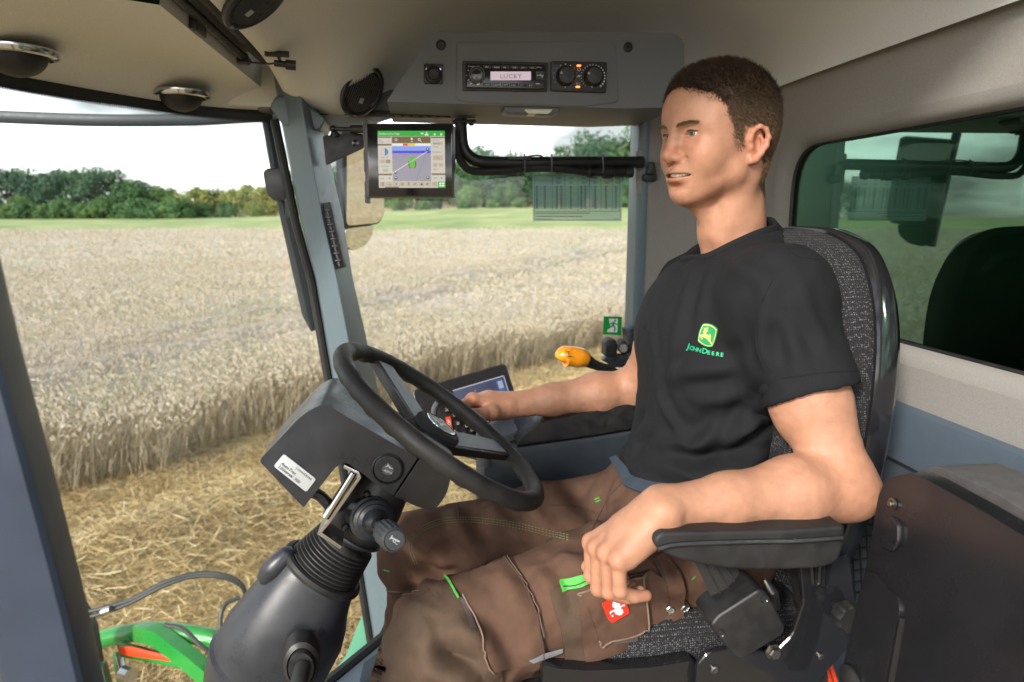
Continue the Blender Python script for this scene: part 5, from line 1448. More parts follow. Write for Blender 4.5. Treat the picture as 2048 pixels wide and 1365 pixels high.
# joystick with key pad
js = thing('joystick', 'multi key joystick with red stop key beside the steering wheel', 'joystick', at(968, 905, Y=1.36))
JY = 1.275
ko = rounded([(868, 818), (880, 800), (905, 806), (942, 838), (956, 868), (940, 890), (908, 900), (884, 886), (874, 852)], 10)
obj('grip', yprism(ko, JY, JY + .045, .008, 3), 'black_plastic', js)
obj('grip_rim', tube(spline(ats([(884, 888), (873, 855), (868, 822), (878, 802)], Y=JY + .003), 6), .006, 10), 'mid_grey', js)
obj('stop_key', yprism(rounded([(891, 836), (902, 834), (906, 861), (894, 863)], 2), JY - .005, JY + .001, .002), 'orange_reflector', js)
obj('stop_lettering', art(rot2(flip(text_geo('STOP', 9.0, bold=.01)), -math.pi / 2 - .12 + .0, (903.0, 860.5)), JY - .0058), 'white_print', js)
ks = [(894, 820), (908, 831), (916, 847), (933, 852), (944, 860), (912, 863), (930, 868), (942, 874), (916, 882), (929, 880), (905, 878), (906, 893)]
for i, (x, y) in enumerate(ks):
    k = obj('key', lathe([(.0065, -.001), (.0062, .003), (.005, .004), (0, .0042)], at(x, y, Y=JY), (0, -1, 0), 16), 'black_rubber', js)
    g = [join2(line2((x - 3, y - 3), (x + 3, y + 3), 1.2), line2((x - 3, y + 3), (x + 3, y - 3), 1.2)), join2(line2((x - 2, y - 2), (x - 2, y + 3), 1.1), line2((x - 2, y + 3), (x + 3, y + 1), 1.1)), join2(rect2(x - 2, y - 3, x - .8, y + 3), rect2(x + .8, y - 3, x + 2, y + 3))][0 if i in (0, 9) else (2 if i in (1, 2) else 1)]
    obj('key_sign', art(g, JY - .0045), 'white_print', k)
obj('shaft', tube([at(966, 862, Y=1.36), at(968, 880, Y=1.36), at(969, 930, Y=1.36)], [.012, .016, .018], 16), 'mid_grey', js)
# gear lever with yellow handle, and levers by the door
gl_ = thing('yellow_lever', 'orange yellow handled lever in front of the side window', 'lever', at(1215, 745, Y=1.60))
hy_ = spline([at(1120, 722, Y=1.56), at(1126, 714, Y=1.56), at(1140, 713, Y=1.565), at(1160, 716, Y=1.57), at(1172, 720, Y=1.575)], 6)
mat('lever_yellow', (.80, .30, .012), .28, var=.04, coat=.4)
obj('handle', tube(hy_, np.interp(np.linspace(0, 1, len(hy_)), [0, .08, .3, .7, 1], [.004, .016, .025, .025, .019]), 20), 'lever_yellow', gl_, angle=180)
obj('stem', tube(spline([at(1168, 718, Y=1.572), at(1185, 728, Y=1.58), at(1203, 735, Y=1.59), at(1225, 742, Y=1.60), at(1255, 770, Y=1.60)], 6), np.interp(np.linspace(0, 1, 25), [0, .3, 1], [.018, .012, .010]), 14), 'black_plastic', gl_)
obj('gate_print', art(join2(line2((1132, 704), (1142, 703), 1.2), line2((1137, 704), (1138, 714), 1.2), line2((1132, 714), (1145, 713), 1.2), line2((1132, 700), (1132, 707), 1.2), ptext('c', 1146, 716, 6), ptext('s', 1130, 720, 6)), 1.533), 'black_print', gl_)
dl = thing('door_latch', 'black door latch lever with clamp screw at the window edge', 'latch', at(1240, 750, Y=1.70))
obj('lever', yprism(rounded([(1211, 684), (1221, 678), (1232, 680), (1236, 690), (1234, 712), (1210, 714)], 4), 1.66, 1.70, .005), 'black_plastic', dl)
obj('lever_arm', yprism([(1205, 722), (1222, 708), (1262, 714), (1262, 736), (1228, 736)], 1.67, 1.70, .004), 'dark_grey', dl)
obj('clamp', yprism(rounded([(1238, 690), (1248, 680), (1258, 690), (1260, 706), (1248, 712), (1239, 702)], 3), 1.68, 1.72, .004), 'black_plastic', dl)
obj('clamp_screw', lathe([(.012, 0), (.012, .006), (.010, .008), (0, .008)], at(1247, 696, Y=1.68), (-.3, -1, 0), 20), 'steel', dl)
obj('door_sill', yprism([(1256, 662), (1268, 655), (1285, 780), (1262, 780)], 1.74, 1.80, .005), 'pillar_dark', cab)
obj('yellow_tab', box(at(1088, 842, Y=1.55), (.025, .012, .02), b=.003), 'yellow_paint', rc)

# ================================================================== folded instructor seat at the right
ins = thing('folded_seat', 'black folded passenger seat back panel with grey cushion at the right', 'seat', at(1850, 1400, X=.60))
def ipt(x, y, off=0): return at(x, y, X=.572 + off - .00009 * (y - 980))
mat('worn_black', (.013, .013, .015), .26, var=.10, vscale=10, rvar=.35, spec=.35)
po = rounded([(1660, 1440), (1735, 1120), (1757, 990), (1772, 958), (1816, 946), (1853, 959), (1972, 1026), (2150, 1135), (2300, 1235), (2300, 1500)], [4, 30, 12, 14, 16, 20, 40, 20, 4, 4])
P = np.array([ipt(x, y) for x, y in po])
obj('back_panel', prism(P, (.026, .004, 0), .007, 4), 'worn_black', ins, angle=40)
g = rounded([(1830, 945), (1870, 930), (1960, 968), (2060, 1028), (2300, 1165), (2300, 1260), (2050, 1100), (1900, 1000)], [8, 16, 40, 40, 4, 4, 30, 20])
obj('cushion', prism(np.array([at(x, y, X=.625) for x, y in g]), (.08, .0, -.0), .022, 4), mat('cushion_grey', (.075, .07, .072), .95, var=.2, vscale=60, bump=.4, bscale=700), ins, angle=70)
obj('panel_bolt', lathe([(.0075, 0), (.0075, .0015), (.0045, .002), (.0042, .005), (.003, .006), (0, .006)], ipt(1786, 1008, -.001), (-1, 0, 0), 20), 'bolt_steel', ins)
g = rounded([(1764, 1040), (1778, 1030), (1796, 1046), (1796, 1085), (1784, 1106), (1760, 1098)], 9)
obj('embossed_handle', prism(np.array([ipt(x, y, -.006) for x, y in g]), (.008, 0, 0), .004, 3), 'worn_black', ins)
g = rounded([(1732, 1142), (1748, 1146), (1775, 1180), (1796, 1192), (1800, 1230), (1790, 1250), (1768, 1372), (1755, 1440), (1670, 1440)], [4, 8, 10, 14, 10, 10, 10, 4, 4])
obj('embossed_plate', prism(np.array([ipt(x, y, -.005) for x, y in g]), (.007, 0, 0), .003, 3), 'worn_black', ins)
obj('panel_rib', tube([ipt(1806, 1236, -.002), ipt(1780, 1380, -.002), ipt(1770, 1440, -.002)], .004, 8), 'worn_black', ins)
obj('lower_boss', lathe([(.020, 0), (.020, .004), (.012, .008), (0, .008)], ipt(1702, 1362, -.006), (-1, 0, 0), 20), 'black_plastic', ins)
# net behind the seat
nt_ = thing('storage_net', 'black storage net with square mesh behind the driver seat', 'net', at(1720, 1180, X=.78))
for i in range(10):
    x = 1655 + i * 15
    obj('cord', tube([at(x, 1010, X=.78), at(x + 10, 1200, X=.78)], .0018, 5), 'black_rubber', nt_)
    y = 1010 + i * 22
    obj('cord', tube([at(1645, y + 8, X=.781), at(1800, y - 12, X=.781)], .0018, 5), 'black_rubber', nt_)
cb_ = thing('floor_cables', 'orange and teal cables on the floor behind the seat bracket', 'cable', at(1655, 1365, Y=.98))
for k, (dx, m) in enumerate(((0, 'orange_reflector'), (11, 'orange_reflector'), (-16, 'machine_green_pale'))):
    obj('cable', tube([at(1640 + dx, 1300, Y=.95 + .01 * k), at(1652 + dx, 1340, Y=.95 + .01 * k), at(1668 + dx, 1385, Y=.95 + .01 * k), at(1684 + dx, 1440, Y=.95)], .0042, 8), m, cb_)
# ================================================================== sculpting field
class Field:
    def __init__(s, lo, hi, h):
        s.lo = np.array(lo, np.float32); s.h = h
        s.n = np.ceil((np.array(hi) - np.array(lo)) / h).astype(int) + 1
        s.F = np.full(s.n, 1.0, np.float32)
    def blk(s, lo, hi):
        a = np.clip(np.floor((np.array(lo) - s.lo) / s.h).astype(int), 0, s.n)
        b = np.clip(np.ceil((np.array(hi) - s.lo) / s.h).astype(int) + 1, 0, s.n)
        if np.any(b <= a): return None, None
        ax = [s.lo[i] + s.h * np.arange(a[i], b[i], dtype=np.float32) for i in range(3)]
        return tuple(slice(a[i], b[i]) for i in range(3)), np.stack(np.meshgrid(*ax, indexing='ij'), -1)
    def put(s, d, sl, k, mode):
        f = s.F[sl]
        if mode == 'u':
            h = np.maximum(k - np.abs(f - d), 0) / k; s.F[sl] = np.minimum(f, d) - h * h * k * .25
        else:
            d = -d; h = np.maximum(k - np.abs(f - d), 0) / k; s.F[sl] = np.maximum(f, d) + h * h * k * .25
    def cone(s, a, b, ra, rb=None, k=.01, mode='u', sq=None):
        rb = ra if rb is None else rb
        a = np.asarray(a, np.float32); b = np.asarray(b, np.float32); m = max(ra, rb) + k + .012
        sl, P = s.blk(np.minimum(a, b) - m, np.maximum(a, b) + m)
        if sl is None: return s
        ab = b - a; t = np.clip(((P - a) @ ab) / max(float(ab @ ab), 1e-9), 0, 1)
        Q = P - a - t[..., None] * ab
        if sq is not None:                                  # flatten across an axis: (direction, factor)
            ax, fc = sq; ax = np.asarray(nrm(ax), np.float32); c = Q @ ax; Q = Q + (c * (1 / fc - 1))[..., None] * ax
        d = np.sqrt((Q * Q).sum(-1)) - (ra + t * (rb - ra))
        s.put(d, sl, k, mode); return s
    def chain(s, P, r, k=.01, mode='u', sq=None):
        for i in range(len(P) - 1): s.cone(P[i], P[i + 1], r[i], r[i + 1], k, mode, sq)
        return s
    def ell(s, c, r, k=.01, mode='u', R=None):
        c = np.asarray(c, np.float32); r = np.asarray(r, np.float32); m = float(r.max()) + k + .012
        sl, P = s.blk(c - m, c + m)
        if sl is None: return s
        Q = P - c
        if R is not None: Q = Q @ np.asarray(R, np.float32)
        k0 = np.sqrt(((Q / r) ** 2).sum(-1)); k1 = np.sqrt(((Q / (r * r)) ** 2).sum(-1))
        d = k0 * (k0 - 1) / np.maximum(k1, 1e-6)
        s.put(d, sl, k, mode); return s
    def half(s, p, n, k=.004):                              # keep the side the normal points away from
        n = np.asarray(nrm(n), np.float32)
        sl, P = s.blk(s.lo, s.lo + s.h * s.n)
        d = (P - np.asarray(p, np.float32)) @ n
        s.put(-d, sl, k, 'i'); return s
    def mesh(s):
        F = s.F; S = F < 0
        c = np.zeros(tuple(np.array(S.shape) - 1), np.int8)
        for i in (0, 1):
            for j in (0, 1):
                for k in (0, 1):
                    c += S[i:S.shape[0] - 1 + i, j:S.shape[1] - 1 + j, k:S.shape[2] - 1 + k]
        act = np.argwhere((c > 0) & (c < 8))
        off = np.array([(i, j, k) for i in (0, 1) for j in (0, 1) for k in (0, 1)])
        vals = np.stack([F[act[:, 0] + o[0], act[:, 1] + o[1], act[:, 2] + o[2]] for o in off], 1)
        acc = np.zeros((len(act), 3)); cnt = np.zeros(len(act))
        for a in range(8):
            for b in range(a + 1, 8):
                if np.abs(off[a] - off[b]).sum() != 1: continue
                va, vb = vals[:, a], vals[:, b]; x = (va < 0) != (vb < 0)
                t = np.where(x, va / np.where(x, va - vb, 1), 0)
                acc += np.where(x[:, None], off[a] + t[:, None] * (off[b] - off[a]), 0); cnt += x
        V = (act + acc / cnt[:, None]) * s.h + s.lo
        ids = np.full(c.shape, -1, np.int32); ids[tuple(act.T)] = np.arange(len(act))
        Q = []
        for ax in range(3):
            sl0 = [slice(None)] * 3; sl1 = [slice(None)] * 3; sl0[ax] = slice(0, -1); sl1[ax] = slice(1, None)
            A, B = S[tuple(sl0)], S[tuple(sl1)]
            e = np.argwhere(A != B); u, w = (ax + 1) % 3, (ax + 2) % 3
            ok = (e[:, u] > 0) & (e[:, w] > 0) & (e[:, u] < c.shape[u]) & (e[:, w] < c.shape[w]); e = e[ok]
            def g(du, dw):
                q = e.copy(); q[:, u] -= du; q[:, w] -= dw; return ids[tuple(q.T)]
            f = np.stack((g(1, 1), g(0, 1), g(0, 0), g(1, 0)), 1)
            flipm = ~A[tuple(e.T)]; f[flipm] = f[flipm][:, ::-1]
            Q.append(f)
        Q = np.vstack(Q); Q = Q[(Q >= 0).all(1)]
        return V, Q
def vnormals(V, F):
    a, b, c, d = (V[F[:, i]] for i in range(4)); n = np.cross(c - a, d - b); N = np.zeros_like(V)
    for i in range(4): np.add.at(N, F[:, i], n)
    return N / (np.linalg.norm(N, axis=1)[:, None] + 1e-12)
def relax(V, F, it=2, w=.5):
    for _ in range(it):
        S = np.zeros_like(V); C = np.zeros(len(V))
        for i in range(4):
            for j in (1, 3):
                np.add.at(S, F[:, i], V[F[:, (i + j) % 4]]); np.add.at(C, F[:, i], 1)
        V = V * (1 - w) + w * S / np.maximum(C, 1)[:, None]
    return V

# ================================================================== key points of the seated man
HEAD_S = .945
HYAW, HPITCH = R_(16.0), R_(1.0)
def hrot():
    # local x = towards the face, y = his left, z = up  ->  world
    X0 = np.array((-math.cos(HYAW), -math.sin(HYAW), 0)); Y0 = np.array((math.sin(HYAW), -math.cos(HYAW), 0)); Z0 = np.array((0, 0, 1.0))
    X1 = X0 * math.cos(HPITCH) - Z0 * math.sin(HPITCH); Z1 = Z0 * math.cos(HPITCH) + X0 * math.sin(HPITCH)
    return np.stack((X1, Y0, Z1), 1)
HR = hrot()
EYE = np.array((.0745, .0315, 0.0))
HC = at(1395, 268, Y=1.04) - HR @ (EYE * HEAD_S)
def hw(p): return np.asarray(p, float) @ HR.T * HEAD_S + HC
def w2h(p): return (np.asarray(p, float) - HC) @ HR / HEAD_S
shL, elL, wrL = at(1560, 604, Y=.89), at(1682, 972, Y=.79), at(1322, 1018, Y=.757)
shR, elR, wrR = at(1388, 588, Y=1.255), at(1268, 778, Y=1.385), at(1012, 812, Y=1.385)
nkB = at(1490, 530, Y=1.085)
hipL, hipR = np.array((.45, .975, 2.462)), np.array((.45, 1.18, 2.448))
knL, anL = at(898, 1282, Y=.885), at(812, 1640, Y=.90)
knR, anR = at(848, 1106, Y=1.215), at(826, 1470, Y=1.215)

# ================================================================== head (in its own axes)
h = Field((-.125, -.105, -.235), (.150, .105, .135), .0017)
for sy in (1, -1): pass
h.ell((-.003, 0, .032), (.088, .0745, .083), .01).ell((-.026, 0, .016), (.060, .069, .070), .03)
h.ell((.053, 0, .036), (.053, .061, .056), .03)
h.ell((.042, 0, -.026), (.049, .0570, .066), .03)
h.ell((.053, 0, -.068), (.039, .042, .036), .03)
for s in (1, -1):
    h.cone((.002, s * .053, -.028), (.010, s * .047, -.060), .014, .015, .03)
    h.cone((.012, s * .044, -.060), (.060, s * .016, -.097), .016, .015, .036)
    h.ell((.056, s * .042, -.028), (.028, .021, .022), .028)
    h.cone((.086, s * .010, .0150), (.072, s * .047, .0130), .0088, .0080, .016)
    h.ell((.034, s * .058, .02), (.03, .012, .03), .03)
h.ell((.071, 0, -.1015), (.0165, .021, .0160), .022)
h.ell((.066, 0, -.066), (.0300, .034, .028), .018)
# nose
h.chain([(.086, 0, .014), (.0965, 0, -.010), (.1070, 0, -.032)], [.0075, .0080, .0088], .012)
h.ell((.1065, 0, -.0350), (.0110, .0105, .0098), .008)
for s in (1, -1): h.ell((.0945, s * .0118, -.0395), (.0115, .0075, .0080), .007)
h.cone((.092, 0, -.0465), (.104, 0, -.0425), .0058, .0058, .006)
for s in (1, -1): h.ell((.1000, s * .0066, -.0480), (.0052, .0030, .0036), .003, 's')
# eyes: socket, lids, opening
for s in (1, -1):
    h.ell((.0945, s * .0330, .0010), (.0125, .0180, .0105), .014, 's')
    h.ell((.0745, s * .0315, 0), (.0140, .0140, .0138), .006)
    h.cone((.0850, s * .0195, -.0005), (.0765, s * .0435, .0020), .0056, .0044, .005)
    ry = R_(5 * s)
    Re = np.array(((1, 0, 0), (0, math.cos(ry), -math.sin(ry)), (0, math.sin(ry), math.cos(ry))))
    h.ell((.0895, s * .0315, -.0008), (.0110, .0145, .0043), .002, 's', Re)
    h.cone((.0830, s * .018, .0085), (.0765, s * .046, .0066), .0044, .0040, .008)
    h.cone((.0825, s * .022, -.0125), (.0745, s * .044, -.0105), .0034, .0032, .012)
# mouth: broad half smile
LIPU = [(.0970, 0, -.0605), (.0955, .0080, -.0597), (.0890, .0190, -.0600), (.0770, .0325, -.0588), (.0620, .0440, -.0565)]
LIPL = [(.0945, 0, -.0778), (.0930, .0090, -.0770), (.0868, .0205, -.0730), (.0755, .0330, -.0665), (.0617, .0438, -.0582)]
LRU, LRL = [.0046, .0048, .0042, .0034, .0022], [.0060, .0058, .0052, .0038, .0022]
for s in (1, -1):
    h.chain([np.array(p) * (1, s, 1) for p in LIPU], LRU, .005)
    h.chain([np.array(p) * (1, s, 1) for p in LIPL], LRL, .005)
    h.ell((.062, s * .040, -.046), (.020, .016, .020), .020)
    h.cone((.0905, s * .0240, -.0400), (.0640, s * .0510, -.0560), .0012, .0012, .008, 's')
h.ell((.0850, 0, -.0688), (.0210, .0330, .0044), .002, 's')
for s in (1, -1): h.cone((.0800, s * .026, -.0660), (.0655, s * .0435, -.0574), .0034, .0016, .002, 's')
h.ell((.0945, 0, -.0890), (.007, .018, .0035), .012, 's')
h.cone((.1005, 0, -.049), (.1000, 0, -.056), .0020, .0020, .005, 's')
# ears
for s in (1, -1):
    E = np.array((-.002, s * .0735, -.019))
    def e(x, z, o): return E + np.array((x, s * o, z)) * .86
    h.ell(e(-.006, .001, .004), (.0142, .0045, .0230), .008, R=None)
    hel = [e(.006, -.004, .004), e(.010, .010, .006), (e(.006, .024, .009)), e(-.006, .0315, .012), e(-.018, .026, .015), e(-.0235, .012, .017), e(-.021, -.004, .015), e(-.014, -.017, .010), e(-.005, -.028, .006), e(.003, -.031, .003), e(.006, -.024, .001)]
    h.chain(hel, [.0032, .0035, .0037, .0039, .0039, .0039, .0037, .0039, .0050, .0045, .0035], .004)
    h.ell(e(-.006, .003, .0105), (.0080, .0055, .0110), .004, 's')
    h.ell(e(-.008, .018, .0125), (.0060, .0038, .0065), .004, 's')
    h.chain([e(-.013, -.008, .009), e(-.0155, .004, .0115), e(-.011, .014, .0105)], [.0030, .0032, .0026], .003)
    h.ell(e(.006, -.006, .005), (.004, .004, .005), .003)
# neck, blending down into the collar
nb = w2h(nkB)
h.cone((-.022, 0, -.030), (nb[0] * .6 - .002, 0, -.130), .051, .051, .030)
h.cone((nb[0] * .6 - .002, 0, -.130), (nb[0] + .002, 0, nb[2] - .01), .051, .064, .02)
for s in (1, -1):
    h.cone((-.030, s * .052, -.050), (nb[0] * .7 + .045, s * .016, nb[2] + .045), .016, .013, .022)
h.cone((.040, 0, -.125), (nb[0] * .6 + .040, 0, -.165), .014, .012, .022)
Vh, Fh = h.mesh()
Vh = relax(Vh, Fh, 1, .4)
Nh = vnormals(Vh, Fh)
# natural skin colouring: lips, flushed nose, cheeks and ears, short-shaved shadow
def spot(P, c, r, p=2): return np.exp(-(((P - np.array(c)) / np.array(r)) ** 2).sum(1))
Pm = Vh * np.array((1, 1, 1.0)); Pa = Vh.copy(); Pa[:, 1] = abs(Pa[:, 1])
tint = np.ones((len(Vh), 3))
def mixc(w, c):
    global tint
    tint = tint * (1 - w[:, None]) + np.array(c) * w[:, None]
mixc(.50 * spot(Pa, (.105, 0, -.034), (.022, .018, .018)), (1.0, .62, .55))
mixc(.40 * spot(Pa, (.075, .046, -.028), (.026, .022, .020)), (1.0, .70, .60))
mixc(.60 * spot(Pa, (-.004, .084, -.018), (.026, .016, .036)), (1.0, .60, .52))
dl = np.full(len(Vh), 9.0)
for C_, Rr_ in ((LIPU, LRU), (LIPL, LRL)):
    for i in range(4):
        A_, B_ = np.array(C_[i]), np.array(C_[i + 1]); t_ = np.clip(((Pa - A_) @ (B_ - A_)) / ((B_ - A_) @ (B_ - A_)), 0, 1)
        dl = np.minimum(dl, np.linalg.norm(Pa - A_ - t_[:, None] * (B_ - A_), axis=1) / (Rr_[i] + t_ * (Rr_[i + 1] - Rr_[i])))
mixc(.85 * (1 - sstep(1.05, 1.45, dl)), (.88, .44, .42))
inm = ((abs(Vh[:, 2] + .0690) < .0045) & (Pa[:, 1] < .0215) & (Vh[:, 0] > .075) & (Vh[:, 0] < .0865 - .10 * Pa[:, 1]))
mixc(.8 * inm, (.30, .10, .09))
mixc(.35 * spot(Pa, (.083, .0315, -.010), (.02, .018, .007)), (.92, .62, .58))
mixc(.25 * sstep(-.02, -.09, Vh[:, 2]) * (Vh[:, 0] > .0), (.93, .84, .78))

def facewarp(P):
    P = np.array(P, float); w = sstep(.005, .035, P[:, 0]); z = P[:, 2]
    P[:, 2] = np.where(z < -.015, z + w * (-.015 - z) * .075, z); return P
Vh = facewarp(Vh)

# ================================================================== arms with hands (world axes)
def arm_field(sh, el, wr, hand, lo, hi, hres, side):
    f = Field(lo, hi, hres)
    d = nrm(wr - el); u = nrm(el - sh)
    mid = sh * .45 + el * .55
    f.cone(sh, mid, .050, .046, .02).cone(mid, el, .046, .040, .02)
    f.ell(sh * .5 + el * .5 + np.array((-.010, 0, 0)), (.044, .042, .070), .02, R=frame(np.cross(u, (0, 1, 0)), (0, 1, 0)) if False else None)
    f.ell(el, (.040, .039, .040), .02)
    f.ell(el + u * .018 - d * .022, (.020, .020, .020), .03)
    m1 = el * .72 + wr * .28
    f.cone(el, m1, .040, .0445, .02).cone(m1, el * .35 + wr * .65, .0435, .032, .02)
    f.cone(el * .35 + wr * .65, wr, .032, .0260, .02, sq=None)
    hand(f)
    return f
def handL(f):
    M = [at(1183, 1086, Y=.796), at(1196, 1098, Y=.774), at(1214, 1107, Y=.751), at(1238, 1119, Y=.730)]
    Pp = [at(1184, 1152, Y=.796), at(1198, 1177, Y=.774), at(1219, 1184, Y=.751), at(1240, 1182, Y=.730)]
    Dd = [at(1220, 1176, Y=.794), at(1238, 1192, Y=.774), at(1256, 1194, Y=.752), at(1268, 1193, Y=.732)]
    Tt = [at(1248, 1158, Y=.790), at(1264, 1172, Y=.772), at(1280, 1184, Y=.754), at(1293, 1192, Y=.735)]
    w0 = wrL + np.array((.0, .012, .002)); w1 = wrL + np.array((0, -.012, -.004))
    f.ell(wrL + np.array((-.004, -.022, .004)), (.012, .010, .012), .016)                # ulna head
    f.cone(wrL, (wrL + M[1]) / 2, .027, .027, .018, sq=(np.cross(M[1] - wrL, (0, 1, 0)), .78))
    for i, m in enumerate(M):
        b = w0 * (1 - i / 3) + w1 * (i / 3)
        f.cone(b, m, .0170, .0118, .012)
        c = (b * .45 + m * .55) + np.array((.011, 0, -.010)); f.cone(b + np.array((.006, 0, -.010)), m + np.array((.013, 0, -.004)), .014, .009, .012)
        r = (.0100, .0102, .0098, .0090)[i]
        f.ell(m, (r * 1.22,) * 3, .005)
        f.chain([m, Pp[i]], [r * 1.05, r * .96], .0035)
        f.ell(Pp[i], (r * 1.06,) * 3, .003)
        f.chain([Pp[i], Dd[i], Tt[i]], [r * .95, r * .86, r * .76], .0025)
    f.chain([wrL + np.array((-.01, .028, -.012)), at(1240, 1082, Y=.822), at(1196, 1112, Y=.832), at(1176, 1134, Y=.826)], [.0165, .0150, .0115, .0095], .010)
def handR(f):
    c0 = wrR
    M = [at(946, 800, Y=1.352), at(944, 798, Y=1.378), at(948, 802, Y=1.402), at(955, 808, Y=1.424)]
    Pp = [at(930, 812, Y=1.338), at(924, 812, Y=1.372), at(928, 816, Y=1.402), at(936, 822, Y=1.426)]
    Dd = [at(938, 834, Y=1.330), at(932, 838, Y=1.366), at(936, 842, Y=1.396), at(944, 844, Y=1.420)]
    Tt = [at(954, 846, Y=1.330), at(950, 850, Y=1.362), at(952, 852, Y=1.390), at(958, 852, Y=1.414)]
    f.cone(wrR, (wrR + M[1]) / 2, .027, .026, .016)
    for i, m in enumerate(M):
        b = wrR + np.array((0, -.016 + .011 * i, .004))
        f.cone(b, m, .0165, .0125, .012)
        r = (.0102, .0104, .0100, .0092)[i]
        f.ell(m, (r * 1.25,) * 3, .006)
        f.chain([m, Pp[i], Dd[i], Tt[i]], [r * 1.05, r, r * .9, r * .8], .003)
    f.chain([wrR + np.array((-.01, -.018, -.008)), at(982, 826, Y=1.340), at(962, 830, Y=1.318), at(944, 826, Y=1.305)], [.0175, .0160, .0125, .0100], .008)
def bb(pts, m):
    P = np.array(pts); return P.min(0) - m, P.max(0) + m
loL, hiL = bb([shL, elL, wrL, at(1176, 1150, Y=.75), at(1293, 1192, Y=.72)], .075)
loR, hiR = bb([shR, elR, wrR, at(930, 820, Y=1.36), at(950, 850, Y=1.43)], .075)
VL, FL = arm_field(shL, elL, wrL, handL, loL, hiL, .0021, 1).mesh()
VR, FR = arm_field(shR, elR, wrR, handR, loR, hiR, .0026, -1).mesh()
NL_ = vnormals(VL, FL); NR_ = vnormals(VR, FR)
# faint tendons and veins
for V, N, a, b in ((VL, NL_, wrL, elL), (VR, NR_, wrR, elR)):
    V += N * (.0005 * vnoise(V, 45, 2) + .0003 * vnoise(V, 130, 4))[:, None]
tL = np.ones((len(VL), 3)); tR = np.ones((len(VR), 3))
def mix_at(T, V, c, r, col_, k):
    w = k * np.exp(-(((V - c) / r) ** 2).sum(1)); T[:] = T * (1 - w[:, None]) + np.array(col_) * w[:, None]
for c in (at(1183, 1086, Y=.796), at(1196, 1098, Y=.774), at(1214, 1107, Y=.751), at(1238, 1119, Y=.730), at(1198, 1177, Y=.774), at(1219, 1184, Y=.751), at(1240, 1182, Y=.730), at(1293, 1192, Y=.735)):
    mix_at(tL, VL, c, .013, (1, .68, .60), .45)
mix_at(tL, VL, elL, .05, (1, .72, .62), .40)
for c in (at(946, 800, Y=1.35), at(930, 812, Y=1.34)): mix_at(tR, VR, c, .018, (1, .66, .58), .5)
# inner torso joining the pieces under the clothes
ft = Field((.30, .80, 2.40), (.66, 1.36, 3.02), .010)
ft.cone(nkB, (.49, 1.075, 2.72), .06, .09, .05).cone(shL, shR, .042, .042, .05).cone((.49, 1.075, 2.72), (.44, 1.075, 2.50), .09, .095, .05)
ft.cone(hipL, hipR, .06, .06, .05)
VT, FT = ft.mesh()
WVh = hw(Vh)
Vb = np.vstack((WVh, VL, VR, VT)); oF = np.cumsum([0, len(WVh), len(VL), len(VR)])
Fb = np.vstack((Fh[:, ::-1] if np.linalg.det(HR) < 0 else Fh, FL + oF[1], FR + oF[2], FT + oF[3]))
Tb = np.vstack((tint, tL, tR, np.ones((len(VT), 3))))
mat('skin', (.385, .198, .124), .50, var=.11, vscale=55, bump=.22, bscale=700, spec=.35, sss=.05, attr='tint')
man = thing('person', 'young man with short brown hair in black t-shirt and brown work trousers driving', 'person', (.40, 1.08, 2.46))
body = obj('body', (Vb, Fb), 'skin', man, angle=180)
ca = body.data.color_attributes.new('tint', 'FLOAT_COLOR', 'POINT')
ca.data.foreach_set('color', np.hstack((Tb, np.ones((len(Tb), 1)))).astype(np.float32).ravel())

# eyes, teeth
mat('eye_white', (.50, .46, .43), .12, var=.04, vscale=200)
mat('iris', (.13, .15, .145), .10, var=.4, vscale=900)
mat('teeth', (.80, .76, .66), .25, var=.03)
GAZE = nrm((1.0, .10, .02))
for s in (1, -1):
    c = np.array((.0745, s * .0315, 0)); V, F = ball(c, .0126, 24, 16)
    ey = obj('eyeball', (hw(V), F), 'eye_white', body, angle=180)
    x = GAZE; ths = np.linspace(0, R_(29), 6); V, F = lathe([(.01275 * math.sin(t), .01275 * math.cos(t)) for t in ths][::-1], c, x, 20)
    obj('iris', (hw(V), F), 'iris', ey, angle=180)
    V, F = lathe([(.01285 * math.sin(t), .01285 * math.cos(t)) for t in np.linspace(0, R_(12), 4)][::-1], c, x, 16)
    obj('pupil', (hw(V), F), 'black_gloss', ey, angle=180)
tg = []
for i in range(-7, 8):
    a = i * .0050; xx = .0880 - .0062 * (a / .02) ** 2
    tg.append(box((xx + .0015, a, -.0676 + .00012 * i * i), (.0045, .0049 if abs(i) < 2 else .0045, .0082 - .0003 * abs(i)), b=.0012))
for k, g in enumerate(tg):
    obj('tooth', (hw(facewarp(g[0])), g[1]), 'teeth', body)

# ================================================================== hair
def hair_mask(P):
    x, y, z = P[:, 0], abs(P[:, 1]), P[:, 2]
    # line below which there is no hair, as a function of x (front to back)
    xs = np.array([-.12, -.075, -.050, -.036, -.026, -.016, -.004, .006, .024, .036, .046, .057, .068, .086, .10, .12])
    zs = np.array([-.092, -.090, -.080, -.070, -.045, -.018, -.012, -.014, -.018, -.006, .020, .044, .058, .066, .070, .072])
    m = (z - np.interp(x, xs, zs)) / .012
    m = m - 3 * np.clip((x - .092) / .01, 0, 1)
    return m
mk = hair_mask(Vh) + .45 * vnoise(Vh, 120, 8) + .3 * vnoise(Vh, 300, 9)
fin = (mk[Fh] > .25).all(1)
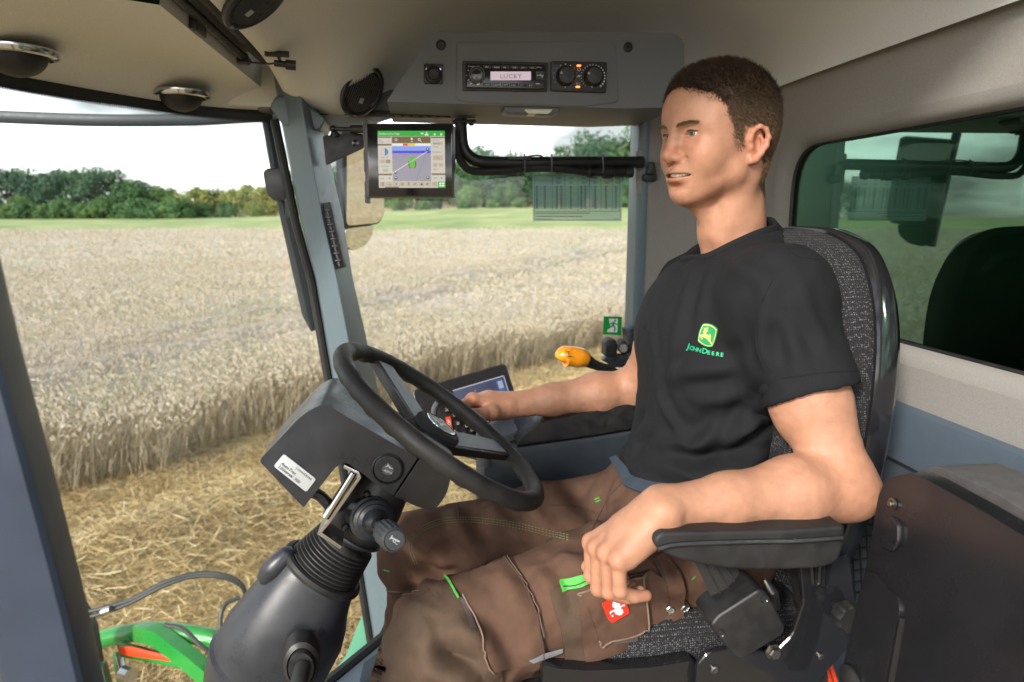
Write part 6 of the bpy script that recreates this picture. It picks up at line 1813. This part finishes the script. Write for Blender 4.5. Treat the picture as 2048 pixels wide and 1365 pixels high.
# keep only the scalp sheet (not the ears' outer flaps)
earz = ((abs(Vh[:, 1]) > .0745) & (Vh[:, 2] < .012) & (Vh[:, 0] < .02) & (Vh[:, 0] > -.035))
fin &= ~(earz[Fh].any(1))
Fk = Fh[fin]; us = np.unique(Fk); mp2 = np.zeros(len(Vh), int); mp2[us] = np.arange(len(us))
th_ = np.clip((mk[us] - .25) / 3.5, 0, 1) * (.0030 + .0062 * sstep(.02, .09, Vh[us, 2])) + .0003
Vk = Vh[us] + Nh[us] * (th_ + .0008 * vnoise(Vh[us], 240, 6))[:, None]
mat('hair_brown', (.042, .025, .013), .6, var=.25, vscale=120, bump=.5, bscale=900, spec=.35, attr='tint')
def hair_tone(o, zl_):
    w = (1.0 + 1.5 * sstep(.06, -.02, zl_))[:, None] * np.ones((1, 3)); a_ = o.data.color_attributes.new('tint', 'FLOAT_COLOR', 'POINT')
    a_.data.foreach_set('color', np.hstack((w, np.ones((len(w), 1)))).astype(np.float32).ravel())
hair = obj('hair', (hw(Vk), mp2[Fk]), 'hair_brown', man, angle=180); hair_tone(hair, Vk[:, 2])
# short strands, thinning out over the hairline
r = np.random.default_rng(5)
allv = np.arange(len(Vh)); soft = allv[(mk > -1.3) & (mk < .8) & ~earz]
idx = np.concatenate((r.choice(us, 52000), r.choice(soft, 9000)))
fade = np.clip((mk[idx] + 1.3) / 1.6, 0, 1); keep = r.uniform(0, 1, len(idx)) < fade ** 1.5; idx = idx[keep]
Pn, Nn = Vh[idx], Nh[idx]; tk = np.clip(mk[idx] / 3.5, 0, 1) * (.0030 + .0062 * sstep(.02, .09, Vh[idx, 2])) + .0004
topw = sstep(.03, .08, Pn[:, 2])
comb = np.stack((.85 * topw - .35 * (1 - topw), 0 * topw, -.9 * (1 - topw)), 1)
lift = .35 + .35 * topw
dirv = Nn * lift[:, None] + comb * .8 + r.normal(0, .20, (len(idx), 3)); dirv /= np.linalg.norm(dirv, axis=1)[:, None]
jit = r.normal(0, .0009, (len(idx), 3))
Lh = (.0034 + .75 * tk) * r.uniform(.6, 1.4, len(idx))
P0 = Pn + jit + Nn * (tk * .55)[:, None]; P2 = P0 + dirv * Lh[:, None]; P1 = (P0 + P2) / 2 + Nn * .0006
sv = np.cross(dirv, r.normal(0, 1, (len(idx), 3))); sv /= np.linalg.norm(sv, axis=1)[:, None]
V, F = ribbons(P0, P1, P2, np.full(len(idx), .00026), sv)
hs_ = obj('hair_strands', (hw(V), F), 'hair_brown', hair, smooth=False); hs_['kind'] = 'stuff'; hair_tone(hs_, V[:, 2])
# eyebrows and lashes
hb_bvh = BVHTree.FromPolygons([Vector(v) for v in Vh], [tuple(f) for f in Fh.tolist()])
mat('brow_hair', (.12, .072, .040), .7, var=.3, vscale=300)
for s in (1, -1):
    n = 300; t = r.uniform(0, 1, n)
    bx_ = .106 - .012 * t; by_ = s * (.0125 + .036 * t); bz_ = .0118 + .0050 * np.sin(np.clip(t, 0, 1) * 2.3) + r.normal(0, .0010, n) * (1.1 - .6 * t)
    P, N = [], []
    for q in np.stack((bx_, by_, bz_), 1):
        hit = hb_bvh.find_nearest(Vector(q)); P.append(hit[0][:]); N.append(hit[1][:])
    P = np.array(P); N = np.array(N); N *= np.sign((N * (P - np.array((0, 0, .02)))).sum(1))[:, None]
    dv = np.stack((-.45 + 0 * t, s * (.9 + 0 * t), .35 - .7 * t), 1) + N * .35 + r.normal(0, .2, (n, 3)); dv /= np.linalg.norm(dv, axis=1)[:, None]
    L = .0065 * r.uniform(.7, 1.2, n); P2 = P + dv * L[:, None]
    sv = np.cross(dv, N); sv /= np.linalg.norm(sv, axis=1)[:, None]
    V, F = ribbons(P, (P + P2) / 2 + N * .0004, P2, np.full(n, .00042), sv)
    e_ = obj('eyebrow', (hw(V), F), 'brow_hair', man, smooth=False); e_['kind'] = 'stuff'
    n = 60; t = np.linspace(-1, 1, n)
    P0 = np.stack((.0885 - .0075 * t ** 2 - .003 * (t * s > 0) * 0, s * .0315 + .0135 * t, .0042 - .0036 * t ** 2 + .0012 * t * s), 1)
    dv = np.stack((.8 + 0 * t, .35 * t, .28 + 0 * t), 1); P2 = P0 + dv * .0055
    V, F = ribbons(P0 - dv * .002, (P0 + P2) / 2 - np.array((0, 0, .0006)), P2, np.full(n, .00035), np.tile(np.array((0, 1.0, 0)), (n, 1)))
    e_ = obj('eyelashes', (hw(V), F), 'brow_hair', man, smooth=False); e_['kind'] = 'stuff'

# ================================================================== t-shirt
f = Field((.27, .74, 2.42), (.69, 1.44, 3.03), .0042)
f.ell((.492, 1.078, 2.775), (.118, .185, .165), .03)
f.ell((.458, 1.078, 2.80), (.075, .140, .105), .05)
f.ell((.482, 1.078, 2.60), (.112, .160, .150), .06)
f.ell((.455, 1.078, 2.535), (.112, .170, .085), .05)
f.cone(shL + np.array((0, .03, 0)), shR - np.array((0, .03, 0)), .056, .056, .06)
for s_, e_ in ((shL, elL), (shR, elR)):
    dn = nrm(e_ - s_)
    f.ell(s_ + np.array((0, 0, .004)), (.059, .057, .057), .05)
    f.cone(s_, s_ + (e_ - s_) * .57, .059, .067, .04)
trap = nkB + np.array((0, 0, .012))
for s_ in (shL, shR): f.cone(trap * .70 + s_ * .30 + np.array((.006, 0, .006)), s_ + np.array((0, 0, .012)), .042, .044, .05)
f.cone(nkB + np.array((.004, 0, .012)), nkB - np.array((0, 0, .06)), .070, .10, .04)
# neck opening
na_ = nrm(hw((0, 0, -.12)) - nkB)
f.cone(nkB + na_ * .030 + np.array((-.008, 0, -.002)), nkB + na_ * .12 + np.array((-.01, 0, 0)), .0735, .085, .008, 's')
# sleeve ends
def sleeve_end(f, s_, e_, k, up):
    dn = nrm(nrm(e_ - s_) + np.array(up)); hem = s_ + (e_ - s_) * k
    sl, P = f.blk(np.minimum(hem, e_) - .12, np.maximum(hem, e_) + .12)
    d = (P - hem.astype(np.float32)) @ dn.astype(np.float32)
    rad = np.linalg.norm(P - (s_ + (e_ - s_) * .75).astype(np.float32), axis=-1)
    g = np.where(rad < .15, -d, 1.0)
    Fm = f.F[sl]; near = rad < .14
    ax = nrm(e_ - s_).astype(np.float32); w = P - s_.astype(np.float32); tt = w @ ax; q = np.linalg.norm(w - tt[..., None] * ax, axis=-1)
    tube_ = (q < .098) & (tt > np.linalg.norm(e_ - s_) * (k - .25))
    f.F[sl] = np.where(tube_, np.maximum(Fm, d), Fm)
    f.cone(hem - nrm(e_ - s_) * .05, hem + nrm(e_ - s_) * .05, .055, .063, .003, 's')
    return hem, dn
hemL = sleeve_end(f, shL, elL, .53, (0, 0, 0)); hemR = sleeve_end(f, shR, elR, .50, (0, 0, 0))
Vs, Fs = f.mesh()
# lower edge: cut away what lies inside the trousers' seat
Vs = relax(Vs, Fs, 3, .5)
Ns = vnormals(Vs, Fs)
def creases(V, lines):
    d = np.zeros(len(V))
    for pts, amp, wid in lines:
        P = np.asarray(pts)
        best = np.full(len(V), 9.0); tb_ = np.zeros(len(V)); acc = 0
        seg = np.linalg.norm(P[1:] - P[:-1], axis=1); tot = seg.sum()
        for i in range(len(P) - 1):
            ab = P[i + 1] - P[i]; t = np.clip(((V - P[i]) @ ab) / (ab @ ab), 0, 1)
            q = np.linalg.norm(V - P[i] - t[:, None] * ab, axis=1)
            b = q < best; best = np.where(b, q, best); tb_ = np.where(b, (acc + t * seg[i]) / tot, tb_); acc += seg[i]
        env = np.sin(np.clip(tb_, 0, 1) * math.pi) ** .7
        d += amp * env * (np.exp(-(best / wid) ** 2) - .55 * np.exp(-((best - wid * 1.7) / wid) ** 2))
    return d
def on_srf(bvh, pts, off=0.0):
    out, nn = [], []
    for x, y in pts:
        hh = bvh.ray_cast(Vector(CAM), Vector(nrm(ray(x, y))))
        if hh[0] is None:
            out.append(None); nn.append(None); continue
        n_ = np.array(hh[1]); n_ = -n_ * np.sign(np.dot(n_, ray(x, y))); out.append(np.array(hh[0]) + n_ * off); nn.append(n_)
    return out, nn
def srf_line(bvh, pts, n=8, off=0.0):
    o, _ = on_srf(bvh, spline(pts, n), off); return np.array([p for p in o if p is not None])
bv = BVHTree.FromPolygons([Vector(v) for v in Vs], [tuple(q) for q in Fs.tolist()])
Ls = []
for pts, a, w in [
    ([(1395, 520), (1365, 620), (1345, 720), (1335, 800)], .0035, .012), ([(1420, 530), (1405, 600), (1395, 640)], .002, .010),
    ([(1545, 700), (1480, 735), (1400, 740), (1330, 760)], .0045, .014), ([(1540, 730), (1460, 790), (1370, 800)], .0045, .014),
    ([(1565, 800), (1480, 860), (1380, 890), (1300, 890)], .0075, .015), ([(1590, 850), (1490, 925), (1390, 945), (1290, 925)], .0085, .016),
    ([(1595, 900), (1520, 945), (1440, 968), (1330, 965)], .0070, .014), ([(1300, 840), (1275, 880), (1262, 920)], .006, .013),
    ([(1325, 700), (1320, 780), (1345, 850), (1380, 880)], .004, .011), ([(1300, 640), (1310, 720), (1320, 780)], .003, .010),
    ([(1530, 610), (1525, 680), (1545, 745)], .005, .013), ([(1600, 560), (1620, 640), (1660, 700)], .0028, .012), ([(1560, 620), (1590, 700), (1600, 760)], .0030, .012),
    ([(1460, 530), (1520, 560), (1535, 620)], .0028, .013), ([(1440, 820), (1420, 870), (1360, 930)], .004, .010), ([(1500, 780), (1490, 850), (1440, 920)], .004, .011), ([(1560, 880), (1500, 905), (1400, 915), (1330, 905)], -.005, .010)]:
    L = srf_line(bv, pts, 6)
    if len(L) > 2: Ls.append((L, a, w))
ridge = lambda P, sc, sd, pw=3: (1 - abs(vnoise(P, sc, sd))) ** pw
lowz = sstep(2.78, 2.58, Vs[:, 2])
Vs = Vs + Ns * (1.7 * creases(Vs, Ls) + .0045 * lowz * ridge(Vs * np.array((.5, .5, 1.6)) + np.array((0, 0, .3)) * Vs[:, :1], 15, 31) + .0022 * ridge(Vs * np.array((1.3, 1.3, .45)), 17, 32) + .0020 * vnoise(Vs * np.array((1, 1, .55)), 24, 3) + .0011 * vnoise(Vs, 60, 5))[:, None]
hm = np.zeros(len(Vs))
for (hp0, hn0) in (hemL, hemR):
    hm = np.maximum(hm, (abs((Vs - hp0) @ hn0) < .012) * (np.linalg.norm(Vs - hp0, axis=1) < .11))
for _ in range(9): Vs = Vs * (1 - hm[:, None]) + relax(Vs, Fs, 1, .5) * hm[:, None]
mat('shirt_black', (.0085, .009, .011), .85, var=.22, vscale=350, bump=.35, bscale=1300, spec=.25)
shirt = obj('t_shirt', (Vs, Fs), 'shirt_black', man, angle=180)
bvS = BVHTree.FromPolygons([Vector(v) for v in Vs], [tuple(q) for q in Fs.tolist()])
# collar band round the neck, hems
cc = []
for a in np.linspace(0, 2 * math.pi, 60, endpoint=False):
    x_ = np.array((-1.0, 0, 0)); x_ = nrm(x_ - na_ * np.dot(x_, na_)); y_ = np.cross(na_, x_)
    d = x_ * math.cos(a) + y_ * math.sin(a)
    best = None
    for hgt in np.linspace(.085, -.02, 36):
        p = nkB + np.array((-.010, 0, 0)) + d * .0755 + na_ * hgt
        hit = bvS.find_nearest(Vector(p))
        if hit[3] < .004: best = np.array(hit[0]); break
    cc.append(best if best is not None else nkB + d * .075 + na_ * .02)
cc = np.array(cc)
for _ in range(4): cc = (np.roll(cc, 1, 0) + np.roll(cc, -1, 0) + 2 * cc) / 4
obj('collar', tube(cc, .0105, 10, closed=True, prof=[(math.cos(a) * .45, math.sin(a)) for a in np.linspace(0, 6.2832, 12, endpoint=False)], up=na_), 'shirt_black', shirt, angle=180)
for pts in ([(1556, 758), (1600, 752), (1660, 745), (1718, 742)], [(1545, 560), (1522, 610), (1512, 680), (1530, 745)], [(1286, 655), (1300, 668)], [(1560, 470), (1590, 510), (1640, 520)]):
    L = srf_line(bvS, pts, 8, .0004)
    if len(L) > 2: obj('seam', tube(L, .0009, 5), 'shirt_black', shirt)

# ================================================================== flat pieces laid on cloth
def patch(bvh, P2, off, thick=.0, step=7.0, plane=None):
    bm = bmesh.new()
    bm.faces.new([bm.verts.new((float(p[0]), float(p[1]), 0)) for p in P2])
    bmesh.ops.triangulate(bm, faces=bm.faces[:])
    for _ in range(6):
        le = [e for e in bm.edges if e.calc_length() > step]
        if not le: break
        bmesh.ops.subdivide_edges(bm, edges=le, cuts=1); bmesh.ops.triangulate(bm, faces=bm.faces[:])
    bm.verts.ensure_lookup_table(); bm.verts.index_update()
    V2 = [(v.co.x, v.co.y) for v in bm.verts]; F = [tuple(v.index for v in f.verts) for f in bm.faces]
    bed = [(e.verts[0].index, e.verts[1].index) for e in bm.edges if len(e.link_faces) == 1]
    bm.free()
    O, N = on_srf(bvh, V2)
    ok = [i for i, o in enumerate(O) if o is not None]
    fb = np.mean([O[i] for i in ok], 0)
    V = []
    for i, o in enumerate(O):
        if o is None:
            j = min(ok, key=lambda q: (V2[q][0] - V2[i][0]) ** 2 + (V2[q][1] - V2[i][1]) ** 2)
            d = ray(*V2[i]); t = np.linalg.norm(O[j] - CAM) / np.linalg.norm(d); V.append(CAM + d * t); N[i] = N[j]
        else: V.append(o)
    V = np.array(V); N = np.array(N)
    if plane is not None:
        c_, n_ = plane
        V = np.array([CAM + ray(*q) * (np.dot(c_ - CAM, n_) / np.dot(ray(*q), n_)) for q in V2]); N = np.tile(n_, (len(V), 1))
    for _ in range(2):
        N2 = N.copy()
        for a, b, c in F: N2[a] += N[b] * .5 + N[c] * .5; N2[b] += N[a] * .5 + N[c] * .5; N2[c] += N[a] * .5 + N[b] * .5
        N = N2 / np.linalg.norm(N2, axis=1)[:, None]
    T = V + N * off
    if thick:
        n = len(T); bvv = V + N * (off - thick)
        T = np.vstack((T, bvv)); F = F + [(a, b, n + b, n + a) for a, b in bed]
    return T, F
def patch2(bvh, g2, off, step=4.0):
    gs = []
    for f_ in g2[1]:
        if len(f_) < 3: continue
        gs.append(patch(bvh, [g2[0][i] for i in f_], off, step=step))
    return join(*gs)
# breast emblem and word mark
mat('print_green', (.005, .24, .08), .55, var=.03); mat('print_yellow', (.62, .47, .11), .55, var=.03); mat('print_mint', (.012, .36, .17), .55, var=.03)
zq = lambda x, y: (1350 + x / 11.377, 620 + y / 11.377)
sh_o = spline([zq(640, 330), zq(750, 312), zq(880, 345), zq(980, 425), zq(985, 470), zq(935, 650), zq(870, 815), zq(830, 840), zq(740, 840), zq(620, 790), zq(535, 720), zq(530, 670), zq(560, 500)], 4, True)
sh_y = (sh_o - sh_o.mean(0)) * .91 + sh_o.mean(0); sh_g = (sh_o - sh_o.mean(0)) * .83 + sh_o.mean(0)
em_ = obj('emblem', patch(bvS, sh_o, .0012), 'print_green', shirt, angle=60)
obj('emblem_border', patch(bvS, sh_y, .0017), 'print_yellow', em_, angle=60)
obj('emblem_field', patch(bvS, sh_g, .0022), 'print_green', em_, angle=60)
DZ = [[(668, 483), (692, 466), (735, 472), (776, 464), (770, 490), (742, 496), (722, 545), (740, 566), (803, 590), (812, 552), (824, 556), (834, 592), (826, 618), (822, 690), (850, 755), (858, 795), (838, 775), (802, 722), (765, 690), (748, 652), (700, 645), (655, 620), (630, 598), (622, 604), (640, 640), (655, 672), (640, 682), (610, 632), (594, 584), (604, 568), (655, 564), (672, 540), (690, 503)],
      [(690, 462), (676, 440), (700, 442), (696, 402), (716, 440), (716, 462)], [(716, 462), (735, 396), (745, 400), (732, 462)], [(738, 464), (762, 430), (764, 392), (778, 394), (774, 440), (748, 466)]]
obj('emblem_deer', join(*[patch(bvS, [zq(*p) for p in P], .0027, step=3.0) for P in DZ]), 'print_yellow', em_, angle=60)
def word(ch, size, o, ang): return rot2(flip(text_geo(ch, size * 1.1, bold=.03)), ang, o)
ws_ = [word('J', 14.5, zq(285, 880), .30), word('O', 10.6, zq(335, 895), .30), word('H', 10.6, zq(410, 920), .28), word('N', 10.6, zq(500, 945), .25), word('D', 14.5, zq(612, 985), .20), word('E', 10.6, zq(738, 1015), .16), word('E', 10.6, zq(832, 1035), .14), word('R', 10.6, zq(932, 1053), .12), word('E', 10.6, zq(1035, 1070), .10)]
obj('word_mark', patch2(bvS, join2(*ws_), .0016), 'print_mint', shirt, angle=60)

# ================================================================== trousers
f = Field((-.24, .74, 1.82), (.66, 1.36, 2.64), .0050)
f.ell((.470, 1.078, 2.505), (.140, .190, .095), .03)
for hp_, kn_, an_, rk in ((hipL, knL, anL, 1.0), (hipR, knR, anR, .98)):
    m1 = hp_ * .5 + kn_ * .5
    q_ = 1.0 if rk == 1.0 else .90
    f.cone(hp_, m1, .098 * q_, .087 * q_, .05).cone(m1, kn_, .087 * q_, .074 * (.97 if rk < 1 else 1), .03)
    f.ell(kn_ + np.array((-.012, 0, .002)), (.073, .071, .074) if rk == 1.0 else (.070, .068, .070), .03)
    c_ = kn_ * .62 + an_ * .38
    if rk < 1: f.cone(kn_ + np.array((-.008, 0, -.03)), c_, .064, .058, .02).cone(c_, an_, .058, .056, .03)
    else: f.cone(kn_ + np.array((.005, 0, -.03)), c_, .074, .070, .04).cone(c_, an_, .070, .060, .03)
f.ell(hipL * .5 + hipR * .5 + np.array((-.03, 0, .005)), (.13, .12, .075), .05)
# loose cargo pocket on the near thigh
pc = at(1190, 1210, Y=.875)
f.ell(pc, (.115, .030, .070), .03, R=frame(hipL - knL, (0, 1, 0)))
Vt, Ft = f.mesh(); Vt = relax(Vt, Ft, 1, .5); Nt = vnormals(Vt, Ft)
bv = BVHTree.FromPolygons([Vector(v) for v in Vt], [tuple(q) for q in Ft.tolist()])
Ls = []
for pts, a, w in [
    ([(1200, 960), (1180, 1020), (1210, 1075), (1200, 1130)], .006, .016), ([(1240, 960), (1225, 1010), (1240, 1060)], .006, .014), ([(1100, 960), (1130, 1020), (1180, 1080)], .006, .018),
    ([(1030, 980), (1080, 1040), (1150, 1090)], .005, .016), ([(960, 990), (1000, 1040), (1060, 1090)], .005, .016), ([(900, 1000), (920, 1060), (960, 1110)], .006, .016),
    ([(830, 1120), (880, 1150), (930, 1140)], -.008, .014), ([(820, 1150), (860, 1175), (900, 1165)], .007, .014), ([(770, 1120), (800, 1170), (810, 1260)], .005, .018),
    ([(900, 1250), (960, 1290), (1000, 1350)], .006, .016), ([(860, 1290), (920, 1320), (970, 1330)], -.008, .014), ([(850, 1330), (900, 1345), (960, 1350)], .007, .014), ([(820, 1260), (850, 1300), (840, 1360)], .005, .018),
    ([(1000, 1150), (1030, 1200), (1060, 1260)], .0035, .014), ([(1060, 1130), (1100, 1180), (1110, 1250)], .0035, .014), ([(1120, 1110), (1160, 1140), (1170, 1190)], .003, .014),
    ([(780, 1290), (800, 1330), (790, 1400)], .006, .018), ([(760, 1200), (775, 1280), (770, 1360)], .005, .016), ([(1300, 1130), (1330, 1170), (1400, 1180)], .005, .015), ([(1250, 1290), (1150, 1320), (1050, 1330)], .003, .014)]:
    L = srf_line(bv, pts, 6)
    if len(L) > 2: Ls.append((L, a, w))
Vt = Vt + Nt * (1.7 * creases(Vt, Ls) + .0050 * ridge(Vt @ np.array(((.6, 0, -.8), (0, .7, 0), (1.2, 0, .9))), 9, 33) + .0026 * ridge(Vt @ np.array(((1.1, 0, .5), (0, .8, 0), (-.4, 0, .9))), 21, 34) + .0030 * vnoise(Vt, 14, 3) + .0014 * vnoise(Vt, 36, 5) + .0006 * vnoise(Vt, 90, 6))[:, None]
mat('trouser_brown', (.100, .056, .038), .88, var=.16, vscale=40, bump=.5, bscale=1100, spec=.2)
mat('trouser_olive', (.082, .054, .036), .85, var=.14, vscale=60, bump=.6, bscale=900, spec=.25)
mat('trouser_seam', (.060, .036, .025), .9, var=.2, vscale=200)
mat('trouser_edge', (.17, .115, .085), .9, var=.2, vscale=200)
mat('stitch_green', (.15, .17, .07), .8); mat('lime_green', (.06, .36, .05), .7, var=.12, vscale=120)
mat('patch_red', (.72, .035, .015), .45, var=.04); mat('reflective_grey', (.20, .20, .22), .5, var=.15, vscale=150)
tr_ = obj('trousers', (Vt, Ft), 'trouser_brown', man, angle=180)
bvT = BVHTree.FromPolygons([Vector(v) for v in Vt], [tuple(q) for q in Ft.tolist()])
def stitch(pts, r_=.0009, m='trouser_seam', off=.0006, name='seam', n=10, dash=False):
    L = srf_line(bvT, pts, n, off)
    if len(L) < 3: return
    if dash:
        gs = [tube(L[i:i + 2], r_, 4) for i in range(0, len(L) - 1, 2)]
        o = obj(name, join(*gs), m, tr_); o['kind'] = 'stuff'
    else: obj(name, tube(L, r_, 5), m, tr_)
# knee pad pocket of olive cloth on both knees
kp = spline([(905, 1168), (938, 1178), (952, 1230), (980, 1290), (1000, 1372), (900, 1420), (745, 1420), (752, 1330), (778, 1262), (825, 1208)], 5, True)
obj('knee_pad_pocket', patch(bvT, kp, .0030, .006, 9), 'trouser_olive', tr_, angle=60)
# overlapping thigh panel with folded front edge
tpan = [(890, 1160), (1008, 1118), (1030, 1150), (1060, 1200), (1085, 1280), (1090, 1318), (985, 1340), (968, 1300), (945, 1225), (925, 1190)]
obj('thigh_panel', patch(bvT, tpan, .0058, .008, 9), 'trouser_brown', tr_, angle=60)
stitch([(1008, 1118), (1035, 1155), (1060, 1205), (1080, 1270), (1084, 1316)], .0014, 'trouser_seam', .0062)
stitch([(1016, 1120), (1042, 1158), (1067, 1205), (1086, 1270)], .0007, 'trouser_edge', .0064)
stitch([(889, 1160), (905, 1180), (918, 1202)], .0018, 'lime_green', .0066, 'piping')
stitch([(925, 1195), (946, 1240), (970, 1305), (985, 1340)], .0014, 'trouser_edge', .0064)
mat('tab_mauve', (.085, .066, .064), .6, var=.15, vscale=150)
obj('knee_tab', patch(bvT, [(920, 1200), (928, 1198), (950, 1262), (938, 1262)], .0050), 'tab_mauve', tr_)
obj('reflective_strip', patch(bvT, [(1056, 1314), (1084, 1301), (1122, 1291), (1122, 1299), (1090, 1310), (1064, 1320)], .0072), 'reflective_grey', tr_)
# cargo pocket with flap and badge
cpk = [(1098, 1182), (1170, 1160), (1190, 1200), (1196, 1320), (1130, 1326), (1122, 1260)]
obj('pocket_gusset', patch(bvT, cpk, .0045, .008, 9), 'trouser_olive', tr_, angle=60)
obj('zip_tape', patch(bvT, [(1116, 1166), (1178, 1146), (1186, 1164), (1122, 1186)], .0090, .004), 'lime_green', tr_)
stitch([(1120, 1178), (1150, 1170), (1184, 1156)], .0008, 'black_print', .0098)
cpo = [(1160, 1172), (1186, 1168), (1300, 1140), (1330, 1160), (1350, 1240), (1300, 1275), (1170, 1325), (1160, 1260)]
obj('cargo_pocket', patch(bvT, cpo, .0070, .009, 9), 'trouser_brown', tr_, angle=60)
flp = rounded([(1162, 1182), (1278, 1150), (1288, 1245), (1276, 1258), (1205, 1280), (1192, 1272)], [6, 6, 12, 10, 14, 12])
fl_ = obj('pocket_flap', patch(bvT, flp, .0120, .006, 8), 'trouser_brown', tr_, angle=60)
stitch([tuple(p) for p in flp[::3]], .0016, 'trouser_edge', .0122, 'flap_edge', 6)
obj('pocket_tab', patch(bvT, [(1218, 1277), (1270, 1260), (1268, 1273), (1222, 1283)], .0100), 'tab_mauve', tr_)
bdg = rounded([(1194, 1200), (1212, 1188), (1240, 1194), (1248, 1216), (1214, 1236), (1208, 1232)], [3, 3, 3, 4, 4, 3])
bp0 = patch(bvT, bdg, .0, 0, 6)[0]; bn_ = np.linalg.svd(bp0 - bp0.mean(0))[2][2]; bn_ = -bn_ * np.sign(np.dot(bn_, ray(1220, 1212))); BPL = (bp0.mean(0), bn_)
bd_ = obj('badge', patch(bvT, bdg, .0165, .006, 6, BPL), 'patch_red', fl_, angle=60)
bz = lambda x, y: (1080 + x / 6.5, 1120 + y / 6.5)
w1 = [bz(870 + 55 * math.cos(a) * (1 + .12 * math.sin(9 * a)), 0) for a in ()]
def feather(cx, cy, rx, ry, rot_, n=30):
    out = []
    for a in np.linspace(0, 2 * math.pi, n, endpoint=False):
        q = 1 + .10 * math.cos(9 * a); x, y = rx * math.cos(a) * q, ry * math.sin(a) * q
        out.append(bz(cx + x * math.cos(rot_) - y * math.sin(rot_), cy + x * math.sin(rot_) + y * math.cos(rot_)))
    return out
gs = [patch(bvT, feather(912, 520, 52, 46, .4), .0172, step=3, plane=BPL), patch(bvT, feather(945, 602, 58, 46, .2), .0172, step=3, plane=BPL), patch(bvT, [bz(925, 560), bz(1000, 515), bz(1025, 512), bz(1020, 535), bz(1005, 530), bz(935, 578)], .0172, step=3, plane=BPL),
      patch(bvT, [bz(890, 575), bz(835, 600), bz(828, 625), bz(840, 640), bz(848, 620), bz(895, 592)], .0172, step=3, plane=BPL), patch(bvT, [bz(865 + 13 * math.cos(a), 658 + 13 * math.sin(a)) for a in np.linspace(0, 6.2, 10)], .0172, step=3, plane=BPL)]
obj('badge_print', join(*gs), 'white_print', bd_, angle=60)
# snap flap further up the thigh
sf = rounded([(1308, 1118), (1322, 1108), (1352, 1152), (1362, 1180), (1358, 1240), (1338, 1240), (1336, 1190)], 6)
obj('snap_flap', patch(bvT, sf, .0110, .008, 8), 'trouser_brown', tr_, angle=60)
obj('hook_strip', patch(bvT, [(1300, 1122), (1312, 1118), (1340, 1168), (1332, 1176)], .0095), 'trouser_seam', tr_)
for x, y in ((1363, 1206), (1336, 1212)):
    O, N = on_srf(bvT, [(x, y)])
    if O[0] is not None: obj('snap_button', lathe([(.0068, 0), (.0068, .0115), (.0052, .0128), (.0045, .0112), (0, .0112)], O[0], N[0], 20), 'steel', tr_)
# seams of the far leg
for k in range(3):
    stitch([(825, 1070 + k * 5), (855, 1048 + k * 5), (900, 1036 + k * 5), (970, 1037 + k * 5), (1050, 1050 + k * 5), (1140, 1072 + k * 5)], .0008, 'stitch_green', .0008, 'stitching', 26, True)
for k in range(2):
    stitch([(825 + k * 5, 1068), (818 + k * 5, 1095), (830 + k * 5, 1130)], .0008, 'stitch_green', .0008, 'stitching', 16, True)
stitch([(750, 1182), (790, 1190), (840, 1188), (858, 1180)], .0020, 'trouser_seam')
stitch([(750, 1176), (790, 1184), (840, 1182)], .0010, 'trouser_edge')
stitch([(900, 965), (912, 1000), (918, 1036)], .0014, 'trouser_seam')
stitch([(1250, 960), (1215, 1000), (1180, 1070)], .0012, 'trouser_seam')
stitch([(1100, 1010), (1160, 1015), (1200, 1030)], .0009, 'trouser_seam')
for a, b in (((768, 1140), (780, 1143)), ((1190, 1000), (1200, 996)), ((1192, 1005), (1202, 1001)), ((818, 1018), (826, 1020)), ((920, 1305), (934, 1300)), ((1384, 1160), (1390, 1154)), ((1400, 1192), (1408, 1188))):
    stitch([a, ((a[0] + b[0]) / 2, (a[1] + b[1]) / 2), b], .0012, 'lime_green', .0012, 'bar_tack', 4)
# belt at the waist
mat('belt_blue', (.028, .042, .062), .75, var=.2, vscale=500, bump=.4, bscale=900)
P = [at(1228, 930, Y=1.20), at(1242, 952, Y=1.185), at(1262, 975, Y=1.16), at(1300, 990, Y=1.12), at(1360, 985, Y=1.05)]
L = spline(P, 6)
obj('waist_strap', patch(bvT, [(1226, 925), (1240, 920), (1262, 945), (1300, 965), (1380, 975), (1390, 1010), (1300, 1000), (1255, 978)], .012, .004, 9), 'belt_blue', sbt, angle=60)
